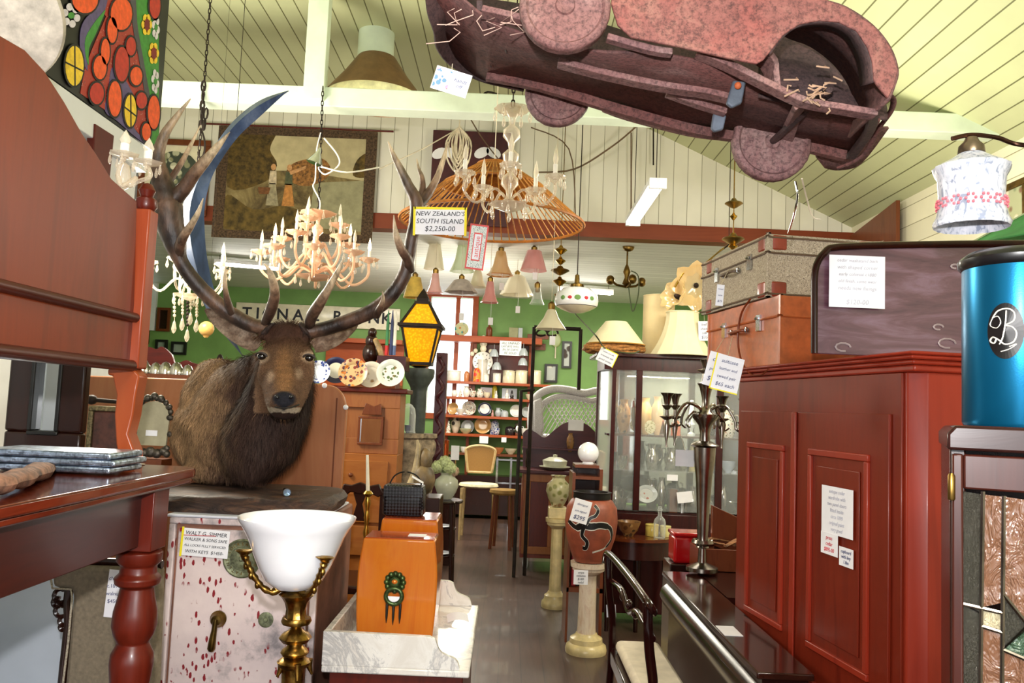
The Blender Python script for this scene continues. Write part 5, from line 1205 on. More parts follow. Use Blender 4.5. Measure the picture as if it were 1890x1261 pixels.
g = G(); q = P(381, 607, 4.6); g.ball(q, .042, 16); g.lathe([(.01, -.05), (.018, -.04), (.0, -.035)], 10, TR(*q)); g.tube([q, V((q.x, q.y, zb0 + .9))], .0007, 4, mi=1); solo('globe_lampshade', g, [plain('amber_globe', '#e8b96a', .3), M_iron], 'small amber globe light hanging beside the blue crescent', 'lamp shade')
# ------------------------------------------------------------------ blue crescent
t = thing('blue_crescent', 'long slate blue crescent shaped board hung point upward behind the stag antler', 'crescent board')
s_ = NT('blue_steel'); n1 = s_.noise(s_.co((1, 1, .3)), 9, 5, .6, .5); s_.l(s_.ramp(n1, [(.3, '#2c3852'), (.55, '#4c6187'), (.75, '#8295b8')]), s_.b.inputs['Base Color']); s_.set(Roughness=.3, Metallic=.2)
o1 = smooth_path([(532, 167), (480, 185), (432, 222), (395, 270), (362, 320), (340, 370), (335, 420), (345, 480), (368, 545), (400, 600), (449, 659)], 5)
o2 = smooth_path([(449, 659), (420, 600), (397, 540), (383, 480), (378, 430), (378, 380), (390, 330), (412, 290), (442, 250), (480, 215), (532, 167)], 5)
Yb_ = 3.75; n = len(o1); o2r = list(reversed(o2)); g = G(); rings = []
for i in range(n):
    a, b = P(*o1[i], Yb_), P(*o2r[min(i, len(o2r) - 1)], Yb_); m = (a + b) / 2; rings.append([a, m + V((0, -.05 * min(1, (a - b).length * 8), 0)), b, m + V((0, .012, 0))])
g.loft(rings); o = ob('board', g, s_.m, t, smooth=70)
q = P(436, 215, Yb_); g = G(); g.tube([q + V((0, .01, 0)), V((q.x, q.y + .01, ZC + .01))], .0015, 4); ob('hanging_wire', g, M_iron, t); settle(t)
# ------------------------------------------------------------------ cane cone shade
t = thing('cane_lampshade', 'wide conical cane lamp shade hanging in front of the gable boards', 'lamp shade'); Yr = 4.12; c = P(908, 412, Yr); ap = P(905, 305, Yr); k_ = MP(Yr); rr = 172 * k_; h = ap.z - c.z
M_cane = plain('cane', '#b9792f', .45, 0, .25, 50); M_caned = plain('cane_dark', '#a8641f', .45, 0, .2, 40)
rib = G(); rib.tube([V((.085, 0, h)), V((.085 + (rr - .085) * .45, 0, h * .62)), V((rr, 0, 0))], .0035, 5); rm = mesh_of(rib, 'cane_rib', M_cane)
for i in range(64): inst(rm, 'cane_rib', t, c, 2 * PI * i / 64)
for q_, z, r in ((rr, 0, .008), (.085, h, .008), (.085 + (rr - .085) * .45, h * .62, .005)):
    g = G(); g.tube([c + V((q_ * math.cos(a * PI / 24), q_ * math.sin(a * PI / 24), z)) for a in range(48)], r, 6, closed=True); ob('hoop', g, M_caned, t)
g = G(); g.lathe([(.088, h), (.16, h * .78), (.088 + (rr - .085) * .44, h * .63)], 64, TR(*c), cap=False, rf=lambda a, j: 1 + .012 * math.cos(a * 64)); ob('woven_crown', g, M_caned, t)
g = G(); g.tube([c + V((0, 0, h)), V((c.x, c.y, ZC + .02))], .002, 4); ob('cord', g, M_string, t)
g = G(); g.tube([c + V((-.085, 0, h)), c + V((.085, 0, h))], .003, 5); g.tube([c + V((0, -.085, h)), c + V((0, .085, h))], .003, 5); ob('crown_cross', g, M_cane, t); settle(t)
# loose rope coil
t = thing('rope_coil', 'coil of pale rope hanging in front of the maroon picture on the gable', 'rope'); Yq = 6.6; q = P(848, 234, Yq); k_ = MP(Yq)
for i in range(8):
    g = G(); w_ = (8 + 3.1 * i) * k_ * (1 if i % 2 else -1); L = (50 + 5 * i) * k_; g.tube(smooth_path([tuple(q), (q.x + w_ * .8, Yq - .01 * i, q.z - L * .4), (q.x + w_ * .7, Yq - .01 * i, q.z - L * .85), (q.x, Yq, q.z - L * 1.1), (q.x - w_ * .35, Yq, q.z - L * .6), tuple(q)], 5), .007, 5); ob('loop', g, M_string, t)
g = G(); g.tube([P(852, 234, Yq), P(780, 275, Yq), P(700, 312, Yq)], .005, 4); g.tube([q, V((q.x, Yq, ZC - .005))], .005, 4); ob('rope_end', g, M_string, t); settle(t)
# ------------------------------------------------------------------ red wardrobe at the right
def hit(px, py, o, n):
    d = ray(px, py); return CAM + d * ((o - CAM).dot(n) / d.dot(n))
K = P(1690, 700, 2.1); aw = math.atan2(-(740 - 945) / FPX, 1.0)
dW = V((-math.sin(aw), math.cos(aw), 0)); eW = V((math.cos(aw), math.sin(aw), 0))
def fs(px, py): q = hit(px, py, K, eW); return ((q - V((K.x, K.y, 0))).dot(dW), q.z)
LW = fs(1368, 720)[0]; ZW = fs(1690, 650)[1]; zc0 = fs(1690, 686)[1]
MW = Matrix(((dW.x, eW.x, 0, K.x), (dW.y, eW.y, 0, K.y), (0, 0, 1, 0), (0, 0, 0, 1)))
W_rd = wood('red_cedar', '#7a2a16', '#8e361d', 'z', 2.5, .35, .35, '#6c2010', .04); W_rl = wood('red_cedar_light', '#a03a22', '#b2452a', 'z', 2.5, .4, .3, '#933220', .04)
t = thing('wardrobe', 'tall red painted panelled wardrobe with moulded cornice and paper notes on its door', 'wardrobe')
FX = Matrix(((1, 0, 0, 0), (0, 0, -1, 0), (0, 1, 0, 0), (0, 0, 0, 1)))       # outline (s, z) on the face, thickness along local -Y
def wob(nm, g, m, par=t, **k): g.v = [tuple(MW @ V(p)) for p in g.v]; return ob(nm, g, m, par, **k)
DW = .55; ch = .035
g = G(); g.prism([(ch, 0), (LW, 0), (LW, DW), (0, DW), (0, ch)], zc0, TR(0, 0, zc0 / 2)); wob('carcase', g, W_rl, bevel=.003)
g = G(); g.span((ch + .012, -.008, .02), (LW, -.0005, zc0 - .001)); wob('front_frame', g, W_rd, bevel=.002)
for i, (a, b, o_) in enumerate(((0, .35, .012), (.35, .6, .022), (.6, .82, .034), (.82, 1, .04))):
    h = ZW - zc0; g = G(); g.span((-o_, -o_, zc0 + h * a), (LW + o_, DW + o_, zc0 + h * b)); wob('cornice', g, W_rl, bevel=.005)
dd = [fs(1652, 765), fs(1480, 765), fs(1386, 765)]
ztp = dd[0][1]; zlo = .12
for k, (a, b) in enumerate(((dd[0][0], dd[1][0] - .004), (dd[1][0] + .004, dd[2][0] + .05))):
    w_ = b - a; g = G(); g.span((a, -.018, zlo), (b, -.0085, ztp)); d = wob('door', g, W_rd, bevel=.002)
    if k == 1: g = G(); g.span((a - .012, -.026, zlo), (a + .02, -.0185, ztp)); g.v = [tuple(MW @ V(p)) for p in g.v]; ob('meeting_bead', g, W_rl, d, bevel=.004)
    pt = fs(1505, 828)[1]; m_ = w_ * .17; pb = fs(1415, 1160)[1]
    for z0, z1 in ((pb + .03, pt), (zlo + .1, pb - .06)):
        g = G(); g.frame(w_ - 2 * m_, z1 - z0, .02, .012, TR((a + b) / 2, -.0205, (z0 + z1) / 2) @ FX); g.v = [tuple(MW @ V(p)) for p in g.v]; ob('panel_moulding', g, W_rl, d, bevel=.003)
        g = G(); g.span((a + m_ + .045, -.0225, z0 + .05), (b - m_ - .045, -.0185, z1 - .05)); g.v = [tuple(MW @ V(p)) for p in g.v]; ob('panel_field', g, W_rd, d, bevel=.004)
settle(t)
def wnote(px0, py0, px1, py1, label, rows, ink, tilt=0, off=.029):
    a, b = fs(px0, py0), fs(px1, py1); c = MW @ V(((a[0] + b[0]) / 2, -off, (a[1] + b[1]) / 2)); w_ = abs(a[0] - b[0]); h_ = abs(a[1] - b[1])
    t = thing('paper_note', label, 'note', c); t.rotation_euler = (0, 0, math.atan2(-dW.y, -dW.x))
    g = G(); g.box((0, 0, 0), (w_, .001, h_), X=Matrix.Rotation(tilt, 4, 'Y')); ob('paper', g, M_paper, t, smooth=0); g = G()
    for i, rw in enumerate(rows): s = min(.8 * h_ / len(rows), w_ / (.56 * len(rw) + .6)); text_geo(rw, s, TR(0, -.0012, h_ * (.5 - (i + .8) / (len(rows) + .6))) @ XZ, .0002, g=g, shear=.2)
    ob('writing', g, ink, t, smooth=0, fix=False)
M_redink = plain('ink_red', '#c8303c', .7); M_faint = plain('ink_faint', '#b4b4c0', .7)
wnote(1534, 895, 1592, 998, 'large white page of faint writing pinned on the red wardrobe door', ['antique cedar', 'wardrobe with', 'two panel doors', 'fitted inside', 'circa 1890', 'original paint', 'very good'], M_faint)
wnote(1533, 980, 1564, 1030, 'narrow white slip with red price writing under the large page on the wardrobe', ['press', 'cedar', '$895-00'], M_redink, off=.030)
wnote(1566, 1008, 1592, 1052, 'small torn white slip lowest on the red wardrobe door', ['cupboard', 'with key', '1.8m'], M_ink, off=.028)
ZT = ZW
# ---- suitcases
def case(nm, label, x0, x1, y0, y1, z0, z1, m, mc, trim, grp=None):
    """x: along the wardrobe front (away), y: depth; handle side faces the aisle"""
    t = thing(nm, label, 'suitcase'); r = .025
    def wb(n_, g, m_, p=t, **k): g.v = [tuple(MW @ V(p_)) for p_ in g.v]; return ob(n_, g, m_, p, **k)
    def rr(i): return [(x0 + r - i, y0 - i), (x1 - r + i, y0 - i), (x1 + i, y0 + r - i), (x1 + i, y1 - r + i), (x1 - r + i, y1 + i), (x0 + r - i, y1 + i), (x0 - i, y1 - r + i), (x0 - i, y0 + r - i)]
    zm = z0 + (z1 - z0) * .7; pl = smooth_path(rr(0), 3, True)
    g = G(); g.prism(pl, zm - z0 - .001, TR(0, 0, (z0 + zm) / 2)); wb('case_body', g, m, bevel=.006)
    g = G(); g.prism(smooth_path(rr(.002), 3, True), z1 - zm - .001, TR(0, 0, (zm + z1) / 2)); wb('lid', g, m, bevel=.006)
    for z in (zm,) if trim is None else (zm, z0 + .012, z1 - .012):
        g = G(); g.tube([V((a, b, z)) for a, b in smooth_path(rr(.003), 3, True)], .004, 6, closed=True); wb('piping', g, mc if trim else m)
    if trim:
        for zc in (z0 + .03, z1 - .03):
            for cx, cyy in ((x0, y0), (x1, y0), (x0, y1), (x1, y1)):
                g = G(); sx_ = 1 if cx == x0 else -1; sy_ = 1 if cyy == y0 else -1
                g.prism(smooth_path([(cx - sx_ * .004 + sx_ * 0, cyy + sy_ * .075), (cx - sx_ * .004, cyy + sy_ * .018), (cx + sx_ * .018, cyy - sy_ * .004), (cx + sx_ * .075, cyy - sy_ * .004)], 4) + [(cx + sx_ * .05, cyy + sy_ * .05)], .056, TR(0, 0, zc)); wb('corner_guard', g, trim, bevel=.006)
    xm = (x0 + x1) / 2
    g = G(); g.tube([V(p) for p in smooth_path([(xm - .06, y0 - .003, zm - .03), (xm - .055, y0 - .03, zm - .03), (xm, y0 - .036, zm - .034), (xm + .055, y0 - .03, zm - .03), (xm + .06, y0 - .003, zm - .03)], 4)], .006, 8); wb('handle', g, mc)
    for dx in (-.16, .16):
        g = G(); g.span((xm + dx - .016, y0 - .010, zm - .04), (xm + dx + .016, y0 - .003, zm + .018)); g.tube([V((xm + dx - .01, y0 - .014, zm + .005)), V((xm + dx + .01, y0 - .014, zm + .005))], .005, 6); wb('latch', g, M_chrome)
    for dx in (-.07, .07): g = G(); g.tube([V((xm + dx, y0 - .012 + .006 * math.cos(a), zm - .028 + .01 * math.sin(a))) for a in [k * PI / 4 for k in range(8)]], .003, 5, closed=True); wb('ring', g, M_chrome)
    return settle(t)
def sg(px, py, z): q = PZ(px, py, z); q = q - V((K.x, K.y, 0)); return (q.dot(dW), q.dot(eW))
M_tweed = spots('tweed', '#a89a86', ['#5b5046', '#d6cbb8', '#7d7060'], 330, .35, .45, .8)
M_tan = plain('tan_leather', '#a9552a', .4, 0, .12, 25, coat=.2)
# near corners found from the photo on the wardrobe-top plane
so, yo = .36, -.02
so = hit(1437, 640, K + eW * yo, eW); so = (so - V((K.x, K.y, 0))).dot(dW)
zo1 = hit(1437, 545, K + eW * yo, eW).z
case('suitcase', 'tan leather suitcase under the tweed one on the red wardrobe', so, so + .62, yo, yo + .40, ZT + .001, zo1, M_tan, plain('tan_piping', '#7d3a1c', .4), None)
s2 = (hit(1416, 500, K + eW * yo, eW) - V((K.x, K.y, 0))).dot(dW); zo2 = hit(1416, 432, K + eW * yo, eW).z
case('suitcase', 'speckled tweed suitcase with brown leather corners, topmost on the red wardrobe', s2, s2 + .6, yo, yo + .42, zo1 + .006, zo2, M_tweed, plain('tweed_trim', '#5e4c3c', .5), plain('corner_leather', '#82301c', .4, coat=.2))
t = thing('strap', 'long thin brown leather strap looped over the side of the tan suitcase', 'strap')
def wpnt(px, py, off): return hit(px, py, K + eW * (yo - off), eW)
g = G(); g.tube(smooth_path([tuple(wpnt(*q, .012)) for q in ((1385, 552), (1368, 580), (1362, 625), (1368, 665), (1385, 690), (1405, 692), (1420, 680))], 5), .0045, 6, flat=.5); ob('band', g, plain('tan_piping', '#7d3a1c'), t); settle(t)
# tags hanging there
card(1342, 690, 2.45, 52, 66, ['suitcase', 'leather and', 'tweed pair', '$65 each'], 'white ticket with yellow edge tied to the tan suitcase handle', tilt=R(12), edge=M_yellow, edges='BL', to=(1352, 622, wpnt(1352, 622, 0).y))
card(1318, 682, 2.5, 30, 64, ['old', 'ports', '$45'], 'plain white ticket behind the yellow edged one on the suitcase handle', tilt=R(14), to=(1338, 622, wpnt(1338, 622, 0).y))
card(1329, 545, 2.7, 14, 40, ['tweed', 'case', '$75'], 'narrow white tag hanging from the tweed suitcase handle', tilt=R(4), to=(1345, 498, wpnt(1345, 498, 0).y))
# ---- big mahogany bed end standing on the wardrobe
t = thing('wooden_tray', 'large mahogany panel with rounded corner and dark raised rim standing on the red wardrobe', 'wooden panel'); Yt = 2.30
o_ = OXZ([(1502, 655), (1502, 520), (1506, 490), (1522, 466), (1550, 456), (1700, 452), (1890, 450), (2010, 452)], Yt); zb_ = ZT + .002
o_[0] = (o_[0][0], zb_); pl = [o_[0]] + o_[1:] + [(o_[-1][0], zb_)]
s_ = NT('purple_mahogany'); n1 = s_.noise(s_.co((.5, 1, 3)), 6, 7, .65, .8); s_.l(s_.ramp(n1, [(.3, '#3d2430'), (.5, '#5c3c46'), (.7, '#7c6070')]), s_.b.inputs['Base Color']); s_.set(Roughness=.22); s_.b.inputs['Coat Weight'].default_value = .8
g = G(); g.prism(pl, .02, TR(0, Yt + .01, 0) @ XZ); ob('panel', g, s_.m, t, bevel=.002)
g = G(); g.tube([V((a, Yt - .004, b)) for a, b in [pl[0]] + smooth_path(o_[1:], 3)], .010, 8); ob('rim', g, W_dark, t)
for px, py, r in ((1556, 641, 14), (1748, 634, 16), (1732, 604, 9), (1762, 492, 7)):
    q = P(px, py, Yt - .002); k_ = MP(Yt); g = G(); g.tube([q + V((r * k_ * math.cos(a), 0, r * k_ * .55 * math.sin(a))) for a in [k * PI / 5 for k in range(9)]], .003, 6); ob('worn_mark', g, plain('worn', '#9a8a8a', .4), t)
settle(t)
card(1582, 520, Yt - .02, 104, 98, ['cedar washstand back', 'with shaped corner', 'early colonial c1880', 'old finish, some wear', 'needs new fixings', '', '$120-00'], 'large square white notice with faint writing on the mahogany panel', ink=M_faint)
# ---- leadlight cabinet and blue canister
YL2 = 1.2; C0 = P(1753, 850, YL2); XLc = C0.x; aC = R(-26); uC = V((math.cos(aC), math.sin(aC), 0)); wC = V((-math.sin(aC), math.cos(aC), 0))
ZL = P(1800, 787, 1.36).z; ML = Matrix(((uC.x, wC.x, 0, C0.x), (uC.y, wC.y, 0, C0.y), (0, 0, 1, 0), (0, 0, 0, 1)))
def fl_(px, py): q = hit(px, py, C0, wC); return ((q - C0).dot(uC), q.z)
t = thing('leadlight_cabinet', 'dark cabinet with textured leadlight glass door beneath the blue canister', 'cabinet')
def lob(nm, g, m, par=t, **k): g.v = [tuple(ML @ V(p)) for p in g.v]; return ob(nm, g, m, par, **k)
WX = .62; g = G()
for lo, hi in (((0, 0, .02), (.02, .4, ZL - .03)), ((WX - .02, 0, .02), (WX, .4, ZL - .03)), ((0, .38, .02), (WX, .4, ZL - .03)), ((0, 0, .02), (WX, .4, .1)), ((.02, .03, .75), (WX - .02, .38, .765))): g.span(lo, hi)
lob('carcase', g, W_dark, bevel=.002)
W_ldt = wood('cabinet_top', '#241211', '#38201c', 'x', 4, .25, .5)
g = G(); g.prism([(-.004, ZL - .035), (-.004, ZL - .012), (.006, ZL), (WX + .02, ZL), (WX + .02, ZL - .035)], .45, TR(0, .2, 0) @ XZ); lob('top', g, W_ldt, bevel=.004)
gx0, gx1 = fl_(1777, 1000)[0], WX - .08; gz1 = fl_(1800, 908)[1]; gz0 = .35
g = G()
for lo, hi in (((.002, .12), (gx0, ZL - .04)), ((gx1, .12), (WX - .002, ZL - .04)), ((gx0, gz1 + .004), (gx1, ZL - .04)), ((gx0, .12), (gx1, gz0))): g.span((lo[0], -.018, lo[1]), (hi[0], -.002, hi[1]))
dr = lob('door', g, wood('cabinet_door', '#351812', '#4a241a', 'z', 5, .3, .4), bevel=.003)
def leadglass(nm, col, sc, al=.55):
    if nm in MATS: return MATS[nm]
    s = NT(nm); n1 = s.noise(s.co((1, 1, .45)), sc, 3, .6, 1.5); s.b.inputs['Base Color'].default_value = srgb(col); s.set(Roughness=.08); s.b.inputs['Alpha'].default_value = al; s.bump(n1, 1.0, .012); s.b.inputs['Specular IOR Level'].default_value = 1.0; MATS[nm] = s.m; return s.m
GL = [('glass_grey', '#5d5a50', 420), ('glass_amber', '#74503a', 42), ('glass_cream', '#c9bd9a', 120), ('glass_green', '#39503a', 60)]
def gq(pts, k): g = G(); g.prism([(gx0 - .004 if q[0] < 1775 else fl_(*q)[0], fl_(*q)[1]) for q in pts], .003, TR(0, -.01, 0) @ XZ); lob('glass_piece', g, leadglass(*GL[k], .8), dr, smooth=0)
R1 = 2080
gq([(1777, 906), (1812, 912), (1809, 1128), (1777, 1110)], 0); gq([(1777, 1114), (1809, 1132), (1805, 1420), (1774, 1420)], 0)
gq([(1815, 912), (1850, 916), (1848, 1110), (1812, 1118)], 1); gq([(1811, 1120), (1847, 1130), (1846, 1162), (1810, 1150)], 2); gq([(1810, 1154), (1846, 1166), (1845, 1420), (1806, 1420)], 1)
gq([(1853, 916), (R1, 950), (R1, 1260), (1900, 1150), (1853, 1095)], 1); gq([(1850, 1100), (1893, 1150), (1850, 1192)], 0); gq([(1896, 1152), (R1, 1265), (R1, 1290), (1852, 1196)], 3); gq([(1850, 1198), (R1, 1295), (R1, 1500), (1848, 1420)], 1)
for l_ in ([(1813, 906), (1806, 1420)], [(1851, 914), (1846, 1420)], [(1777, 1112), (1848, 1128)], [(1810, 1152), (1848, 1164)], [(1851, 1095), (1896, 1151), (R1, 1262)], [(1896, 1151), (1849, 1195), (R1, 1292)]):
    g = G(); g.tube([V((fl_(*q)[0], -.013, fl_(*q)[1])) for q in l_], .003, 6); lob('lead_line', g, M_pewter, dr)
q = fl_(1755, 898); g = G(); g.lathe([(.004, -.018), (.005, -.016), (.005, .016), (.003, .02)], 10, TR(q[0], -.02, q[1])); lob('hinge', g, M_oldbrass, dr)
settle(t)
t = thing('canister', 'tall metallic blue canister with black lid and oval monogram label', 'canister'); Yc_ = 1.40; rc = 97 * MP(Yc_); cx_ = P(1884, 600, Yc_).x; zt_ = P(1870, 488, Yc_).z
s_ = NT('blue_metal'); s_.b.inputs['Base Color'].default_value = srgb('#0e6a94'); s_.set(Roughness=.28, Metallic=.75); n1 = s_.noise(s_.co(), 400, 1); s_.bump(n1, .05, .001)
M_blue = s_.m
g = G(); g.lathe([(0, 0), (rc * .97, 0), (rc, .006), (rc, zt_ - ZL - .01), (rc * 1.0, zt_ - ZL)], 64); g.v = [(a, b, c) for a, b, c in g.v]; ob('body', g, M_blue, t)
g = G(); h = zt_ - ZL; g.lathe([(rc * 1.01, h - .012), (rc * 1.07, h - .006), (rc * 1.08, h + .004), (rc * 1.02, h + .010), (rc * .9, h + .018), (0, h + .022)], 64); ob('lid', g, plain('lid_black', '#0d0d0f', .35, coat=.4), t)
th0 = math.atan2(-Yc_, -cx_) - R(14)
def onc(u, v, off=.0012): a = th0 + u / rc; return V(((rc + off) * math.cos(a), (rc + off) * math.sin(a), v))
zl = P(1860, 620, Yc_).z - ZL
g = G(); pl = [(.027 * math.cos(a), .046 * math.sin(a)) for a in [k * 2 * PI / 32 for k in range(32)]]; g.add([onc(0, zl)] + [onc(a, zl + b) for a, b in pl], [(0, 1 + k, 1 + (k + 1) % 32) for k in range(32)]); ob('label', g, plain('label_black', '#0c0a0b', .3), t, smooth=0, fix=False)
def mono(pts, r, m, nm='monogram'): g = G(); g.tube([onc(a, zl + b, .002) for a, b in smooth_path(pts, 6)], r, 6); ob(nm, g, m, t)
M_ml = plain('monogram_silver', '#e8e2d8', .3, .3)
mono([(.002, .033), (.001, .015), (-.003, -.010), (-.008, -.022)], .0011, M_ml)
mono([(-.018, .022), (-.010, .033), (.004, .036), (.013, .029), (.012, .016), (.001, .009), (.010, .006), (.016, -.004), (.012, -.018), (.0, -.022), (-.010, -.014), (-.018, -.010), (-.022, -.016), (-.016, -.020), (-.012, -.012)], .0013, M_ml)
mono([(-.018, .022), (-.022, .010), (-.012, .005), (-.006, .014), (-.010, .024), (-.018, .022)], .0008, M_ml); mono([(-.006, -.034), (.006, -.030), (.016, -.022), (.006, -.026)], .0009, M_ml)
t.location = (cx_, Yc_, ZL + .001)
# ---- glass shade lamp on a bronze arm
t = thing('bracket_lamp', 'mottled white and pink glass lamp shade hanging from a curved bronze arm', 'lamp'); Ya = 1.55; k_ = MP(Ya); c = P(1793, 350, Ya)
s_ = NT('mottled_glass'); geo = s_.n('TexCoord'); sp = s_.n('SeparateXYZ'); s_.l(geo.outputs['Object'], sp.inputs[0])
mr = s_.ramp(s_.noise(s_.co((1, 1, .5)), 70, 3, .6, 1.2), [(.36, '#8a92a6'), (.46, '#c2c6d2'), (.6, '#d8d9e2')])
s_.l(mr, s_.b.inputs['Base Color']); s_.set(Roughness=.25)
M_mot = s_.m
def zz(y): return P(1793, y, Ya).z
g = G(); g.lathe([(r * k_, zz(y)) for r, y in ((14, 276), (22, 284), (40, 296), (56, 304), (66, 310), (64, 318), (58, 330), (56, 360), (57, 385), (60, 402), (66, 414), (63, 420), (55, 405), (53, 330), (40, 300))], 40, TR(c.x, Ya, 0), cap=False, rf=lambda a, j: 1 + (.025 * math.cos(a * 16) if j in (4, 5) else .015 * math.cos(a * 20) if j in (9, 10, 11) else 0)); ob('shade', g, M_mot, t, smooth=60)
g = G()
for i in range(15):
    a = 2 * PI * i / 15; q = V((c.x + 58.5 * k_ * math.cos(a), Ya + 58.5 * k_ * math.sin(a), zz(378))); 
    for j in range(6): b_ = j * PI / 3; g.ball(q + V((-math.sin(a) * .008 * math.cos(b_), math.cos(a) * .008 * math.cos(b_), .008 * math.sin(b_))), .003, 6)
sf = ob('painted_band', g, plain('pink_enamel', '#d9707c', .5), t); sf['kind'] = 'stuff'
g = G(); g.lathe([(24 * k_, zz(284)), (22 * k_, zz(270)), (14 * k_, zz(262)), (10 * k_, zz(254)), (0, zz(253))], 20, TR(c.x, Ya, 0)); ob('fitting', g, plain('bronze_fitting', '#8a7a68', .3, .9, .3), t)
sx = .98
g = G(); g.tube([tuple(p) for p in smooth_path([tuple(P(1757, 256, Ya)), tuple(P(1793, 249, Ya)), tuple(P(1840, 254, Ya)), tuple(P(1890, 268, Ya)), (1.02, 1.40, P(1890, 268, Ya).z - .05), (1.05, 1.35, P(1890, 268, Ya).z - .2), (1.05, 1.35, ZL + .005)], 5)], .0045, 8); ob('arm', g, plain('bronze', '#4a3228', .3, .9, .3), t)
g = G(); g.lathe([(.06, ZL + .001), (.055, ZL + .01), (.02, ZL + .02), (.006, ZL + .04)], 20, TR(1.05, 1.35, 0)); ob('base', g, plain('bronze', '#4a3228'), t); settle(t)
# ---- green umbrella, board and picture on the right wall
t = thing('umbrella', 'edge of a green canvas market umbrella beyond the red wardrobe', 'umbrella'); Yu = 3.6; c = V((P(1925, 372, Yu).x + .3, Yu, 0)); zt_ = P(1900, 352, Yu).z; zr = P(1795, 450, Yu).z
g = G(); n = 8; ap = V((c.x, Yu, zt_ + .12)); r_ = c.x - P(1790, 448, Yu).x; vs = [ap] + [V((c.x + r_ * math.cos(k * PI / 4 + PI), Yu + r_ * math.sin(k * PI / 4 + PI), zr)) for k in range(8)]; g.add(vs, [(0, 1 + k, 1 + (k + 1) % 8) for k in range(8)]); o = ob('canopy', g, plain('green_canvas', '#2f7a3a', .8, 0, .1), t, smooth=0); so_ = o.modifiers.new('t', 'SOLIDIFY'); so_.thickness = .006
for k in range(8): g = G(); g.tube([vs[0], vs[1 + k]], .006, 5); ob('rib', g, plain('umbrella_rib', '#b8c4a0', .6), t)
g = G(); g.tube([V((c.x, Yu, 0.05)), ap], .018, 10); ob('pole', g, M_iron, t)
g = G(); g.lathe([(.22, 0), (.2, .05), (.03, .06)], 20, TR(c.x, Yu, 0)); ob('foot', g, M_iron, t); settle(t)
XRw = XR - .02
def onr(px, py): return PX(px, py, XRw)
g = G(); a, b, c_ = onr(1583, 432), onr(1670, 370), onr(1670, 446); g.prism([(a.y, a.z - .02), (b.y, b.z), (c_.y, c_.z - .4), (a.y, a.z - .5)], .03, TR(XRw - .05, 0, 0) @ YZ); solo('timber_board', g, W_mid, 'large brown timber board leaning high on the boarded wall behind the tweed suitcase', 'board', bevel=.003)
t = thing('wall_picture', 'gold framed picture high on the boarded wall beside the mottled glass lamp', 'picture'); a, b = onr(1856, 345), onr(1886, 330); z1 = b.z; z0 = onr(1870, 425).z; ym, w_ = (a.y + b.y) / 2, abs(a.y - b.y) + .12
g = G(); g.frame(w_, z1 - z0, .04, .03, TR(XRw, ym, (z0 + z1) / 2) @ YZ); ob('frame', g, M_oldbrass, t, bevel=.004)
g = G(); g.box((XRw + .002, ym, (z0 + z1) / 2), (.01, w_ - .07, z1 - z0 - .07)); ob('picture', g, spots('garden_print', '#a6a884', ['#7b5a44', '#6c7c5a', '#d8c8b0'], 18, .3, .5, .6), t, smooth=0); settle(t)
# ------------------------------------------------------------------ vessels
PROF = {
 'vase': [(0, 0), (.45, 0), (.5, .03), (.8, .25), (1, .5), (.92, .72), (.55, .86), (.5, .92), (.66, 1), (.58, .99), (.42, .9), (.8, .7), (.8, .5), (0, .1)],
 'jar': [(0, 0), (.85, 0), (.9, .03), (1, .3), (1, .62), (.85, .78), (.8, .8), (.86, .82), (.5, .93), (.14, .95), (.16, 1), (0, 1)],
 'canister': [(0, 0), (.97, 0), (1, .03), (1, .84), (.97, .86), (1.04, .87), (1.04, .93), (.9, .98), (0, 1)],
 'bowl': [(0, 0), (.4, 0), (.42, .08), (.75, .4), (1, 1), (.94, .98), (.68, .42), (.3, .14), (0, .12)],
 'cup': [(0, 0), (.5, 0), (.55, .08), (.85, .3), (1, 1), (.93, .98), (.78, .32), (0, .12)],
 'bottle': [(0, 0), (.9, 0), (1, .04), (1, .5), (.85, .6), (.35, .7), (.3, .86), (.42, .88), (.42, .93), (.3, .94), (.36, 1), (0, 1)],
 'jug': [(0, 0), (.6, 0), (.7, .05), (1, .35), (.9, .6), (.6, .78), (.58, .85), (.72, 1), (.64, .99), (.5, .82), (.8, .55), (0, .1)],
 'figurine': [(0, 0), (1, 0), (1, .06), (.7, .1), (.95, .3), (.6, .5), (.5, .62), (.7, .68), (.35, .74), (.3, .78), (.42, .86), (.38, .95), (0, 1)],
 'dome': [(0, 0), (1.05, 0), (1.05, .05), (1, .06), (1, .6), (.85, .82), (.5, .95), (.1, 1), (0, 1)],
 'lamp': [(0, 0), (.6, 0), (.6, .06), (.2, .12), (.3, .2), (.62, .32), (.3, .44), (.35, .5), (.5, .6), (.34, .75), (.24, 1), (0, 1)],
}
def vessel(kind, px, yb, Y, wpx, hpx, m, label, cat, group=None, name=None, handle=False, n=20, m2=None):
    b = P(px, yb, Y); k_ = MP(Y); r, h = wpx * k_ / 2, hpx * k_; g = G(); g.lathe([(a * r, z * h) for a, z in PROF[kind]], n)
    if kind in ('jug',) or handle: g.tube(smooth_path([(r * .75, 0, h * .82), (r * 1.35, 0, h * .8), (r * 1.4, 0, h * .5), (r * .9, 0, h * .3)], 4), r * .1, 6)
    if kind == 'jug': g.tube([(-r * .6, 0, h * .8), (-r * 1.05, 0, h * 1.0)], [r * .25, r * .12], 6)
    return one(name or kind, g, m, label, cat, loc=b, group=group)
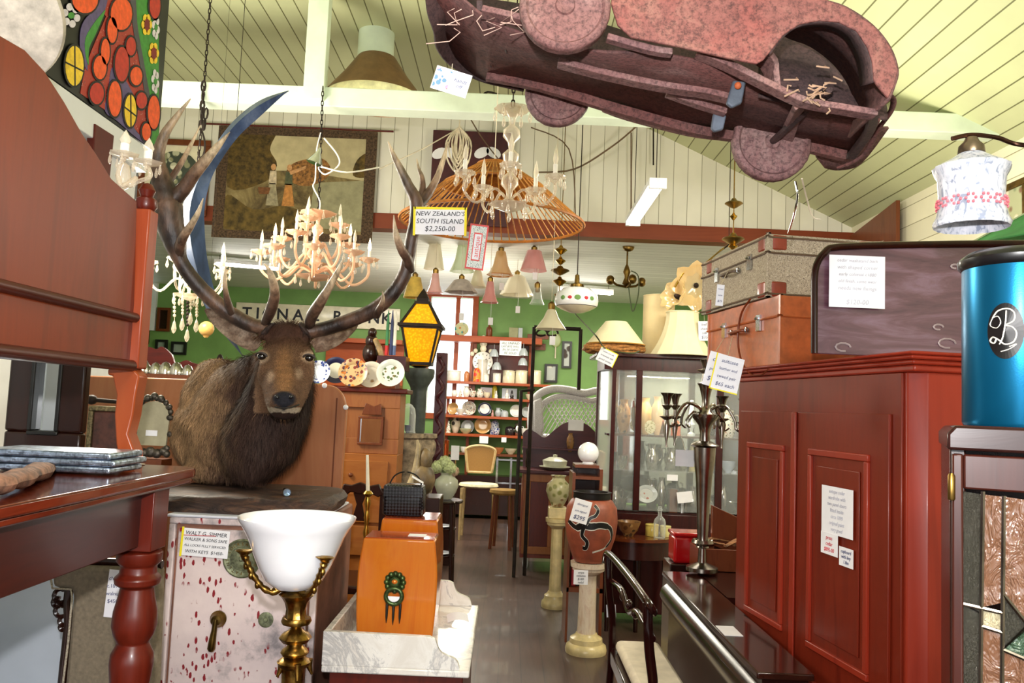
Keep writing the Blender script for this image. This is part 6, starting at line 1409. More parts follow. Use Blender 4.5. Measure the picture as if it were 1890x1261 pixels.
def plate(px, yc, Y, wpx, m, label, m2=None, tilt=12, group=None, yaw=0, hx=1.0, deep=False, name='plate', cat='plate'):
    """plate standing on its edge, leaning back"""
    c = P(px, yc, Y); r = wpx * MP(Y) / 2; t = thing(name, label, cat, c - V((0, 0, r * hx)), group=group) if m2 else None
    X = TR(0, 0, r * hx, R(90 - tilt) - PI / 2 * 0, 0, R(yaw)) 
    X = TR(0, 0, r * hx) @ Matrix.Rotation(R(yaw), 4, 'Z') @ Matrix.Rotation(R(90 - tilt), 4, 'X') @ Matrix.Diagonal((1, hx, 1, 1))
    pr = [(0, 0), (.58, 0), (.62, .06), (.96, .13), (1, .14), (.98, .10), (.62, .01), (.56, -.04), (0, -.04)]
    g = G(); g.X = X; g.lathe([(a * r, z * r) for a, z in pr], 36)
    if not t: return one(name, g, m, label, cat, loc=c - V((0, 0, r * hx)), group=group)
    ob('rim', g, m, t); g = G(); g.X = X; g.lathe([(0, .012 * r), (.57 * r, .012 * r), (.6 * r, .02 * r), (0, .02 * r)], 30); ob('well', g, m2, t); return t
C_ = lambda n, c, **k: plain(n, c, .3, coat=.4, var=.05, **k)
M_china, M_cream, M_blueD = C_('white_china', '#e6e4dc'), C_('cream_china', '#ded6bb'), C_('navy_glaze', '#1c2148')
M_floral = spots('floral_china', '#e2dfd2', ['#a8654c', '#5c7446', '#3f4a7a'], 60, .3, .4, .25); M_willow = spots('willow_china', '#d9deea', ['#2b3f86', '#5065a5', '#2b3f86'], 50, .4, .5, .25)
M_imari = spots('imari_china', '#c9a878', ['#7c2f22', '#2d2f50', '#c9762c'], 42, .42, .5, .3)
M_vase = spots('brown_glaze', '#8a6238', ['#5b3a20', '#b08a50', '#3a2a1c'], 30, .3, .5, .3)
# ------------------------------------------------------------------ pine cabinet with mirror door and plates on top
YP_ = 4.95; zt = P(690, 716, YP_).z
def slab(nm, x0, x1, y0, y1, z0, z1, m, par, **k): g = G(); g.span((x0, y0, z0), (x1, y1, z1)); return ob(nm, g, m, par, **k)
xa, xb = P(572, 800, YP_).x, P(736, 800, YP_).x; zm_ = P(690, 838, YP_).z
t = thing('pine_cupboard', 'reddish pine cupboard with small mirrored door beneath the row of plates', 'cupboard')
slab('body', xa, xb, YP_ + .02, YP_ + .25, zm_ - .0, zt - .03, W_pine, t); slab('top', xa - .02, xb + .04, YP_ - .02, YP_ + .27, zt - .03, zt, W_red, t, bevel=.006)
g = G(); g.frame(xb - xa, zt - .03 - zm_, .09, .02, TR((xa + xb) / 2, YP_ + .01, (zt + zm_ - .03) / 2) @ XZ); ob('face_frame', g, W_pine, t, bevel=.003)
q0, q1 = P(663, 768, YP_), P(706, 822, YP_); g = G(); g.frame(q1.x - q0.x, q0.z - q1.z, .014, .03, TR((q0.x + q1.x) / 2, YP_ - .01, (q0.z + q1.z) / 2) @ XZ); d = ob('mirror_frame', g, W_mid, t, bevel=.002)
slab('mirror', q0.x + .01, q1.x - .01, YP_ - .006, YP_ - .002, q1.z + .01, q0.z - .01, M_mirror, d, smooth=0)
c = P(690, 760, YP_ - .015); g = G(); g.prism([(c.x - .07, c.z - .02), (c.x + .05, c.z - .02), (c.x + .04, c.z + .05), (c.x, c.z + .03), (c.x - .05, c.z + .05)], .012, TR(0, c.y, 0) @ XZ); ob('carved_crest', g, W_mid, t, bevel=.003)
slab('lower_body', xa - .03, xb - .0, YP_ - .02, YP_ + .25, 0, zm_, wood('oak', '#a8682c', '#bd8040', 'x', 4, .4, .2), t, bevel=.004)
z = zm_ - .04
for k in range(3): dd_ = slab('drawer', xa + .01, xb - .05, YP_ - .035, YP_ - .021, z - .17, z, wood('oak', '', ''), t, bevel=.003); g = G(); g.ball(((xa + xb) / 2, YP_ - .045, z - .085), .014, 10); ob('knob', g, W_mid, dd_); z -= .19
settle(t)
plate(588, 687, 4.9, 44, M_willow, 'blue and white willow plate showing beside the stag cheek', C_('pale_blue', '#cfd6e2'))
plate(620, 684, 4.97, 50, M_blueD, 'plate with plain cream centre and wide dark navy rim', C_('cream_well', '#dcd9c4'), yaw=10)
plate(652, 688, 4.94, 54, M_imari, 'richly patterned brown and red plate in the row on the pine cupboard', None, tilt=14)
plate(685, 692, 4.99, 50, C_('cream_scallop', '#dcd3c2'), 'cream scalloped plate with small brown centre motif on the pine cupboard', spots('brown_motif', '#dcd3c2', ['#9a7a50'], 26, .2, .4, .3), tilt=14)
plate(721, 689, 4.92, 52, C_('mint_white', '#d5dcd2'), 'white plate with green leaf spray at the end of the plate row', spots('leaf_spray', '#dfe2d8', ['#54683c', '#8a6a48', '#54683c'], 46, .38, .48, .3), tilt=14)
# carved figures and bottles behind the plates on a purple-brown box
t = thing('carved_figure', 'dark carved wooden seated figure behind the patterned plates', 'figurine'); c = P(684, 658, 5.4)
k_ = MP(5.4); g = G(); g.ball(c + V((0, 0, .02)), (.055, .05, .07), 14); g.ball(c + V((-.0, 0, .10)), (.04, .035, .05), 12); g.ball(c + V((.005, -.01, .155)), (.03, .03, .033), 12); ob('body', g, W_dark, t)
g = G(); g.tube([c + V((.03, -.03, .11)), c + V((.06, -.06, .06)), c + V((.08, -.05, .0))], [.016, .02, .016], 8); ob('arm', g, plain('carved_pale', '#a88a5c', .5, var=.3), t); settle(t)
slab2 = G(); a, b = P(704, 657, 5.3), P(742, 677, 5.3); slab2.span((a.x - .02, 5.25, b.z - .03), (b.x + .03, 5.45, a.z)); solo('dark_box', slab2, wood('plum_wood', '#3a1820', '#50242c', 'x', 4), 'dark plum coloured box behind the row of plates', 'box', bevel=.004)
g = G(); g.span((P(640, 700, 5.35).x, 5.3, 0), (P(733, 700, 5.35).x, 5.5, b.z - .031)); solo('back_cupboard', g, W_mid, 'plain brown cupboard standing behind the pine cupboard with plates', 'cupboard', bevel=.004)
for k, (px, c1, c2, lb) in enumerate(((713, '#2f7a4a', '#c8262c', 'tall thin rolled banner, green over red'), (721, '#26315f', '#26315f', 'tall thin rolled banner in navy blue'), (727, '#e0ddd0', '#5a6a94', 'tall thin rolled banner in cream and blue'))):
    t = thing('rolled_banner', lb + ' standing behind the plates', 'banner'); a = P(px, 656, 5.35); k_ = MP(5.35)
    g = G(); g.tube([a, a + V((0, 0, 18 * k_))], .011, 8); ob('lower_part', g, plain('banner_b%d' % k, c2, .6), t); g = G(); g.tube([a + V((0, 0, 18 * k_)), a + V((0, 0, 60 * k_)), a + V((0, 0, 84 * k_))], [.011, .010, .002], 8); ob('upper_part', g, plain('banner_a%d' % k, c1, .6), t); settle(t)
# ------------------------------------------------------------------ lantern on a dark stone torchere, stone urn pedestals
YN = 5.7; t = thing('lantern', 'large yellow glass lantern with dark iron frame on a dark column', 'lantern'); k_ = MP(YN); cx_, cy_ = P(777, 640, YN).x, YN
def zn(y, px=777): return P(px, y, YN).z
s_ = NT('yellow_glass'); vo = s_.n('TexVoronoi'); vo.inputs['Scale'].default_value = 60; s_.l(s_.co(), vo.inputs['Vector']); s_.l(s_.ramp(vo.outputs['Distance'], [(.1, '#ffc21a'), (.6, '#d98e08')]), s_.b.inputs['Base Color']); s_.set(Roughness=.2); s_.b.inputs['Emission Color'].default_value = srgb('#ffb000'); s_.b.inputs['Emission Strength'].default_value = .3
zA, zB, zC_, zD = zn(672), zn(606), zn(603), zn(560)
def frus(g, h0, z0, h1, z1): g.loft([[V((cx_ + a * h0, cy_ + b * h0, z0)) for a, b in ((-1, -1), (1, -1), (1, 1), (-1, 1))], [V((cx_ + a * h1, cy_ + b * h1, z1)) for a, b in ((-1, -1), (1, -1), (1, 1), (-1, 1))]])
h0, h1, h2, h3 = 20 * k_, 33 * k_, 36 * k_, 12 * k_
g = G(); frus(g, h0 * .97, zA, h1 * .97, zB); ob('lower_glass', g, s_.m, t, smooth=0)
g = G(); frus(g, h2 * .96, zC_, h3 * .96, zD); ob('upper_glass', g, s_.m, t, smooth=0)
for h_a, z_a, h_b, z_b in ((h0, zA, h1, zB), (h2, zC_, h3, zD)):
    for a, b in ((-1, -1), (1, -1), (1, 1), (-1, 1)): g = G(); g.tube([V((cx_ + a * h_a, cy_ + b * h_a, z_a)), V((cx_ + a * h_b, cy_ + b * h_b, z_b))], .009, 6); ob('corner_bar', g, M_iron, t)
for h_, z_, w_ in ((h0, zA, .02), (h1, zB, .02), (h2 * 1.05, zC_, .018), (h3, zD, .02)): g = G(); g.frame(2 * h_ + w_, 2 * h_ + w_, w_, .02, TR(cx_, cy_, z_)); ob('rail', g, M_iron, t)
g = G(); g.lathe([(h3 * 1.2, zD), (h3 * 1.3, zn(552)), (h3 * .9, zn(545)), (.02, zn(538)), (0, zn(532))], 4, TR(cx_, cy_, 0, 0, 0, PI / 4)); ob('cap', g, M_iron, t, smooth=0)
g = G(); g.lathe([(.03, zA - .03), (.07, zA - .015), (.03, zA), (.022, zA + .05), (.035, zA + .07), (.03, zA + .1), (0, zA + .12)], 12, TR(cx_, cy_, 0)); ob('burner', g, M_oldbrass, t); settle(t)
M_dstone = plain('dark_stone', '#39403a', .5, 0, .2, 20); M_stone = plain('weathered_stone', '#80715c', .85, 0, .35, 25, .7)
zq = zA - .032; zp = zn(800)
g = G(); g.lathe([(.05, zp), (.055, zp + .02), (.055, zq - .16), (.06, zq - .13), (.10, zq - .06), (.105, zq - .02), (.10, zq)], 20, TR(cx_, cy_, 0)); solo('dark_column', g, M_dstone, 'dark green stone column carrying the yellow lantern', 'column')
for px, yt, yb, Y, r_, lb in ((779, 792, 960, 5.7, 26, 'weathered stone pedestal beneath the dark lantern column'), (753, 800, 960, 5.4, 27, 'weathered stone urn pedestal beside the pine cupboard')):
    c = P(px, yt, Y); k_ = MP(Y) ; R_ = r_ * k_; H = c.z if Y > 5.5 else c.z; H = zp - .001 if Y > 5.5 else H
    g = G(); g.lathe([(R_ * 1.1, 0), (R_ * 1.1, .08), (R_ * .7, .14), (R_ * .6, H * .45), (R_ * .75, H * .6), (R_ * .95, H * .72), (R_ * .7, H * .84), (R_ * .75, H * .86), (R_ * 1.0, H * .90), (R_ * 1.05, H * .95), (R_ * .9, H * .97), (R_ * 1.1, H * .98), (R_ * 1.1, H)], 28, TR(c.x, Y, 0)); solo('stone_pedestal', g, M_stone, lb, 'pedestal')
b0 = P(753, 800, 5.2); 
vessel('dome', 751, 799, 5.4, 30, 54, M_clear, 'clear glass dome on the stone urn pedestal beside the lantern column', 'glass dome')
vessel('cup', 752, 799, 5.4, 12, 14, M_blueD, 'small navy blue cup under the clear glass dome', 'cup')
# dark carved post at the window
q = P(810, 800, 6.6); zt = P(811, 652, 6.6).z; g = G(); g.span((q.x - .045, 6.55, 0), (q.x + .045, 6.64, zt)); g.tube([V((q.x + .02 * math.cos(k * .9), 6.535 + .012 * math.sin(k * .9), 1.0 + k * (zt - 1.0) / 40)) for k in range(40)], .018, 6)
solo('carved_post', g, wood('plum_wood', '', ''), 'tall dark carved wardrobe post standing before the bright window', 'post', bevel=.005)
# ------------------------------------------------------------------ dark carved chair, candlestick, cream candle by the safe
t = thing('carved_chair', 'dark carved wooden chair between the orange headboard and the lacquered chests', 'chair'); YK = 4.3; k_ = MP(YK); c = P(665, 900, YK)
sp_ = [(-34, 10), (-30, -6), (-16, -4), (0, -10), (18, -4), (34, -8), (44, 10), (34, 16), (16, 8), (0, 12), (-16, 8), (-28, 18)]
g = G(); g.prism([(a * k_, -b * k_) for a, b in sp_], .03, TR(c.x, YK, c.z) @ XZ); ob('crest_rail', g, W_dark, t, bevel=.005)
g = G(); g.prism([(a * k_, -b * k_) for a, b in [(-12, 10), (12, 10), (5, 30), (12, 60), (-12, 60), (-5, 30)]], .02, TR(c.x, YK + .005, c.z) @ XZ); ob('splat', g, W_dark, t, bevel=.003)
zs = c.z - .42
for sx in (-.1, .12): slab('stile', c.x + sx - .015, c.x + sx + .015, YK - .01, YK + .02, 0, c.z, W_dark, t)
slab('seat', c.x - .2, c.x + .2, YK - .36, YK + .02, zs - .04, zs, W_dark, t, bevel=.01)
for sx in (-.17, .17): slab('leg', c.x + sx - .018, c.x + sx + .018, YK - .34, YK - .3, 0, zs - .04, W_dark, t)
settle(t)
t = thing('candlestick', 'tall cream candle in a slender twisted brass candlestick beside the lacquered chests', 'candlestick'); YD_ = 3.45; k_ = MP(YD_); c = P(679, 920, YD_)
g = G(); g.tube([P(679, 906, YD_), P(678, 840, YD_)], [.0085, .006], 10); ob('candle', g, C_('cream_candle', '#e8dfc4'), t)
g = G(); hh = P(679, 906, YD_).z
pr = [(.06, .001), (.055, .02), (.02, .04)]; zz_ = .04
while zz_ < hh - .05: pr += [(.008, zz_), (.013, zz_ + .025), (.008, zz_ + .05)]; zz_ += .06
pr += [(.022, hh - .012), (.012, hh)]; g.lathe(pr, 14, TR(c.x, YD_, 0)); ob('stem', g, M_brass, t); settle(t)
# ------------------------------------------------------------------ side table, hydrangeas
YG = 6.35; c = P(822, 922, YG); zt = c.z
t = thing('side_table', 'small dark tall side table carrying the vase of hydrangeas', 'table'); tx = P(815, 925, YG).x
g = G(); g.lathe([(.0, zt - .02), (.16, zt - .02), (.165, zt - .01), (.16, zt), (0, zt)], 32, TR(tx, YG, 0)); ob('top', g, W_darkx, t)
for k in range(4): a = k * PI / 2 + PI / 4; g = G(); g.tube([V((tx + .12 * math.cos(a), YG + .12 * math.sin(a), zt - .02)), V((tx + .15 * math.cos(a), YG + .15 * math.sin(a), 0))], [.018, .012], 8); ob('leg', g, W_dark, t)
for z_ in (zt - .22, zt - .42): g = G(); g.lathe([(0, z_), (.12, z_), (.12, z_ + .012), (0, z_ + .012)], 24, TR(tx, YG, 0)); ob('lower_shelf', g, W_dark, t)
settle(t)
vessel('vase', 823, 921, YG, 44, 48, C_('celadon', '#b5b8a4'), 'pale grey-green bulbous vase holding dried hydrangeas', 'vase')
t = thing('hydrangeas', 'bunch of pale green dried hydrangea heads in the grey-green vase', 'flowers')
q = P(821, 862, YG)
for k, (dx, dy, dz, r_) in enumerate(((-.05, -.02, .0, .05), (.04, -.03, -.005, .052), (.0, -.02, .035, .052), (-.015, .04, .01, .05), (.07, .0, -.03, .04), (-.085, .0, -.02, .035))):
    g = G()
    for i in range(70):
        a, b = rnd.uniform(0, 2 * PI), math.acos(rnd.uniform(-1, 1)); n_ = V((math.sin(b) * math.cos(a), math.sin(b) * math.sin(a), math.cos(b))); p = q + V((dx, dy, dz)) + n_ * r_; g.prism([(.009 * math.cos(j * PI / 4) * (1 if j % 2 else .5), .009 * math.sin(j * PI / 4) * (1 if j % 2 else .5)) for j in range(8)], .001, Matrix.Translation(p) @ frame_z(n_ + V((rnd.uniform(-.4, .4), rnd.uniform(-.4, .4), 0))))
    g.ball(q + V((dx, dy, dz)), r_ * .92, 12); o = ob('flower_head', g, plain('hydrangea_pink', '#cfae92', .8, var=.2) if k == 4 else plain('hydrangea_green', '#b3bd8c', .8, var=.25, scale=60), t, fix=False)
g = G(); g.tube([q + V((0, 0, -.02)), q + V((0, 0, -.1))], .012, 6); ob('stem', g, M_green, t); settle(t)
for (px, py, w_, lb, z_) in ((822, 972, 40, 'small white dish on the upper lower shelf of the dark side table', zt - .208), (820, 1016, 44, 'blue white dish on the bottom shelf of the dark side table', zt - .408)):
    g = G(); g.lathe([(0, 0), (.05, 0), (.09, .012), (.085, .014), (0, .006)], 24); one('dish', g, C_('ice_china', '#b8c4d8'), lb, 'dish', loc=(tx, YG, z_))
# horn on stand behind bag
t = thing('carved_horn', 'pale carved animal horn on a twisted stand behind the black handbag', 'carving'); c = P(765, 905, 4.6); k_ = MP(4.6)
g = G(); g.tube([P(*p) for p in smooth_path([(758, 900, 4.6, ), (766, 875, 4.6), (770, 850, 4.6), (772, 825, 4.6), (770, 812, 4.6)], 4)], [.03 - .0015 * i for i in range(17)], 10); ob('horn', g, plain('horn', '#9a8a68', .4, var=.3), t)
g = G(); g.ball(P(780, 885, 4.62), (.07, .06, .09), 16); g.ball(P(785, 850, 4.62), (.04, .04, .07), 12); ob('carving', g, plain('olive_brown', '#5e4e34', .5, var=.4, bump=.4), t)
cb = P(775, 915, 4.6); g = G(); g.span((cb.x - .12, 4.5, 0), (cb.x + .12, 4.74, cb.z)); ob('stand', g, W_dark, t, bevel=.006); settle(t)
# ------------------------------------------------------------------ cane chair and stool
YE = 9.7; k_ = MP(YE); t = thing('cane_back_chair', 'cane-backed chair with cream seat standing before the shelves of china', 'chair'); c = P(884, 893, YE)
def cz(y): return P(884, y, YE).z
g = G(); bp = [(-22, 873), (-27, 838), (-25, 829), (-10, 824), (10, 824), (25, 829), (27, 838), (22, 873)]
pts = [V((c.x + a * k_, YE + .1, cz(b))) for a, b in bp]; g.tube(smooth_path([tuple(p) for p in pts], 3), .018, 6); g.tube([pts[0], pts[-1]], .016, 6); ob('back_frame', g, plain('chair_cream', '#b59a6c', .5), t)
s_ = NT('cane_weave'); ck = s_.n('TexChecker'); ck.inputs['Scale'].default_value = 130; s_.l(s_.co(), ck.inputs[0]); ck.inputs['Color1'].default_value = srgb('#a87c3c'); ck.inputs['Color2'].default_value = srgb('#7c5626'); s_.l(ck.outputs[0], s_.b.inputs['Base Color'])
g = G(); g.prism([(c.x + a * k_ * .97, cz(b + 1)) for a, b in bp], .01, TR(0, YE + .1, 0) @ XZ); ob('cane_back', g, s_.m, t, smooth=0)
g = G(); g.lathe([(0, cz(899)), (.17, cz(898)), (.2, cz(895)), (.19, cz(891)), (0, cz(888))], 28, TR(c.x, YE - .1, 0) @ Matrix.Diagonal((1.15, 1, 1, 1))); ob('seat', g, plain('cream_seat', '#cfc8a8', .8), t)
for sx, sy in ((-.17, .08), (.17, .08), (-.18, -.25), (.18, -.25)): g = G(); g.tube([V((c.x + sx, YE + sy, cz(898))), V((c.x + sx * 1.05, YE + sy * 1.05, 0))], [.02, .013], 8); ob('leg', g, plain('chair_cream', '#b59a6c'), t)
settle(t)
t = thing('stool', 'low round brown padded stool at the foot of the cane-backed chair', 'stool'); YS_ = 9.0; c = P(930, 902, YS_); zt = c.z
g = G(); g.lathe([(0, zt - .06), (.14, zt - .06), (.155, zt - .04), (.15, zt - .01), (0, zt)], 24, TR(c.x, YS_, 0)); ob('seat', g, plain('ochre_pad', '#8a6a34', .7), t)
for k in range(4): a = k * PI / 2 + .6; g = G(); g.tube([V((c.x + .11 * math.cos(a), YS_ + .11 * math.sin(a), zt - .05)), V((c.x + .15 * math.cos(a), YS_ + .15 * math.sin(a), 0))], .018, 8); ob('leg', g, W_mid, t)
settle(t)
# ------------------------------------------------------------------ chiffonier, wicker chair, jardinieres on columns
YQ = 7.9; xa, xb = P(962, 900, YQ).x, P(1092, 900, YQ).x; zt = P(990, 868, YQ).z
t = thing('chiffonier', 'reddish chiffonier with shaped back board and pine doors under the white wicker chair', 'sideboard')
slab('body', xa + .01, xb, YQ + .02, YQ + .45, .1, zt - .03, wood('red_pine', '#7c3a26', '#96482c', 'z', 4), t, bevel=.004); slab('top', xa - .03, xb + .03, YQ - .03, YQ + .47, zt - .03, zt, wood('plum_top', '#4a2028', '#5f2c30', 'x', 4), t, bevel=.005)
w_ = (xb - xa) / 2
for k in range(2): g = G(); x0 = xa + .01 + k * w_; g.frame(w_ - .02, zt - .18, .07, .02, TR(x0 + w_ / 2, YQ + .005, (zt + .1) / 2) @ XZ); d = ob('door', g, W_pine, t, bevel=.004); slab('door_panel', x0 + .07, x0 + w_ - .08, YQ + .005, YQ + .018, .2, zt - .12, W_red, d)
bb = [(965, 866), (965, 800), (975, 792), (990, 799), (1005, 808), (1022, 795), (1040, 782), (1060, 778), (1082, 783), (1098, 797), (1112, 808), (1112, 866)]
g = plate_xz(smooth_path(bb[1:-1], 3) + [bb[-1], bb[0]], YQ + .44, .03); ob('back_board', g, wood('plum_top', '', ''), t)
slab('back_shelf', xa + .0, xb + .05, YQ + .3, YQ + .44, P(990, 832, YQ).z, P(990, 829, YQ).z, wood('plum_top', '', ''), t)
for px in (973, 1085): g = G(); q = P(px, 866, YQ + .33); g.lathe([(.012, zt), (.02, zt + .05), (.01, zt + .1), (.018, zt + .15), (.012, P(990, 832, YQ).z)], 10, TR(q.x, YQ + .33, 0)); ob('turned_support', g, W_dark, t)
for px in (970, 1082): q = P(px, 1030, YQ); g = G(); g.lathe([(.02, 0), (.03, .05), (.025, .1)], 10, TR(q.x, YQ + .05, 0)); ob('foot', g, C_('white_castor', '#c8ccd4'), t)
settle(t)
g = G(); c = P(1024, 861, YQ + .12); g.lathe([(0, 0), (.08, 0), (.15, .03), (.15, .036), (.11, .036), (.115, .06), (.12, .09), (.06, .12), (.02, .125), (.022, .145), (0, .15)], 28); one('tureen', g, C_('celadon2', '#c8c8b4'), 'pale lidded tureen on its stand on the chiffonier top', 'tureen', loc=(c.x, c.y, zt))
vessel('vase', 1052, 834, YQ + .36, 14, 34, M_vase, 'small olive vase on the back shelf of the chiffonier', 'vase'); card(1063, 785, YQ + .2, 28, 20, [], 'blank cream card on the chiffonier back board in front of the wicker chair')
# white wicker chair
t = thing('wicker_chair', 'white wicker armchair with latticed back set up on the chiffonier', 'chair'); YW = YQ + .75; M_wick = plain('white_wicker', '#c9c6c8', .7, 0, .12, 120, .4)
ol = smooth_path([(984, 815), (980, 780), (984, 745), (996, 727), (1020, 718), (1050, 720), (1078, 726), (1100, 722), (1116, 728)], 4)
g = G(); g.tube([P(a, b, YW) for a, b in ol], .042, 10); g.tube([P(a + 12, b + 14, YW + .02) for a, b in ol[3:]], .03, 8); ob('rolled_rim', g, M_wick, t)
n_ = 0
for k in range(15):
    x0 = 1002 + k * 8; g = G(); g.tube([P(x0, 738, YW), P(x0 + 40, 805, YW)], .006, 4); ob('lattice_strand', g, M_wick, t); g = G(); g.tube([P(x0 + 6, 738, YW + .01), P(x0 - 34, 805, YW + .01)], .006, 4); ob('lattice_strand', g, M_wick, t)
g = plate_xz([(984, 740), (1000, 733), (1004, 790), (996, 820), (984, 815)], YW - .03, .06); ob('arm_side', g, M_wick, t, bevel=.02)
q = P(1050, 805, YW); g = G(); g.span((P(985, 800, YW).x, YW, q.z - .05), (P(1120, 800, YW).x, YW + .5, q.z)); ob('seat', g, M_wick, t, bevel=.02)
for px in (992, 1112):
    for dy in (.03, .45): a = P(px, 820, YW); g = G(); g.tube([V((a.x, YW + dy, q.z)), V((a.x, YW + dy, 0))], .022, 8); ob('leg', g, M_wick, t)
settle(t)
M_mar2 = None
s_ = NT('onyx'); n1 = s_.noise(s_.co((1, 1, .4)), 12, 6, .7, 1.5); s_.l(s_.ramp(n1, [(.3, '#c9a88c'), (.5, '#ddcdb8'), (.7, '#c2a08c')]), s_.b.inputs['Base Color']); s_.set(Roughness=.25); M_onyx = s_.m
M_onyx2 = plain('cream_stone', '#d2be8c', .3, 0, .12, 10)
def column(cx, yb, yt, Y, rp, label, lm):
    k_ = MP(Y); c = P(cx, (yt + yb) / 2, Y); H = P(cx, yt, Y).z; r = rp * k_; t = thing('pedestal_column', label, 'column', (c.x, Y, 0))
    g = G(); g.lathe([(0, 0), (r * 2.15, 0), (r * 2.2, .02), (r * 2.1, .045), (r * 1.75, .06), (r * 1.7, .09), (r * 1.25, .105), (r * 1.1, .12), (0, .12)], 36); ob('base', g, M_onyx2, t)
    g = G(); g.lathe([(r * 1.02, .12), (r * .98, .15), (r * .9, H - .1), (r * .92, H - .08)], 48, rf=lambda a, j: 1 - .05 * abs(math.sin(a * 7))); ob('fluted_shaft', g, lm, t)
    g = G(); g.lathe([(r * .95, H - .08), (r * 1.3, H - .065), (r * 1.7, H - .05), (r * 1.72, H - .035), (r * 1.9, H - .03), (r * 1.95, H), (0, H)], 32); ob('capital', g, lm, t)
    return H, c.x
Hc, cx1 = column(1084, 1190, 1037, 5.3, 17, 'short onyx column with fluted shaft carrying the painted terracotta pot', M_onyx)
t = thing('terracotta_pot', 'large round terracotta pot painted with a black and white lizard', 'pot', (P(1090, 1000, 5.3).x, 5.3, Hc)); k_ = MP(5.3); HP = 126 * k_; RP = 48 * k_
prp = [(.56, 0), (.62, .03), (.72, .12), (.92, .35), (1.0, .58), (.95, .78), (.78, .88), (.68, .90)]
g = G(); g.lathe([(a * RP, b * HP) for a, b in prp] + [(.6 * RP, .9 * HP), (0, .86 * HP)], 48); ob('body', g, plain('terracotta', '#8c4630', .5, 0, .15, 12), t)
g = G(); g.lathe([(.66 * RP, .88 * HP), (.72 * RP, .92 * HP), (.70 * RP, .97 * HP), (.74 * RP, HP), (.6 * RP, HP), (.58 * RP, .9 * HP)], 36, cap=False); ob('neck', g, M_black, t)
g = G(); g.lathe([(.57 * RP, .0), (.64 * RP, .03), (.66 * RP, .06), (.60 * RP, .06)], 36); ob('foot_band', g, M_black, t)
def potp(u, v, off=.002):
    b = v; r = RP
    for (a0, b0), (a1, b1) in zip(prp, prp[1:]):
        if b0 <= v <= b1: r = RP * (a0 + (a1 - a0) * (v - b0) / (b1 - b0))
    an = -PI / 2 - .1 + u; return V(((r + off) * math.cos(an), (r + off) * math.sin(an), v * HP))
def pline(pts, w_, m, off):
    g = G(); sp_ = smooth_path(pts, 6); L = len(sp_); vs = []
    for i, (a, b) in enumerate(sp_):
        dx, dy = (sp_[min(i + 1, L - 1)][0] - sp_[max(i - 1, 0)][0]) * RP, (sp_[min(i + 1, L - 1)][1] - sp_[max(i - 1, 0)][1]) * HP; l_ = math.hypot(dx, dy) or 1
        w = w_[min(len(w_) - 1, int(i * len(w_) / L))] if isinstance(w_, list) else w_
        vs += [potp(a + k * -dy / l_ * w / RP, b + k * dx / l_ * w / HP, off) for k in (-1, 1)]
    g.add(vs, [(2 * i, 2 * i + 1, 2 * i + 3, 2 * i + 2) for i in range(L - 1)]); ob('painted_lizard', g, m, t, fix=False)
M_wh = plain('paint_white2', '#e2ddd0', .5)
for w1, m, off in ((1.3, M_wh, .0012), (1.0, M_black, .0022)):
    pline([(-1.0, .60), (-.6, .52), (-.3, .56), (.0, .55), (.4, .57), (.8, .52), (.95, .38), (.7, .25), (.3, .20), (.1, .18)], [.014 * w1, .019 * w1, .020 * w1, .017 * w1, .012 * w1, .008 * w1, .004 * w1 if w1 > 1 else .0005, .004 * w1 if w1 > 1 else .0003], m, off)
    pline([(-.25, .55), (-.35, .42), (-.15, .33), (-.2, .24), (-.35, .24)], .011 * w1, m, off); pline([(-.2, .57), (-.05, .66), (.15, .70), (.25, .78), (.12, .84)], .009 * w1, m, off)
card(1072, 944, 5.125, 32, 42, ['aboriginal', 'pot signed', '$295'], 'white price ticket hung on the painted terracotta pot', tilt=R(14)); card(1072, 1066, 5.15, 26, 26, ['onyx', 'column', '$185', 'solid'], 'square white price ticket on the short onyx column', ink=M_inkblack)
Hc2, cx2 = column(1026, 1114, 956, 6.45, 11, 'tall cream fluted column carrying the green jardiniere', M_onyx2)
vessel('vase', 1029, 935, 6.45, 44, 56, C_('green_glaze', '#a9a070', scale=20) if False else spots('green_jard', '#b4ac82', ['#7d7c44', '#c8bc94', '#8a6a48'], 22, .3, .5, .3), 'green and cream glazed jardiniere on the tall cream column', 'jardiniere', name='jardiniere')
g = G(); q = P(1029, 936, 6.45); g.span((q.x - .07, 6.38, Hc2), (q.x + .07, 6.52, q.z)); solo('plinth_block', g, M_onyx2, 'square cream block between the tall column and the green jardiniere', 'block', bevel=.006)
# globe lamp and dark stand behind terracotta pot, red and blue books beside the column
g = G(); q = P(1086, 836, 5.64); g.ball(q, .072, 24); g.lathe([(.03, -.09), (.04, -.07), (.03, -.06)], 14, TR(*q)); solo('globe_lampshade', g, M_opal, 'round white opal glass globe on the dark stepped stand', 'lamp shade')
t = thing('stepped_stand', 'dark wooden stepped stand with shaped ends under the opal globe', 'stand'); YZ_ = 5.5; a, b = P(1056, 905, YZ_), P(1112, 905, YZ_); z1, z2 = P(1086, 858, YZ_ + .1).z, P(1086, 880, YZ_).z
slab('side', a.x, a.x + .02, YZ_, YZ_ + .3, .742, z2 + .02, W_mid, t); slab('side', b.x - .02, b.x, YZ_, YZ_ + .3, .742, z2 + .05, W_mid, t); slab('back', a.x + .02, b.x - .02, YZ_ + .28, YZ_ + .3, .742, z1, W_dark, t); slab('shelf', a.x + .02, b.x - .02, YZ_ + .0, YZ_ + .28, z2 - .02, z2, W_mid, t); slab('upper_shelf', a.x + .02, b.x - .02, YZ_ + .06, YZ_ + .28, z1 - .02, z1, W_mid, t)
settle(t)
q0 = P(1050, 1130, 5.6)
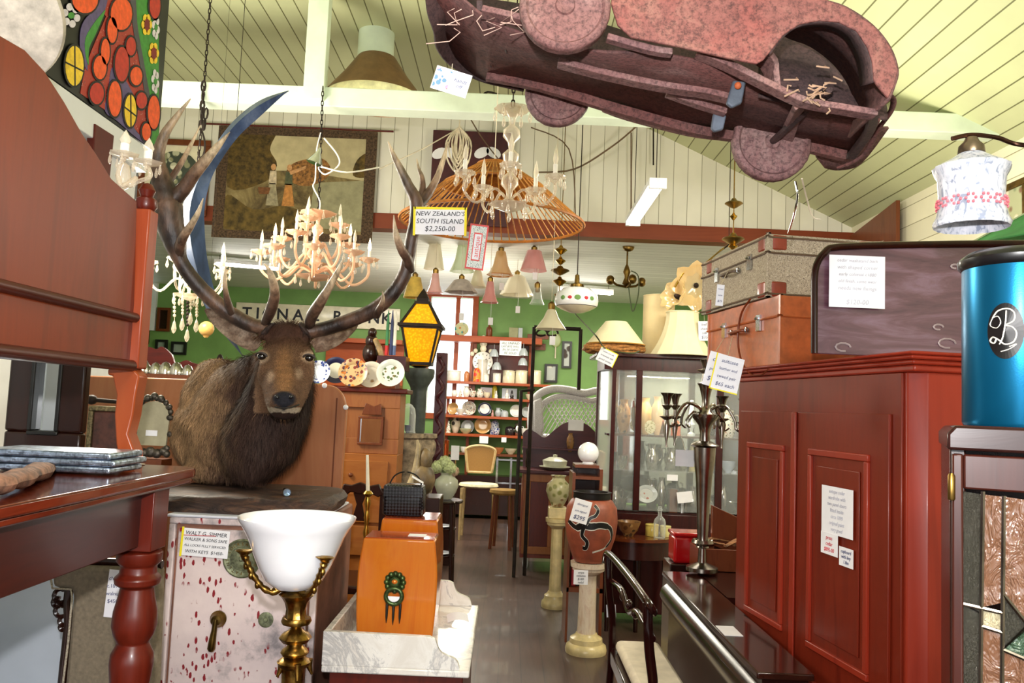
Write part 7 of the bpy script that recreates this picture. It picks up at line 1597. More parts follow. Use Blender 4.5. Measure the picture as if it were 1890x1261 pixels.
for k, (c1, lb) in enumerate((('#a51a24', 'red'), ('#2d3034', 'charcoal'))):
    g = G(); g.span((P(1052 + k * 9, 1100, 5.6).x, 5.55, .35), (P(1060 + k * 9, 1100, 5.6).x, 5.8, .7)); solo('folder', g, plain('folder%d' % k, c1, .5), 'tall %s folder standing on the low shelf behind the onyx column' % lb, 'folder', bevel=.003)
g = G(); g.span((P(1045, 1100, 5.5).x, 5.5, 0), (P(1052, 1100, 5.5).x - .01, 5.82, .72)); g.span((P(1045, 1100, 5.5).x, 5.5, .32), (P(1112, 1100, 5.5).x, 5.82, .349)); g.span((P(1112, 1100, 5.5).x - .02, 5.5, 0), (P(1112, 1100, 5.5).x, 5.82, .72)); g.span((P(1045, 1100, 5.5).x, 5.5, .72), (P(1112, 1100, 5.5).x, 5.82, .74)); solo('low_shelf', g, W_mid, 'low open shelf holding tall folders behind the onyx column', 'shelf', smooth=0)
# ------------------------------------------------------------------ glazed display cabinet
YV = 6.0; k_ = MP(YV); xa, xb = P(1127, 800, YV).x, P(1400, 800, YV).x; zt = P(1230, 655, YV).z; zd = P(1230, 686, YV).z; DV = .5
W_cab = wood('cabinet_mahogany', '#2f110f', '#481a14', 'z', 5, .25, .5)
t = thing('display_cabinet', 'dark mahogany glazed display cabinet full of silverware and china carrying the lamp shades', 'display cabinet')
xbk = xa - .10
slab('cornice', xa - .12, xb + .03, YV - .04, YV + DV + .03, zt - .03, zt, W_cab, t, bevel=.006); slab('frieze', xa - .06, xb, YV, YV + DV, zd, zt - .03, W_cab, t)
zb_ = P(1230, 945, YV).z; xm = P(1172, 800, YV).x; xn = P(1322, 800, YV).x
for x0, x1 in ((xa, xa + .03), (xm, xm + .045), (xn, xn + .05), (xb - .04, xb)): slab('post', x0, x1, YV, YV + .04, zb_, zd, W_cab, t, bevel=.003)
slab('back_post', xa - .06, xa - .03, YV + DV - .04, YV + DV, .1, zd, W_cab, t); 
g = G(); g.prism([(xa, YV + .01), (xa + .006, YV + .01), (xa - .045, YV + DV), (xa - .051, YV + DV)], zd - zb_, TR(0, 0, (zd + zb_) / 2)); ob('side_glass', g, M_clear, t, smooth=0)
for x0, x1 in ((xa + .03, xm), (xm + .045, xn), (xn + .05, xb - .04)): slab('door_glass', x0, x1, YV + .018, YV + .022, zb_, zd, M_clear, t, smooth=0)
slab('mirror_back', xa - .03, xb, YV + DV - .012, YV + DV - .008, zb_, zd, plain('dim_mirror', '#aeb4b0', .05, 1, 0), t, smooth=0); slab('right_side', xb - .02, xb, YV + .04, YV + DV, .1, zd, W_cab, t)
Zs = [P(1230, y, YV + .1).z for y in (804, 945)]
for z_ in Zs: slab('shelf', xa - .02, xb - .021, YV + .045, YV + DV - .014, z_ - .014, z_, W_cab, t)
slab('base', xa - .05, xb, YV, YV + DV, .08, zb_ - .02, W_cab, t, bevel=.004)
for z_, w_ in ((P(1150, 688, YV).z, 0),): g = G(); c = P(1169, 746, YV - .01); g.box(c, (.012, .01, .05)); ob('catch', g, M_chrome, t)
zmid = (Zs[0] + Zs[1]) / 2 + .02; slab('glass_shelf', xa, xb - .045, YV + .05, YV + DV - .02, zmid - .006, zmid, M_clear, t, smooth=0); settle(t)
Y0 = YV + .2
def onz(px, z): return P(px, 800, Y0).x
def inz(kind, px, z, w_, h_, m, label, cat, name=None, Y=None, handle=False):
    Y = Y or Y0; k_ = MP(Y); r, h = w_ * k_ / 2, h_ * k_; g = G(); g.lathe([(a * r, q * h) for a, q in PROF[kind]], 18)
    if handle or kind == 'jug': g.tube(smooth_path([(r * .8, 0, h * .82), (r * 1.35, 0, h * .8), (r * 1.4, 0, h * .5), (r * .9, 0, h * .3)], 3), r * .1, 6)
    return one(name or kind, g, m, label, cat, loc=(P(px, 800, Y).x, Y, z + .0005))
M_sil = plain('silver', '#b9b6ae', .18, 1.0, .1)
inz('vase', 1150, Zs[0], 26, 62, M_vase, 'dark patterned vase inside the glazed cabinet at its first pane', 'vase'); inz('vase', 1190, Zs[0], 26, 66, C_('gold_china', '#d9b878'), 'yellow china vase on the upper cabinet shelf', 'vase', Y=Y0 + .1)
g = G(); g.prism([(0.04 * math.cos(a), .055 + .05 * math.sin(a)) for a in [k * PI / 8 for k in range(16)]], .01, XZ); one('dish', g, spots('stripe', '#cfc8a0', ['#8f8a4c'] * 3, 70, .3, .4), 'upright green and cream shell dish on the upper cabinet shelf', 'dish', loc=(P(1196, 800, Y0).x, Y0 - .08, Zs[0] + .001))
inz('vase', 1212, Zs[0], 22, 70, C_('blush', '#dcbf98'), 'tall slim cream and rose vase on the upper cabinet shelf', 'vase'); inz('dome', 1247, Zs[0], 18, 28, C_('orange_jar', '#c85a2c'), 'small orange red jar behind the candelabra arms', 'jar'); inz('lamp', 1276, Zs[0], 24, 66, C_('opal_b', '#cfe0e4'), 'pale blue white oil lamp on the upper cabinet shelf', 'oil lamp'); inz('jug', 1345, Zs[0], 26, 50, M_floral, 'floral china jug on the upper shelf beyond the thick cabinet post', 'jug')
L2 = [('jug', 1140, 18, 40, 'silver milk jug'), ('bottle', 1126, 14, 44, 'clear cut glass scent bottle'), ('cup', 1152, 18, 20, 'silver christening cup'), ('jug', 1206, 24, 52, 'silver hot water pot'), ('vase', 1224, 18, 60, 'silver trumpet vase'), ('dome', 1262, 26, 40, 'silver domed cheese cover'), ('jug', 1282, 22, 46, 'silver coffee pot'), ('cup', 1300, 22, 22, 'silver sugar basin'), ('vase', 1338, 16, 50, 'silver bud vase'), ('bowl', 1352, 30, 18, 'silver fruit bowl'), ('figurine', 1241, 16, 46, 'small dark bronze figurine')]
for i, (kd, px, w_, h_, nm) in enumerate(L2): inz(kd, px, Zs[1], w_, h_, M_iron if 'bronze' in nm else M_clear if 'glass' in nm else M_sil, nm + ' on the lower shelf of the glazed cabinet', kd if kd != 'dome' else 'cover', name=nm.split()[-1] if kd != 'dome' else 'dome_cover', Y=Y0 + (.08 if i % 2 else -.05))
L3 = [('jug', 1205, 26, 46, 'silver teapot'), ('jug', 1240, 24, 40, 'silver cream jug'), ('dome', 1284, 22, 56, 'gilt glass dome'), ('cup', 1150, 20, 22, 'silver goblet'), ('cup', 1262, 18, 24, 'silver beaker'), ('bowl', 1345, 28, 20, 'blue white bowl')]
for i, (kd, px, w_, h_, nm) in enumerate(L3): inz(kd, px, zmid, w_, h_, C_('gilt', '#c9ba84') if 'gilt' in nm else C_('ice_china', '') if 'blue' in nm else M_sil, nm + ' on the glass middle shelf of the display cabinet', kd if kd != 'dome' else 'cover', name=nm.split()[-1] if kd != 'dome' else 'dome_cover')
c = P(1193, 912, YV - .05)
plate(1193, 912, YV + .09, 40, C_('oval_white', '#dfe3e0'), 'oval white plate with red flowers leaning at the bottom of the display cabinet', spots('red_flowers', '#e4e4dc', ['#b5452c', '#c8603c', '#b5452c'], 34, .3, .4), hx=.8)
card(1264, 846, 3.85, 34, 30, [], 'plain white square card hanging from the candelabra arm', to=(1256, 800, 3.85)); card(1241, 882, YV - .02, 20, 11, [], 'small white label in the middle of the display cabinet'); card(1264, 918, YV - .02, 28, 20, [], 'cream card leaning at the bottom of the display cabinet', tilt=R(-8))
t = thing('brown_box', 'dark brown upright box with white label inside the display cabinet', 'box'); c = P(1241, 945, Y0 - .13); g = G(); g.span((c.x - .028, Y0 - .16, Zs[1] + .001), (c.x + .028, Y0 - .1, Zs[1] + .17)); ob('body', g, W_mid, t); settle(t)
# ------------------------------------------------------------------ shades on top of the cabinet
M_silk = plain('cream_silk', '#e8d2a2', .75, 0, .04, 6); M_silk2 = plain('ivory_silk', '#eadfba', .75, 0, .04, 6); M_goldtr = plain('gold_trim', '#b8863c', .5)
def topshade(px, yt, yb, wt, wb, Y, m, label, panels=0, wire=True, flare=0, rz=0):
    k_ = MP(Y); c = P(px, yb, Y); h = P(px, yt, Y).z - zt - .002; t = thing('lampshade', label, 'lamp shade', (c.x, Y, zt + .001)); a, b = wt * k_ / 2, wb * k_ / 2
    pr = [(b + (a - b) * ((i / 10) ** (1 - flare * .6 if flare else 1) if True else 0), h * i / 10) for i in range(11)]
    if flare: pr = [(a + (b - a) * (1 - i / 10) ** (1 + flare * 1.6), h * i / 10) for i in range(11)]
    g = G(); g.lathe(pr, 12 if panels else 40, cap=False, X=Matrix.Rotation(rz, 4, 'Z')); g2 = [(max(0, r - .003), z) for r, z in pr]; g.lathe(g2, 12 if panels else 40, cap=False, X=Matrix.Rotation(rz, 4, 'Z')); ob('silk', g, m, t, smooth=20 if panels else 60, fix=False)
    for r, z in (pr[0], pr[-1]): g = G(); g.tube([V((r * math.cos(q), r * math.sin(q), z)) for q in [k * PI / 16 for k in range(32)]], .004, 6, closed=True); ob('trim', g, m if r > a else m, t)
    return t
topshade(1214, 547, 649, 58, 58, 6.4, M_silk, 'tall cream drum lamp shade standing on the display cabinet')
topshade(1258, 577, 650, 60, 118, 6.08, M_silk2, 'ivory bell shaped panelled lamp shade at the front of the display cabinet', panels=1, flare=.6)
# coolie shade resting on wicker ring
YH2 = 6.15; c = P(1136, 640, YH2); k_ = MP(YH2)
t = thing('wicker_basket', 'shallow knotted wicker basket ring under the coolie lamp shade', 'basket', (P(1132, 640, YH2).x, YH2, zt))
for j, (r, z) in enumerate(((50, .015), (56, .03), (55, .045), (50, .058))): g = G(); g.tube([V((r * k_ * math.cos(a) * (1 + .04 * math.sin(5 * a + j)), r * k_ * .8 * math.sin(a), z + .006 * math.sin(7 * a + j * 2))) for a in [q * PI / 20 for q in range(40)]], .011, 6, closed=True); ob('cane_ring', g, plain('cane_knot', '#a87440', .6, var=.35, scale=40), t)
t = thing('coolie_lampshade', 'cream coolie lamp shade sitting on the wicker basket', 'lamp shade', (c.x, YH2, zt + .07)); h = P(1136, 594, YH2).z - zt - .07
g = G(); g.lathe([(54 * k_, 0), (20 * k_, h), (17 * k_, h)], 40, cap=False); g.lathe([(53 * k_, 0), (19 * k_, h - .002)], 40, cap=False); ob('silk', g, M_silk2, t, fix=False); g = G(); g.tube([V((54 * k_ * math.cos(q), 54 * k_ * math.sin(q), 0)) for q in [k * PI / 16 for k in range(32)]], .005, 6, closed=True); ob('trim', g, M_goldtr, t)
card(1120, 659, YV - .12, 34, 26, ['wicker and silk', 'lampshade $45', 'good order'], 'white ticket with yellow edge hanging from the wicker basket', tilt=R(24), edge=M_yellow, edges='TR', to=(1128, 636, YV + .05))
card(1300, 611, YV - .05, 22, 36, ['bell', 'shade', 'silk', '$35'], 'small written tag hanging on the ivory bell lamp shade', tilt=R(-3), to=(1297, 548, YV + .05))
# amber glass flower light above
t = thing('flower_light', 'amber glass flower-shaped light fitting hanging over the ivory bell shade', 'light fitting'); YF_ = 6.1; M_amb = glass('amber_glass', '#f0cf92', .42, .08)
for px, py, r, ax_ in ((1285, 528, 44, (-.2, -1, -.3)), (1246, 545, 30, (-.8, -.5, .3)), (1312, 520, 28, (.7, -.5, .2))):
    k_ = MP(YF_); c = P(px, py, YF_); g = G(); g.lathe([(.02, -.05), (r * k_ * .5, -.035), (r * k_ * .85, .0), (r * k_, .03), (r * k_ * .95, .03), (r * k_ * .5, -.025)], 32, TR(*c) @ frame_z(ax_), cap=False, rf=lambda a, j: 1 + .12 * math.cos(a * 8) * min(1, j / 3)); ob('petal_shade', g, M_amb, t, smooth=60)
    g = G(); g.lathe([(.018, -.055), (.02, -.02), (.014, .0), (0, .01)], 12, TR(*c) @ frame_z(ax_)); ob('lamp_holder', g, M_iron, t)
g = G(); g.tube([P(*p) for p in smooth_path([(1246, 530, YF_), (1265, 500, YF_), (1295, 490, YF_), (1320, 505, YF_)], 4)], .008, 6); g.tube([P(1295, 492, YF_), P(1330, 462, YF_ + .2), P(1345, 452, YF_ + .3)], .007, 6); ob('arm', g, M_brass, t); q = P(1345, 452, YF_ + .3); g = G(); g.tube([q, V((q.x, q.y, ZC + .3))], .003, 5); ob('cord', g, M_iron, t); settle(t)
# ------------------------------------------------------------------ pewter candelabra
t = thing('candelabra', 'tall pewter five-branch candelabra standing before the display cabinet', 'candelabra'); YJ = 3.75; k_ = MP(YJ); cx_ = P(1300, 850, YJ).x
zD_ = P(1297, 1012, YJ).z
def zj(y): return P(1298, y, YJ).z
pr = [(12, 1010), (9, 1004), (10, 985), (12, 930), (15, 880), (19, 850), (20, 826), (26, 822), (20, 818), (10, 814), (9, 800), (12, 785), (23, 772), (24, 765), (12, 760), (7, 750), (7, 735), (12, 715), (16, 708), (8, 704), (7, 690), (18, 684), (6, 680), (9, 670), (12, 664), (0, 662)]
g = G(); g.lathe([(r * k_, zj(y)) for r, y in pr], 24, TR(cx_, YJ, 0)); ob('stem', g, M_pewter, t)
cupg = G(); cupg.lathe([(.006, -.12), (.004, -.10), (.016, -.03), (.012, -.01), (.010, 0), (.030, .012), (.034, .016), (.010, .02), (.008, .045), (.026, .065), (.012, .07), (.020, .105), (.032, .12), (.026, .12), (0, .10)], 16); cm_ = mesh_of(cupg, 'candle_cup', M_pewter)
for px, py, dy in ((1226, 775, -.06), (1254, 775, .10), (1341, 780, .08), (1366, 786, -.07)):
    q = P(px, py, YJ); q = V((q.x, YJ + dy, q.z)); st = V((cx_, YJ, zj(775))); m = st.lerp(q, .5)
    g = G(); g.tube(smooth_path([tuple(st), tuple(st.lerp(q, .15) + V((0, 0, .05))), tuple(m + V((0, 0, .075))), tuple(st.lerp(q, .75) + V((0, 0, .02))), tuple(st.lerp(q, .8) + V((0, 0, -.02))), tuple(q + V((0, 0, -.03)))], 5), .0065, 8); g.tube(smooth_path([tuple(st.lerp(q, .3) + V((0, 0, .04))), tuple(m + V((0, 0, .0))), tuple(m + V((0, 0, -.035))), tuple(st.lerp(q, .62) + V((0, 0, -.02)))], 4), .004, 6); a = ob('arm', g, M_pewter, t); inst(cm_, 'candle_cup', a, q)
# ---- dark desk at the lower right, with crate
ZK = .80; A = PZ(1222, 1054, ZK); B = PZ(1337, 1182, ZK); xa = A.x; yf, yn = A.y, 2.35
DT = thing('writing_desk', 'dark polished desk with rounded ogee front below the red wardrobe', 'desk')
g = G(); g.span((xa, yn, ZK - .02), (xa + .16, yf, ZK)); ob('top', g, wood('desk_top', '#24110d', '#3c1f16', 'y', 4, .12, .8), DT, bevel=.004)
g = G(); prf = [(xa + .02, ZK - .02), (xa + .02, ZK - .05), (xa - .005, ZK - .07), (xa - .012, ZK - .10), (xa + .005, ZK - .14), (xa + .03, ZK - .17), (xa + .03, .1), (xa + .15, .1), (xa + .15, ZK - .02)]; g.prism(prf, yf - yn - .04, TR(0, (yf + yn) / 2, 0) @ XZ); ob('body', g, W_darkx, DT, smooth=50)
settle(DT); g = G(); g.span((xa + .165, 3.3, 0), (xa + .58, yf + .02, ZK - .02)); g.span((xa + .163, 3.28, ZK - .02), (xa + .6, yf + .03, ZK)); solo('low_cabinet', g, W_darkx, 'low dark polished cabinet beside the dark desk carrying the crate and candelabra', 'cabinet', smooth=0)
q = PZ(1340, 1165, ZK); g = G(); g.X = TR(q.x + .03, q.y, ZK + .001); g.box((-.02, 0, 0), (.06, .12, .001)); solo('note', g, M_paper, 'blank cream note lying on the dark desk top', 'note', smooth=0)
t = thing('crate', 'shallow wooden crate of rough bark strips beneath the candelabra', 'crate'); A2 = PZ(1285, 1052, ZK); cx_2 = A2.x
x0, x1, y0, y1, z1 = A2.x, A2.x + .42, A2.y - .03, A2.y + .15, ZK + .10
for lo, hi in (((x0, y0, ZK + .002), (x0 + .012, y1, z1)), ((x1 - .012, y0, ZK + .002), (x1, y1, z1)), ((x0 + .012, y0, ZK + .002), (x1 - .012, y0 + .012, z1)), ((x0 + .012, y1 - .012, ZK + .002), (x1 - .012, y1, z1))): g = G(); g.span(lo, hi); ob('side', g, W_mid, t, bevel=.002)
g = G(); g.span((x0 + .012, y0 + .012, ZK + .002), (x1 - .012, y1 - .012, ZK + .012)); ob('bottom', g, W_mid, t); settle(t)
for i in range(11): g = G(); y = y0 + .02 + (i % 4) * .045; x = x0 + .0 + i * .032; g.tube([V((x, y, z1 + .005 + .008 * (i % 3))), V((x + .06, y + .05, z1 + .022 + .008 * (i % 3))), V((x + .14, y + .06, z1 + .012 + .008 * (i % 3)))], [.011, .014, .008], 6, flat=.5); solo('bark_strip', g, plain('bark', '#7c5230', .9, var=.4, scale=50, bump=.6), 'rough brown bark strip lying across the shallow wooden crate', 'bark strip', group='bark strips in the crate')
g = G(); w_ = zj(1012) - z1; g.lathe([(.05, z1 + .036), (.045, z1 + .05), (.02, zD_ + .0), (.01, zD_ + .02)], 20, TR(cx_, YJ, 0)); g.lathe([(.07, ZK + .013), (.07, ZK + .03), (.02, ZK + .05), (.016, zD_ + .01)], 20, TR(cx_, YJ, 0)); ob('foot', g, M_pewter, bpy.data.objects['candelabra']); settle(bpy.data.objects['candelabra'])
# open slant box
t = thing('lidded_box', 'old dark wooden box with raised back beside the candelabra', 'box'); YX = 3.95; o_ = OXZ([(1313, 932), (1372, 960), (1372, 1030), (1313, 1005)], YX); g = G(); g.prism(o_, .03, TR(0, YX, 0) @ XZ); ob('side', g, W_mid, t, bevel=.003); a = P(1320, 1010, YX); g = G(); g.span((a.x, YX + .015, .0), (a.x + .35, YX + .3, a.z)); ob('body', g, W_dark, t); settle(t)
lamp('cabinet_fill', 'AREA', (P(1250, 700, YV).x, YV + .2, zd - .01), 5, (1, .85, .6), .5, (0, 0, 0), .1)  # added warm fill to brighten the dark cabinet interior, no fitting there
# ---- red tin and round table with glassware
t = thing('half_round_table', 'polished half-round table behind the dark desk with glassware on it', 'table'); YR_ = 5.72; c = P(1168, 1000, YR_); zr = P(1180, 1000, 5.6).z
g = G(); g.prism([(xv, yv) for xv, yv in [(.27 * math.cos(R(a)), -.22 * math.sin(R(a))) for a in range(0, 181, 12)]], .022, TR(c.x + .05, YR_ + .18, zr - .011)); ob('top', g, wood('table_brown', '#5f2f18', '#7c4524', 'x', 4, .15, .7), t)
g = G(); g.prism([(.255 * math.cos(R(a)), -.20 * math.sin(R(a))) for a in range(0, 181, 12)], .12, TR(c.x + .05, YR_ + .18, zr - .083)); ob('apron', g, wood('table_apron', '#2c1410', '#43201a', 'z', 4, .2, .5), t, smooth=40)
for dx in (-.2, .0, .2): g = G(); g.lathe([(.015, 0), (.022, .3), (.028, zr - .15)], 12, TR(c.x + .05 + dx, YR_ + .1, 0)); ob('leg', g, W_dark, t)
settle(t)
def ont(kind, px, Y, w_, h_, m, label, cat, **k): kk = MP(Y); r, h = w_ * kk / 2, h_ * kk; g = G(); g.lathe([(a * r, z * h) for a, z in PROF[kind]], 18); return one(k.get('name', kind), g, m, label, cat, loc=(P(px, 990, Y).x, Y, zr + .001))
ont('bowl', 1160, 5.84, 44, 26, M_vase, 'dark green and brown glazed bowl on the half-round table', 'bowl'); ont('bottle', 1217, 5.80, 22, 56, M_clear, 'cut glass decanter with stopper on the half-round table', 'decanter', name='decanter'); ont('canister', 1203, 5.88, 24, 22, C_('yellow_pot', '#d8c060'), 'small yellow pot behind the glass decanter', 'pot', name='pot'); ont('canister', 1228, 5.88, 20, 20, C_('lemon_pot', '#d9cf8a'), 'small pale lemon pot beside the glass decanter', 'pot', name='pot')
t = thing('red_tin', 'glossy red square tin with lid standing beside the half-round table', 'tin'); YT_ = 3.98; a, b = P(1243, 1046, YT_), P(1283, 1046, YT_); zT = P(1262, 984, YT_).z; M_redt = plain('red_enamel', '#a80f14', .15, coat=.6, var=.04)
g = G(); g.span((a.x, YT_, ZK + 0), (b.x + .05, YT_ + .14, zT - .02)); ob('body', g, M_redt, t, bevel=.012); g = G(); g.span((a.x - .004, YT_ - .004, zT - .018), (b.x + .054, YT_ + .144, zT)); ob('lid', g, M_redt, t, bevel=.006); settle(t)
g = G(); g.span((a.x - .02, YT_ - .02, 0), (b.x + .055, YT_ + .16, ZK - .001)); solo('tin_stand', g, W_dark, 'plain dark stand under the glossy red tin', 'stand', bevel=.004)
q = P(1250, 1043, YT_ - .03)
# ---- dark victorian chair
t = thing('dining_chair', 'dark polished carved dining chair with pale upholstered seat beside the dark desk', 'chair'); W_pol = wood('polished_dark', '#1a0a0a', '#2e1210', 'z', 5, .12, .9)
YA_, YB_ = 3.75, 2.85; Za = P(1122, 1022, YA_)
a, b = Za, P(1195, 1112, YB_)
g = G(); g.tube(smooth_path([tuple(a + V((-.01, .03, -.05))), tuple(a), tuple(a.lerp(b, .5) + V((0, 0, .012))), tuple(b), tuple(b + V((.02, -.01, -.03)))], 6), .017, 10, flat=.8); ob('crest_rail', g, W_pol, t)
for q, Y, xx in ((a, YA_, 0), (b, YB_, 0)): g = G(); g.tube(smooth_path([(q.x, Y, q.z), (q.x + .01, Y, q.z - .15), (q.x + .03, Y, q.z - .32), (q.x + .02, Y, .25), (q.x - .03, Y, 0)], 5), .017, 8); ob('rear_leg', g, W_pol, t)
sz_ = .46
g = G(); g.tube(smooth_path([tuple(a + V((.02, 0, -.12))), tuple(a.lerp(b, .3) + V((.02, 0, -.1))), tuple(a.lerp(b, .5) + V((.02, 0, -.14))), tuple(a.lerp(b, .7) + V((.02, 0, -.1))), tuple(b + V((.02, 0, -.12)))], 5), .013, 8)
for f_ in (.35, .5, .65): g.ball(a.lerp(b, f_) + V((.02, 0, -.115)), (.016, .03, .02), 10)
ob('carved_splat', g, W_pol, t)
g = G(); g.span((a.x + .02, YB_ + .02, sz_ - .06), (a.x + .235, YA_ - .02, sz_)); ob('seat_rail', g, W_pol, t, bevel=.006); g = G(); g.span((a.x + .04, YB_ + .04, sz_), (a.x + .23, YA_ - .04, sz_ + .05)); ob('seat', g, plain('ivory_fabric', '#d6c9b4', .8, var=.06), t, bevel=.02)
for Y in (YA_ - .05, YB_ + .05): g = G(); g.lathe([(.012, 0), (.02, .06), (.016, .12), (.026, .2), (.02, .26), (.028, .32), (.022, .4)], 14, TR(a.x + .21, Y, 0)); ob('front_leg', g, W_pol, t)
settle(t)
card(1128, 1128, 3.8, 17, 22, ['chairs', '6 @', '$95'], 'small white ticket hanging on the back of the dark dining chair', tilt=R(-4))
# ------------------------------------------------------------------ woven tapestry on the gable
t = thing('tapestry', 'woven tapestry of two women by a river hung from a thin rod', 'tapestry'); YG_ = YB - .09
def tq(u, v): return P(400 + (672 - 400) * u + 18 * (1 - v) * u, 234 + 210 * v + 8 * u, YG_)
TA, TB = P(405, 232, YG_), P(686, 450, YG_); tw, th = TB.x - TA.x, TA.z - TB.z
def tx_(u, v): return (TA.x + tw * u, TB.z + th * v)
g = G(); g.span((TA.x, YG_ - .004, TB.z), (TB.x, YG_ + .004, TA.z)); s_ = NT('tapestry_weave'); n1 = s_.noise(s_.co(), 4, 8, .7, .8); sp = s_.n('SeparateXYZ'); s_.l(s_.co(), sp.inputs[0])
s_.l(s_.ramp(n1, [(.3, '#32260f'), (.45, '#54462a'), (.58, '#7d6c44'), (.75, '#a39468')]), s_.b.inputs['Base Color']); s_.set(Roughness=.9); ob('ground', g, s_.m, t, smooth=0)
def tp(pts, m, k, nm): g = G(); g.prism([tx_(*p) for p in pts], .001, TR(0, YG_ - .0045 - .0011 * k, 0) @ XZ); return ob(nm, g, m, t, smooth=0)
def tm(n, c, v=.2, s=30): return plain('weave_' + n, c, .95, 0, v, s)
tp([(.08, .6), (.5, .62), (.95, .55), (.95, .93), (.08, .93)], tm('sky', '#b3a680', .1, 6), 1, 'woven_sky'); tp([(.6, .12), (.95, .1), (.95, .56), (.62, .52)], tm('water', '#8f8a6a', .12, 10), 1, 'woven_water')
tp(smooth_path([(.08, .93), (.08, .45), (.3, .5), (.38, .66), (.33, .8), (.36, .93)], 4), tm('trees', '#473818', .5, 24), 2, 'woven_trees'); tp(smooth_path([(.5, .5), (.62, .5), (.72, .62), (.66, .74), (.5, .7), (.44, .6)], 4, True), tm('bush', '#74502a', .5, 40), 2, 'woven_trees'); tp(smooth_path([(.86, .6), (.95, .6), (.95, .8), (.88, .74)], 4, True), tm('trees', ''), 2, 'woven_trees')
tp(smooth_path([(.08, .08), (.6, .08), (.64, .2), (.45, .3), (.25, .26), (.08, .38)], 4, True), tm('path', '#54441f', .4, 16), 2, 'woven_bank')
for dx, sk, tp_ in ((.36, '#8e8468', '#b9a88c'), (.46, '#a9743c', '#4d5038')):
    tp([(dx - .035, .30), (dx + .045, .30), (dx + .02, .50), (dx - .02, .50)], tm('skirt%s' % sk[1:3], sk), 4, 'woven_skirt'); tp([(dx - .025, .49), (dx + .025, .49), (dx + .02, .61), (dx - .02, .61)], tm('top%s' % tp_[1:3], tp_), 4, 'woven_bodice'); tp(ell(dx, .645, .016, .03, 10), tm('face', '#b98a5c'), 5, 'woven_head')
tp([(.47, .58), (.56, .64), (.565, .67), (.46, .61)], tm('face', ''), 5, 'woven_arm'); tp([(.28, .40), (.34, .40), (.35, .46), (.27, .46)], tm('basket', '#6a4426'), 5, 'woven_basket')
M_bord = tm('border', '#3f3022', .6, 60)
for a, b, c, d in ((0, 0, 1, .07), (0, .93, 1, 1), (0, .07, .07, .93), (.93, .07, 1, .93)): tp([(a, b), (c, b), (c, d), (a, d)], M_bord, 3, 'woven_border')
g = G(); g.tube([V((TA.x - .17, YG_ - .01, TA.z + .01)), V((TB.x + .14, YG_ - .01, TA.z + .01))], .009, 8); ob('rod', g, W_red, t); settle(t)
# maroon picture with pale hearts
t = thing('maroon_picture', 'dark maroon board with pale heart shapes on the gable behind the rope coil', 'picture'); a, b = P(800, 240, YG_), P(936, 420, YG_); g = G(); g.span((a.x, YG_ - .01, b.z), (b.x, YG_ + .01, a.z)); ob('board', g, plain('maroon', '#3f1218', .5, var=.2), t, bevel=.004)
for px, py in ((822, 283), (900, 282), (838, 340)):
    for sx in (-1, 1): g = G(); c = P(px + sx * 11, py, YG_ - .012); g.prism(ell(0, 0, .07, .045, 14), .004, TR(c.x, c.y, c.z, 0, sx * .5) @ XZ); ob('heart_lobe', g, M_paper, t, smooth=0)
settle(t)
t = thing('flower_picture', 'brown framed picture of pale flowers high beside the iron chain', 'picture'); a, b = P(262, 255, YG_), P(380, 400, YG_); g = G(); g.frame(b.x - a.x, a.z - b.z, .05, .03, TR((a.x + b.x) / 2, YG_, (a.z + b.z) / 2) @ XZ); ob('frame', g, W_mid, t, bevel=.004)
g = G(); g.box(((a.x + b.x) / 2, YG_ + .008, (a.z + b.z) / 2), (b.x - a.x - .08, .006, a.z - b.z - .08)); ob('print', g, M_cream, t, smooth=0); c = P(325, 325, YG_ + .002); g = G(); g.prism(smooth_path([(-.2, -.22), (.2, -.2), (.16, .14), (-.05, .22), (-.18, .1)], 4, True), .004, TR(c.x, c.y, c.z) @ XZ); ob('flowers', g, spots('pale_flowers', '#3a4236', ['#d8d4bc', '#b8b89c', '#8a8a6a'], 14, .4, .5, .7), t, smooth=0); settle(t)
# ------------------------------------------------------------------ bank sign
t = thing('bank_sign', 'long cream board lettered TIONAL BANK on the far green wall behind the stag', 'sign'); YI = 11.55; a, b = P(436, 562, YI), P(737, 606, YI)
rz_ = math.atan2(P(737, 584, YI).z - P(436, 562, YI).z, b.x - a.x) * 0
zc = P(590, 584, YI).z; hs_ = 40 * MP(YI) / 2; g = G(); g.span((a.x, YI, zc - hs_), (b.x, YI + .03, zc + hs_)); ob('board', g, M_cream, t, bevel=.004)
g = G(); 
for ch_, px in zip('TIONALBANK', (455, 475, 495, 521, 550, 582, 622, 655, 690, 713)): text_geo(ch_, hs_ * 1.45, TR(P(px, 590, YI).x, YI - .003, zc) @ XZ, .002, g=g, bold=.004)
ob('lettering', g, M_inkblack, t, smooth=0, fix=False); settle(t)
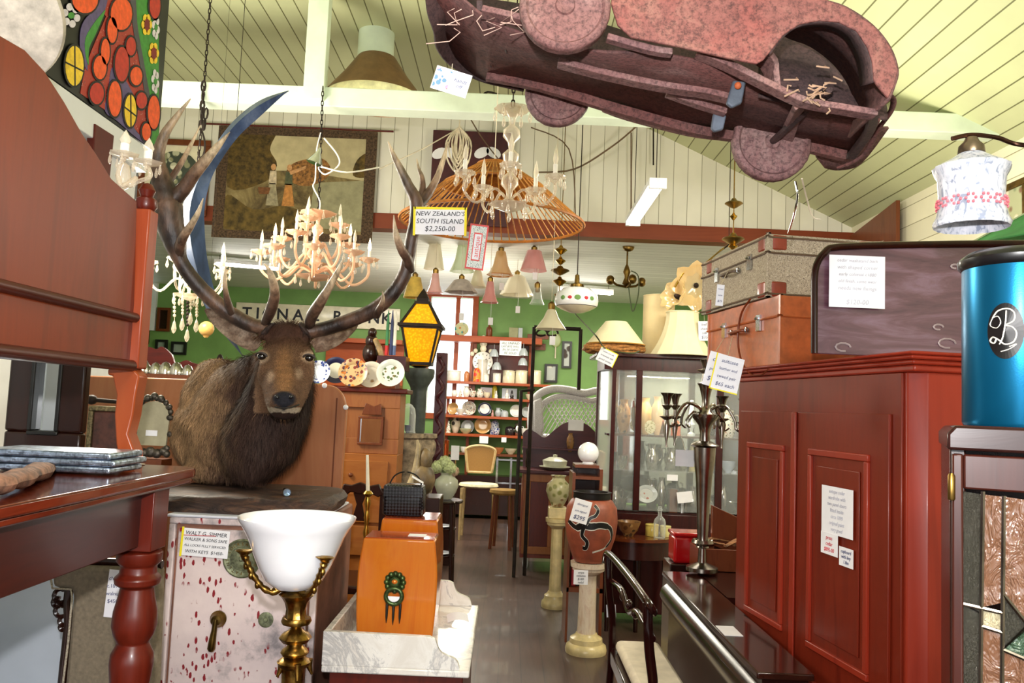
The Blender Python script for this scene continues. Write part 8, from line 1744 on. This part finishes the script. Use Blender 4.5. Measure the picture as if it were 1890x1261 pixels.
# orange shelf rails and window stuff behind
t = thing('wall_shelf', 'long orange timber shelf with small goods under the bank sign', 'shelf'); a, b = P(596, 622, 11.3), P(742, 636, 11.3); g = G(); g.span((a.x, 11.3, b.z), (b.x, 11.6, a.z)); g.span((a.x, 11.54, b.z - .9), (b.x, 11.6, b.z)); ob('shelf_board', g, W_orange, t, smooth=0); slab('lower_board', a.x, b.x, 11.3, 11.54, b.z - .6, b.z - .56, W_orange, t); settle(t)
t = thing('landscape_picture', 'small green and cream landscape picture behind the patterned plates', 'picture'); a, b = P(612, 632, 11.57), P(668, 668, 11.57); g = G(); g.frame(b.x - a.x, a.z - b.z, .03, .02, TR((a.x + b.x) / 2, 11.57, (a.z + b.z) / 2) @ XZ); ob('frame', g, M_green, t); g = G(); g.box(((a.x + b.x) / 2, 11.575, (a.z + b.z) / 2), (b.x - a.x - .05, .006, a.z - b.z - .05)); ob('print', g, C_('sea_print', '#c2cfc0'), t, smooth=0); settle(t)
# ------------------------------------------------------------------ shelves of china by the far window
YU = 11.2; xa, xb = P(822, 700, YU).x, P(998, 700, YU).x; D = .34
t = thing('china_shelves', 'orange timber open shelves packed with china before the bright window', 'shelf unit'); SH = {}
for k, yy in enumerate((628, 706, 735, 769, 803)):
    z = P(910, yy, YU).z; SH[k] = z; slab('shelf', xa if k else P(812, 640, YU).x - .1, xb + (.22 if k == 1 else 0), YU, YU + D, z - .035, z if k else z + .05, W_orange, t, bevel=.003)
z0 = P(910, 880, YU).z
for px in (826, 866, 978): q = P(px, 700, YU).x; slab('upright', q - .02, q + .02, YU + D - .06, YU + D, .05, SH[0] if px > 840 else SH[2], W_orange, t)
slab('back_panel', P(886, 700, YU).x, P(974, 700, YU).x, YU + D - .02, YU + D - .005, SH[1], SH[0] - .04, W_red, t)
slab('base', xa, xb, YU + .05, YU + D, .05, z0, W_dark, t); slab('counter', xa - .02, xb + .02, YU - .02, YU + D, P(910, 838, YU).z - .03, P(910, 838, YU).z, W_mid, t); settle(t)
def shitem(k, kind, px, w_, h_, m, label, cat=None, name=None, dy=.1, plate_=False, yaw=0, group=None):
    kk = MP(YU + dy); z = SH[k]; x = P(px, 700, YU + dy).x; g = G(); r, h = w_ * kk / 2, h_ * kk
    if plate_: g.X = TR(0, 0, r) @ Matrix.Rotation(R(yaw), 4, 'Z') @ Matrix.Rotation(R(78), 4, 'X'); g.lathe([(a * r, q * r) for a, q in [(0, 0), (.58, 0), (.62, .06), (.96, .13), (1, .14), (.98, .10), (.62, .01), (0, -.03)]], 24, mi=0)
    else: g.lathe([(a * r, q * h) for a, q in PROF[kind]], 14)
    if kind == 'jug': g.tube([(r * .8, 0, h * .8), (r * 1.35, 0, h * .75), (r * 1.35, 0, h * .45), (r * .9, 0, h * .3)], r * .12, 5)
    return one(name or ('plate' if plate_ else kind), g, m, label, cat or ('plate' if plate_ else kind), loc=(x, YU + dy, z + .001), group=group)
M_tanp, M_dk, M_gry = C_('tan_shell', '#c99f62'), C_('dark_glaze', '#221a1e'), C_('grey_china', '#a9b0b4')
M_bwp = C_('bw_plate', '#cfd6d2')
on = lambda s: s + ' shelf of the china shelves'
for px, w_, h_, lb in ((838, 25, 20, 'wide ribbed white cake tin'), (897, 12, 16, 'smallest plain white kitchen canister'), (917, 15, 18, 'small white lidded kitchen canister'), (939, 23, 24, 'large white kitchen canister with gold mark'), (962, 22, 25, 'largest ivory kitchen canister'), (989, 19, 26, 'ivory kitchen canister beyond the iron post')): shitem(1, 'canister', px, w_, h_, M_china if px < 925 else M_cream, on(lb + ' on the top'), 'canister')
shitem(1, 'dome', 880, 14, 26, spots('orange_tin', '#d98a2c', ['#d8382c', '#e8c83c', '#d8382c'], 16, .4, .5), on('orange and red picture tin on the top'), 'tin', 'tin', dy=.05); shitem(1, 'jar', 861, 10, 20, C_('terr', '#c07a4a'), on('small terracotta jar on the top'), 'jar')
for i, (kd, px, w_, h_, m, lb) in enumerate((('jug', 840, 12, 12, M_china, 'small white jug near the window'), ('figurine', 851, 8, 14, M_floral, 'tiny flowered figurine'), ('jug', 862, 14, 20, M_china, 'white swan jug'), ('cup', 874, 12, 12, M_floral, 'floral teacup'), ('jug', 887, 14, 16, M_floral, 'floral cream jug with curved handle'), ('cup', 900, 13, 10, M_cream, 'cream sugar bowl'), ('figurine', 917, 7, 14, M_china, 'white standing figurine'), ('figurine', 937, 8, 18, M_china, 'white couple figurine'), ('figurine', 946, 8, 16, M_dk, 'dark haired dancing figurine'), ('bowl', 979, 16, 10, M_cream, 'cream bowl behind the iron post'))): shitem(2, kd, px, w_, h_, m, on(lb + ' on the second'), 'figurine' if kd == 'figurine' else kd)
shitem(2, 'dome', 914, 10, 24, C_('ylw', '#d6c83a'), on('yellow carton on the second'), 'carton', 'carton', dy=.24); 
for px, w_, lb in ((899, 26, 'pink and grey printed picture card'), (940, 28, 'pale blue picture card behind the figurines')): a = P(px, 735, YU + .28); g = G(); g.box((0, 0, .07), (w_ * MP(YU), .008, .15)); one('picture_card', g, C_('pinkgrey', '#b9a6a8') if px < 920 else M_gry, on(lb + ' on the second'), 'picture card', loc=(a.x, a.y, SH[2] + .001))
for i, (px, w_, m, lb, dy, yw) in enumerate(((839, 22, M_tanp, 'tan scalloped plate', .15, -20), (868, 26, M_floral, 'large rose patterned plate', .2, 10), (897, 25, M_blueD, 'dark rimmed plate with pale centre', .15, 0), (955, 23, M_bwp, 'black ringed white plate', .15, 0), (974, 20, M_gry, 'grey plate half behind the iron posts', .15, 20))): o = shitem(3, '', px, w_, 0, m, on(lb + ' on the third'), plate_=True, dy=dy, yaw=yw)
for nm, px in (('dark rimmed', 897), ('black ringed', 955)):
    for o in list(COL.objects):
        if o.name.startswith('plate') and nm in o.get('label', ''): r_ = 9.2 * MP(YU); g = G(); g.X = TR(0, 0, (12.5 if px == 897 else 11.5) * MP(YU + .15)) @ Matrix.Rotation(R(78), 4, 'X'); g.lathe([(0, .012), (r_, .016), (r_, .01)], 20); ob('well', g, M_china, o)
shitem(3, 'bowl', 853, 18, 12, M_china, on('white bowl between the tan and rose plates on the third'), dy=.08); shitem(3, 'jug', 922, 12, 16, M_gry, on('grey china jug on the third')); shitem(3, 'dome', 934, 14, 12, M_gry, on('silver grey butter dish on the third'), 'butter dish', 'butter_dish'); shitem(3, 'figurine', 912, 6, 12, C_('rose_f', '#b98a84'), on('small rose figurine on the third'))
shitem(4, 'figurine', 832, 9, 22, M_floral, on('flowered shepherdess figurine on the lowest')); shitem(4, 'vase', 845, 18, 28, spots('bird_vase', '#d8cdb8', ['#3a3434', '#3a3434', '#8a7a6a'], 12, .3, .4), on('tall white vase with dark bird on the lowest'), dy=.2); shitem(4, '', 867, 24, 0, M_gry, on('grey blue plate on the lowest'), plate_=True, dy=.22); shitem(4, 'bowl', 864, 24, 9, C_('lime_bowl', '#c8cba0'), on('low pale green bowl on the lowest'), dy=.08); shitem(4, '', 895, 31, 0, M_tanp, on('large tan shell plate on the lowest'), plate_=True, dy=.2)
shitem(4, 'dome', 917, 17, 26, M_willow, on('blue and white willow tile box on the lowest'), 'box', 'tile_box', dy=.22); shitem(4, 'cup', 920, 14, 12, M_willow, on('blue and white willow cup on the lowest')); shitem(4, 'jar', 945, 18, 17, M_dk, on('dark round teapot on the lowest'), 'teapot', 'teapot'); shitem(4, 'jug', 959, 16, 22, M_sil, on('silver coffee pot on the lowest')); shitem(4, 'cup', 972, 12, 14, M_china, on('white beaker on the lowest'))
zc_ = P(910, 838, YU).z
for i, (px, kd, w_, h_, m, lb) in enumerate(((862, 'cup', 13, 10, M_china, 'white teacup'), (898, 'bowl', 20, 9, C_('terr', ''), 'terracotta dish'), (926, 'bowl', 20, 11, C_('terr', ''), 'wide terracotta bowl'), (948, 'bowl', 22, 10, M_cream, 'cream gravy boat'), (975, 'jug', 12, 14, M_cream, 'cream milk jug'))): vv = SH.__setitem__(9, zc_); shitem(9, kd, px, w_, h_, m, lb + ' on the counter under the china shelves')
card(893, 812, YU - .03, 16, 13, [], 'white card hanging under the lowest china shelf'); card(930, 812, YU - .03, 9, 9, [], 'pale yellow card hanging under the lowest china shelf', ink=M_ink)
g = G(); q = P(818, 845, 8.0); g.lathe([(0, 0), (.05, 0), (.052, .17), (.046, .17), (.044, .01)], 24, cap=False); o = one('copper_pot', g, plain('copper', '#b4532c', .2, 1, .1), 'tall copper pot behind the hydrangeas', 'pot', loc=(q.x, 8.0, q.z)); g = G(); g.span((q.x - .09, 7.9, 0), (q.x + .12, 8.12, q.z - .001)); solo('cabinet_block', g, W_dark, 'dark cupboard carrying the copper pot behind the hydrangeas', 'cupboard', bevel=.004); card(840, 836, 7.85, 15, 26, [], 'tall white ticket hanging behind the hydrangeas')
slab_ = P(935, 880, 10.6)
t = thing('metal_trolley', 'grey metal framed trolley behind the round stool', 'trolley'); a, b = P(918, 847, 10.4), P(968, 892, 10.4)
for x in (a.x, (a.x + b.x) / 2, b.x):
    for y in (10.4, 10.7): slab('upright', x - .012, x + .012, y - .012, y + .012, 0, a.z, M_chrome, t)
for z in (a.z, b.z): slab('rail', a.x, b.x, 10.39, 10.41, z - .02, z, M_chrome, t)
settle(t)
# goods on top of the shelf rail, clock, hanging jugs, sale sign
zt_ = SH[0] + .05; SH[8] = zt_
shitem(8, '', 848, 26, 0, spots('teal_plate', '#b9b88c', ['#2f8a8c', '#b8743c', '#2f8a8c'], 20, .3, .45), 'decorative round plate with teal rim on top of the china shelves', plate_=True, dy=.18); shitem(8, 'bottle', 899, 12, 28, W_mid, 'brown carved bottle figure on top of the china shelves', 'figure'); 
for px, w_, h_, m, lb in ((944, 17, 20, C_('sepia', '#8a8a60'), 'small sepia framed photograph'), (957, 8, 20, M_gry, 'narrow grey framed photograph'), (990, 40, 9, W_mid, 'long brown wooden box')): a = P(px, 0, YU + .15); g = G(); g.box((0, 0, h_ * MP(YU) / 2), (w_ * MP(YU), .03, h_ * MP(YU))); one('photo_frame' if h_ > 10 else 'wooden_box', g, m, lb + ' on top of the china shelves', 'frame' if h_ > 10 else 'box', loc=(P(px, 700, YU + .15).x, YU + .15, zt_ + .001), bevel=.004)
t = thing('clock', 'ornate white mantel clock face with crest above the white canisters', 'clock'); YK_ = YU + .12; c = P(891, 668, YK_); k_ = MP(YK_); g = G(); g.lathe([(0, 0), (18 * k_, 0), (19 * k_, .01), (18 * k_, .02), (0, .022)], 32, TR(*c) @ Matrix.Rotation(PI / 2, 4, 'X')); g.lathe([(0, -.3), (.08, -.3), (.09, 0), (0, 0)], 12, TR(c.x, c.y + .03, c.z + .03)) ; ob('face', g, C_('clock_white', '#d8d2c8'), t)
for k in range(12): a = k * PI / 6; g = G(); g.box(c + V((14 * k_ * math.sin(a), -.024, 14 * k_ * math.cos(a))), (.008, .003, .02), X=Matrix.Rotation(a, 4, 'Y')); ob('hour_mark', g, M_inkblack, t)
for a, l_ in ((.9, 9), (-1.9, 12)): g = G(); g.tube([c + V((0, -.026, 0)), c + V((l_ * k_ * math.sin(a), -.026, l_ * k_ * math.cos(a)))], .005, 4); ob('hand', g, M_inkblack, t)
for dx, dz, r_ in ((0, 44, 5), (0, 34, 7), (0, 24, 6), (-14, 20, 4), (14, 20, 4), (-20, 14, 4), (20, 14, 4)): g = G(); g.ball(c + V((dx * k_, -.005, dz * k_)), (r_ * k_, .02, r_ * k_ * 1.1), 10); ob('crest_scroll', g, M_cream, t)
g = G(); zb1_ = SH[1]; g.span((c.x - .1, YK_ + .0, zb1_), (c.x + .1, YK_ + .06, c.z - .1)); ob('case', g, C_('clock_white', ''), t); settle(t)
for px, py in ((912, 652), (917, 676), (966, 650), (965, 668)): k_ = MP(YU); c = P(px, py, YU - .03); g = G(); g.lathe([(0, 0), (9 * k_, .0), (8 * k_, .05), (5 * k_, .09), (4 * k_, .1)], 16, TR(c.x, c.y, c.z - .05)); g.tube([c + V((0, 0, .04)), c + V((0, 0, .12))], .003, 4); solo('hanging_jug', g, M_gry, {912: 'grey enamel jug hanging highest beside the clock', 917: 'grey enamel jug hanging lowest beside the clock', 966: 'grey enamel jug hanging highest by the iron post', 965: 'grey enamel jug hanging lowest by the iron post'}[px], 'jug')
card(942, 643, YU - .05, 40, 27, ['ALL UNPAID', 'LAY-BYS WILL', 'IN 30 DAYS', 'BE SOLD'], 'white notice with green and red capital letters above the canisters', ink=plain('ink_green', '#2c5a44', .6), name='notice', cat='notice')
# ------------------------------------------------------------------ iron plant stand posts
t = thing('iron_stand', 'tall black wrought iron stand with scrolled top rail in front of the far shelves', 'stand'); YO_ = 7.6
a, b = P(986, 604, YO_), P(1072, 608, YO_); c = P(962, 722, YO_ - .1)
for q, z in ((a, a.z), (b, P(1072, 720, YO_).z)): g = G(); g.tube([V((q.x, q.y, z if q is b else 0)), V((q.x, q.y, q.z))], .017, 8); ob('post', g, M_iron, t)
g = G(); g.tube([V((c.x, c.y, 0)), c], .016, 8); g.tube([c, P(986, 720, YO_)], .012, 6); ob('short_post', g, M_iron, t); g = G(); g.tube([a, b], .018, 8); ob('top_rail', g, M_iron, t)
for px in (1000, 1020): g = G(); q = P(px, 616, YO_); g.tube([q + V((.05 * math.cos(k), 0, .05 * math.sin(k) * (1 - k / 8))) for k in [i * .5 for i in range(12)]], .01, 6); ob('scroll', g, M_iron, t)
settle(t)
for k, (px, py, w_, h_, Y, c1, lb) in enumerate(((1017, 689, 24, 34, 11.57, '#4a3a34', 'dark framed portrait print on the green wall near the iron stand'), (1046, 655, 18, 50, 11.57, '#3f3026', 'tall narrow dark frame on the green wall behind the fringed shade'), (985, 640, 44, 12, 11.56, '#6a4a34', 'long low brown shelf board on the green wall'))):
    t = thing('picture' if k < 2 else 'wall_board', lb, 'picture' if k < 2 else 'board'); q = P(px, py, Y); k_ = MP(Y); g = G(); g.frame(w_ * k_, h_ * k_, .03, .03, TR(*q) @ XZ) ; ob('frame', g, M_black if k < 2 else W_mid, t); g = G(); g.box(q + V((0, .005, 0)), (w_ * k_ - .05, .01, h_ * k_ - .05)); ob('print', g, spots('prt%d' % k, '#b9c0bc', [c1, c1, '#e0dccc'], 8 + k, .35, .5, .6) if k < 2 else W_mid, t, smooth=0); settle(t)
t = thing('racket', 'old badminton racket hung head up on the green wall', 'racket'); q = P(1026, 628, 11.58); k_ = MP(11.58); g = G(); g.tube([q + V((9 * k_ * math.cos(a), 0, 12 * k_ * math.sin(a))) for a in [i * PI / 12 for i in range(24)]], .009, 6, closed=True); g.prism(ell(0, 0, 9 * k_, 12 * k_, 20), .002, TR(*q) @ XZ); ob('head', g, C_('racket', '#9aa86a'), t); g = G(); g.tube([q + V((0, 0, -12 * k_)), q + V((0, 0, -34 * k_))], .011, 6); ob('handle', g, M_cream, t); settle(t)
# ------------------------------------------------------------------ glass shades hanging in the back room
YH_ = 7.75; SP = {'bell': [(.35, 1), (.4, .95), (.5, .7), (.62, .4), (.85, .12), (1, 0)], 'cone': [(.5, 1), (.55, .98), (1, .0)], 'ruff': [(.3, 1), (.5, .9), (.75, .4), (1, 0)], 'dish': [(.12, 1), (.3, .85), (.5, .5), (.8, .2), (1, 0)]}
M_pink, M_pk2, M_ygr, M_ygl, M_ambg, M_crm = glass('pink_glass', '#efb9b2', .75, .1), glass('rose_glass', '#e39a98', .8, .1), glass('green_glass', '#b9cc9c', .6, .08), plain('mustard_shade', '#cfae52', .6), glass('honey_glass', '#d6a768', .7, .1), glass('cream_glass', '#ece2c6', .75, .1)
def hang(kind, px, yt, yb, w_, m, lb, Y=YH_, trim=None, wav=0, tagd=0, n=28, nm='glass_lampshade'):
    k_ = MP(Y); a = P(px, yt, Y); h = a.z - P(px, yb, Y).z; r = w_ * k_ / 2; t = thing(nm, lb, 'lamp shade', (0, 0, 0)); X = TR(a.x, a.y, a.z - h)
    g = G(); g.lathe([(p * r, q * h) for p, q in SP[kind]], n, X, cap=False, rf=lambda an, j: 1 + (wav * math.cos(an * 8) if j >= len(SP[kind]) - 2 else 0)); ob('glass', g, m, t, fix=False, smooth=70)
    if trim: g = G(); g.tube([V((a.x + r * (1 + wav * math.cos(q * 8)) * math.cos(q), a.y + r * math.sin(q), a.z - h)) for q in [i * PI / 16 for i in range(32)]], .006, 5, closed=True); ob('edge', g, trim, t)
    g = G(); g.lathe([(.02, -.05), (.028, -.03), (.03, .03), (.01, .05), (0, .05)], 12, TR(a.x, a.y, a.z)); ob('holder', g, M_oldbrass, t); g = G(); zc = zb0 + .03 if Y > YB else ZC + .02; g.tube([a, V((a.x, a.y, zc))], .0022, 4); ob('cord', g, M_string, t)
    if tagd: q = P(px, yb, Y) + V((.01, -.0, -tagd)); g = G(); g.tube([q, V((q.x, q.y, a.z - h * .2))], .0015, 4); g.box(q + V((0, 0, -.03)), (.045, .002, .07)); ob('tag', g, M_paper, t)
    return settle(t)
for a in (('cone', 766, 512, 550, 40, M_ygl, 'mustard pleated shade hanging over the yellow lantern', 7.75, None, 0, .13, 28, 'fabric_lampshade'), ('cone', 803, 450, 497, 38, M_crm, 'cream glass shade with arched amber panels', 7.9, None, .02), ('bell', 855, 445, 502, 44, M_ygr, 'pale green glass bell shade', 7.9, None, .06), ('bell', 804, 504, 541, 30, M_pink, 'small pink glass shade next to the mustard one', 7.75, M_pk2, 0, .0), ('ruff', 852, 516, 540, 58, plain('grey_frill', '#b0a49c', .3), 'wide grey frilled glass shade with dark top', 7.75, None, .09, .2), ('bell', 925, 464, 508, 46, M_ambg, 'honey glass shade with amber rippled rim', 7.9, plain('amber_rim', '#b8762c'), .06, .08), ('cone', 986, 463, 500, 50, M_pk2, 'large rose pink glass cone shade', 7.75, None, 0, .02), ('bell', 905, 520, 558, 32, M_pk2, 'small rose glass shade lowest of the hanging group', 7.7, M_pk2, 0, .15), ('ruff', 955, 508, 545, 60, M_crm, 'wide pale frosted glass shade behind the honey one', 8.5, None, .06, .12), ('bell', 882, 500, 530, 36, M_crm, 'plain clear-cream glass shade between the grey frill and honey shades', 8.0, None, .03), ('bell', 992, 530, 562, 28, M_clear, 'small clear glass globe shade near the brass weights', 7.7, None, 0, .0)): hang(*a)
hang('dish', 1018, 568, 608, 58, M_crm, 'pale cream coolie glass shade below the brass weights', 6.6, None, .0, .06)
# amber arched panels on the cream shade
# opal lamp with painted flowers
t = thing('flowered_lamp', 'opal glass hanging lamp painted with red hearts and green leaves', 'hanging lamp'); YM_ = 6.2; k_ = MP(YM_); c = P(1064, 555, YM_); g = G(); g.lathe([(r * k_, z * k_) for r, z in ((12, 25), (26, 22), (38, 12), (41, 0), (40, -8), (38, -11))], 36, TR(*c), cap=False); ob('shade', g, M_opal, t); g = G(); g.lathe([(r * k_, z * k_) for r, z in ((37, -12), (26, -18), (12, -23), (0, -24))], 32, TR(*c), cap=False); ob('lower_bowl', g, M_crm, t)
g = G(); g.lathe([(r * k_, z * k_) for r, z in ((13, 25), (13, 30), (5, 33), (4, 48), (0, 50))], 20, TR(*c)); ob('gallery', g, M_oldbrass, t); g = G(); g.tube([c + V((0, 0, 48 * k_)), V((c.x, c.y, ZC + .02))], .004, 5); ob('cord', g, M_iron, t)
for a, m, sz in ((-2.3, M_green, 5), (-1.95, M_redink, 4), (-1.6, M_green, 6), (-1.2, M_redink, 4), (-.9, M_green, 5)): g = G(); g.ball(c + V((41 * k_ * math.cos(a), 41 * k_ * math.sin(a), 1 * k_)), (sz * k_, .003, sz * k_ * .8), 8, X=Matrix.Rotation(a + PI / 2, 4, 'Z')); ob('painted_flower', g, m, t)
settle(t)
# stacked brass rise-and-fall weights
def brasspend(px, y0, y1, Y, items, lb, cordz=None):
    k_ = MP(Y); c = P(px, y0, Y); t = thing('brass_pendant', lb, 'pendant fitting')
    for py, r, h in items: q = P(px, py, Y); g = G(); g.lathe([(0, h), (.25 * r, .8 * h), (.5 * r, .5 * h), (r, .1 * h), (.95 * r, -.1 * h), (.4 * r, -.5 * h), (.15 * r, -h), (0, -h)] if False else [(0, -h * k_), (.3 * r * k_, -.8 * h * k_), (r * k_, 0), (.9 * r * k_, .2 * h * k_), (.4 * r * k_, .5 * h * k_), (.2 * r * k_, h * k_), (0, h * k_)], 20, TR(c.x, Y, q.z)); ob('dish', g, M_brass if r < 16 else M_oldbrass, t)
    g = G(); g.tube([V((c.x, Y, P(px, y1, Y).z)), V((c.x, Y, cordz or ZC + .02))], .004, 6); ob('chain', g, M_oldbrass, t); return settle(t)
brasspend(1036, 440, 560, 6.98, ((462, 12, 9), (482, 10, 8), (500, 18, 9), (520, 13, 9), (545, 10, 7)), 'column of stacked brass rise-and-fall lamp weights above the cream coolie glass')
brasspend(1355, 350, 465, 4.9, ((376, 17, 10), (400, 7, 8), (442, 21, 12), (455, 9, 8)), 'brass ceiling pendant hanging behind the tweed suitcase', ZC + .3)
# three arm brass fitting with green cords
t = thing('brass_fitting', 'old brass three-arm light fitting with looped cords hung below the brown beam', 'light fitting'); Yf_ = 7.6; c = P(1156, 530, Yf_); k_ = MP(Yf_)
g = G(); g.lathe([(0, 0), (.04, .03), (.02, .09), (.035, .14), (.015, .2), (0, .22)], 14, TR(*c)); ob('body', g, M_oldbrass, t)
for dx, dy in ((-30, 0), (8, -.1), (30, .05)): e = c + V((dx * k_, dy, .06)); g = G(); g.tube([c, c.lerp(e, .6) + V((0, 0, -.02)), e], .012, 6); g.ball(e, (.04, .04, .045), 10); ob('arm', g, M_oldbrass, t)
g = G(); g.ball(P(1160, 456, Yf_), (.055, .03, .045), 12); g.tube([c + V((0, 0, .2)), V((c.x, Yf_, zb0 + .04))], .008, 5); ob('ceiling_cup', g, M_oldbrass, t)
g = G(); g.tube([P(*p) for p in smooth_path([(1165, 500, Yf_), (1178, 510, Yf_), (1178, 545, Yf_), (1168, 575, Yf_), (1162, 545, Yf_), (1160, 520, Yf_)], 5)], .006, 5); ob('cord', g, plain('green_cord', '#4f5a3c', .7), t); settle(t)
# loose cables on the gable and across the ceiling
M_cab = plain('cable_brown', '#6b5540', .7)
for pts, m, r, lb in (([(945, 185, 5.9), (900, 170, 5.6), (885, 190, 5.6)], M_iron, .008, 'short dark hooked cable behind the crystal chandelier'), ([(860, 205, 6.9), (890, 255, 7.0), (925, 300, 7.0)], M_cab, .006, 'thin brown cable slanting past the maroon picture'), ([(990, 318, 7.05), (1060, 312, 7.05), (1130, 270, 7.05), (1176, 232, 7.0)], M_cab, .008, 'long sagging brown cable over the gable boards'), ([(980, 235, 7.05), (1050, 275, 7.05), (1062, 400, 7.1)], M_cab, .006, 'angled brown cable dropping down the gable boards'), ([(1165, 245, 7.1), (1165, 400, 7.1)], M_cab, .007, 'straight vertical cable on the gable boards'), ([(1206, 235, 7.1), (1206, 305, 7.1)], M_iron, .007, 'short straight vertical wire on the gable boards'), ([(1062, 580, 6.4), (1100, 620, 5.2), (1120, 645, 5.95), (1165, 652, 5.9), (1180, 648, 5.9)], plain('green_cord', ''), .005, 'dark green flex trailing down to the wicker basket'), ([(1345, 452, 6.35), (1310, 480, 6.3), (1290, 515, 6.2)], M_iron, .007, 'thick black cable beside the tweed suitcase'), ([(1480, 330, 2.0), (1490, 370, 2.1), (1500, 400, 2.15), (1515, 405, 2.15)], M_string, .0022, 'thin pale cord under the truck wheel beside the tweed suitcase'), ([(1468, 335, 2.1), (1472, 360, 2.1), (1466, 395, 2.15), (1455, 430, 2.3)], M_chrome, .003, 'silvery twisted chain hanging below the truck wheel')):
    P3 = [P(*p) for p in smooth_path(pts, 5)]; g = G(); g.tube(P3, r, 5); solo('cable', g, m, lb, 'cable')
# ------------------------------------------------------------------ left corner of the back room
t = thing('dark_sideboard', 'carved red sideboard back with silver dish covers along its shelf behind the stag', 'sideboard'); Ys = 6.2; a, b = P(240, 700, Ys), P(440, 700, Ys); zs = P(330, 692, Ys).z
slab('shelf_top', a.x, b.x, Ys, Ys + .35, zs - .03, zs, W_mid, t); slab('body', a.x, b.x, Ys + .02, Ys + .35, 0, zs - .03, W_pine, t)
g = plate_xz(smooth_path([(250, 690), (252, 655), (270, 640), (290, 645), (300, 640), (318, 655), (325, 672), (345, 665), (365, 672), (440, 676)], 3) + [(440, 690)], Ys + .33, .03); ob('carved_back', g, wood('carved_red', '#5a1710', '#7a2216', 'x', 5), t); settle(t)
for i, (px, r_) in enumerate(((263, 15), (287, 12), (305, 13), (325, 13), (346, 11))): k_ = MP(Ys + .12); g = G(); q = P(px, 690, Ys + .12); g.lathe([(r_ * k_, 0), (r_ * k_ * 1.02, .01), (r_ * k_ * .95, r_ * k_ * .9), (r_ * k_ * .5, r_ * k_ * 1.6), (0, r_ * k_ * 1.85)], 24); one('dish_cover', g, M_sil, 'silver domed dish cover, %s in the row behind the stag' % ('nearest the mahogany post', 'second from the mahogany post', 'middle one', 'second from the stag', 'nearest the stag')[i], 'dish cover', loc=(q.x, Ys + .12, zs + .001), group=None)
t = thing('black_teapot', 'dark domed pot showing behind the stag shoulder', 'pot'); q = P(405, 676, Ys + .2); g = G(); g.lathe([(0, 0), (.1, 0), (.12, .06), (.08, .12), (.03, .13), (.015, .17), (0, .18)], 20, TR(q.x, q.y, zs)); ob('body', g, M_iron, t); settle(t)
for k, (px, py, w_, h_, lb) in enumerate(((298, 637, 22, 20, 'small dark framed picture on the green wall over the dish covers'), (330, 643, 28, 24, 'wide dark framed picture on the green wall over the dish covers'), (268, 585, 18, 24, 'blue seascape picture on the green wall beside the mahogany post'), (266, 622, 18, 26, 'pale framed print below the blue seascape'), (302, 590, 24, 44, 'tall dark wooden wall cabinet on the green wall behind the bead strings'))):
    t = thing('picture' if k < 4 else 'wall_cabinet', lb, 'picture' if k < 4 else 'cabinet'); Y = 11.57; q = P(px, py, Y); k_ = MP(Y); g = G(); g.frame(w_ * k_, h_ * k_, .035, .04, TR(*q) @ XZ); ob('frame', g, M_black if k < 2 else W_mid if k == 4 else M_oldbrass, t); g = G(); g.box(q + V((0, .01, 0)), (w_ * k_ - .06, .01, h_ * k_ - .06)); ob('print', g, C_('seablue', '#4a6a8a') if k == 2 else C_('paleprint', '#8a9a8a') if k != 4 else W_dark, t, smooth=0); settle(t)
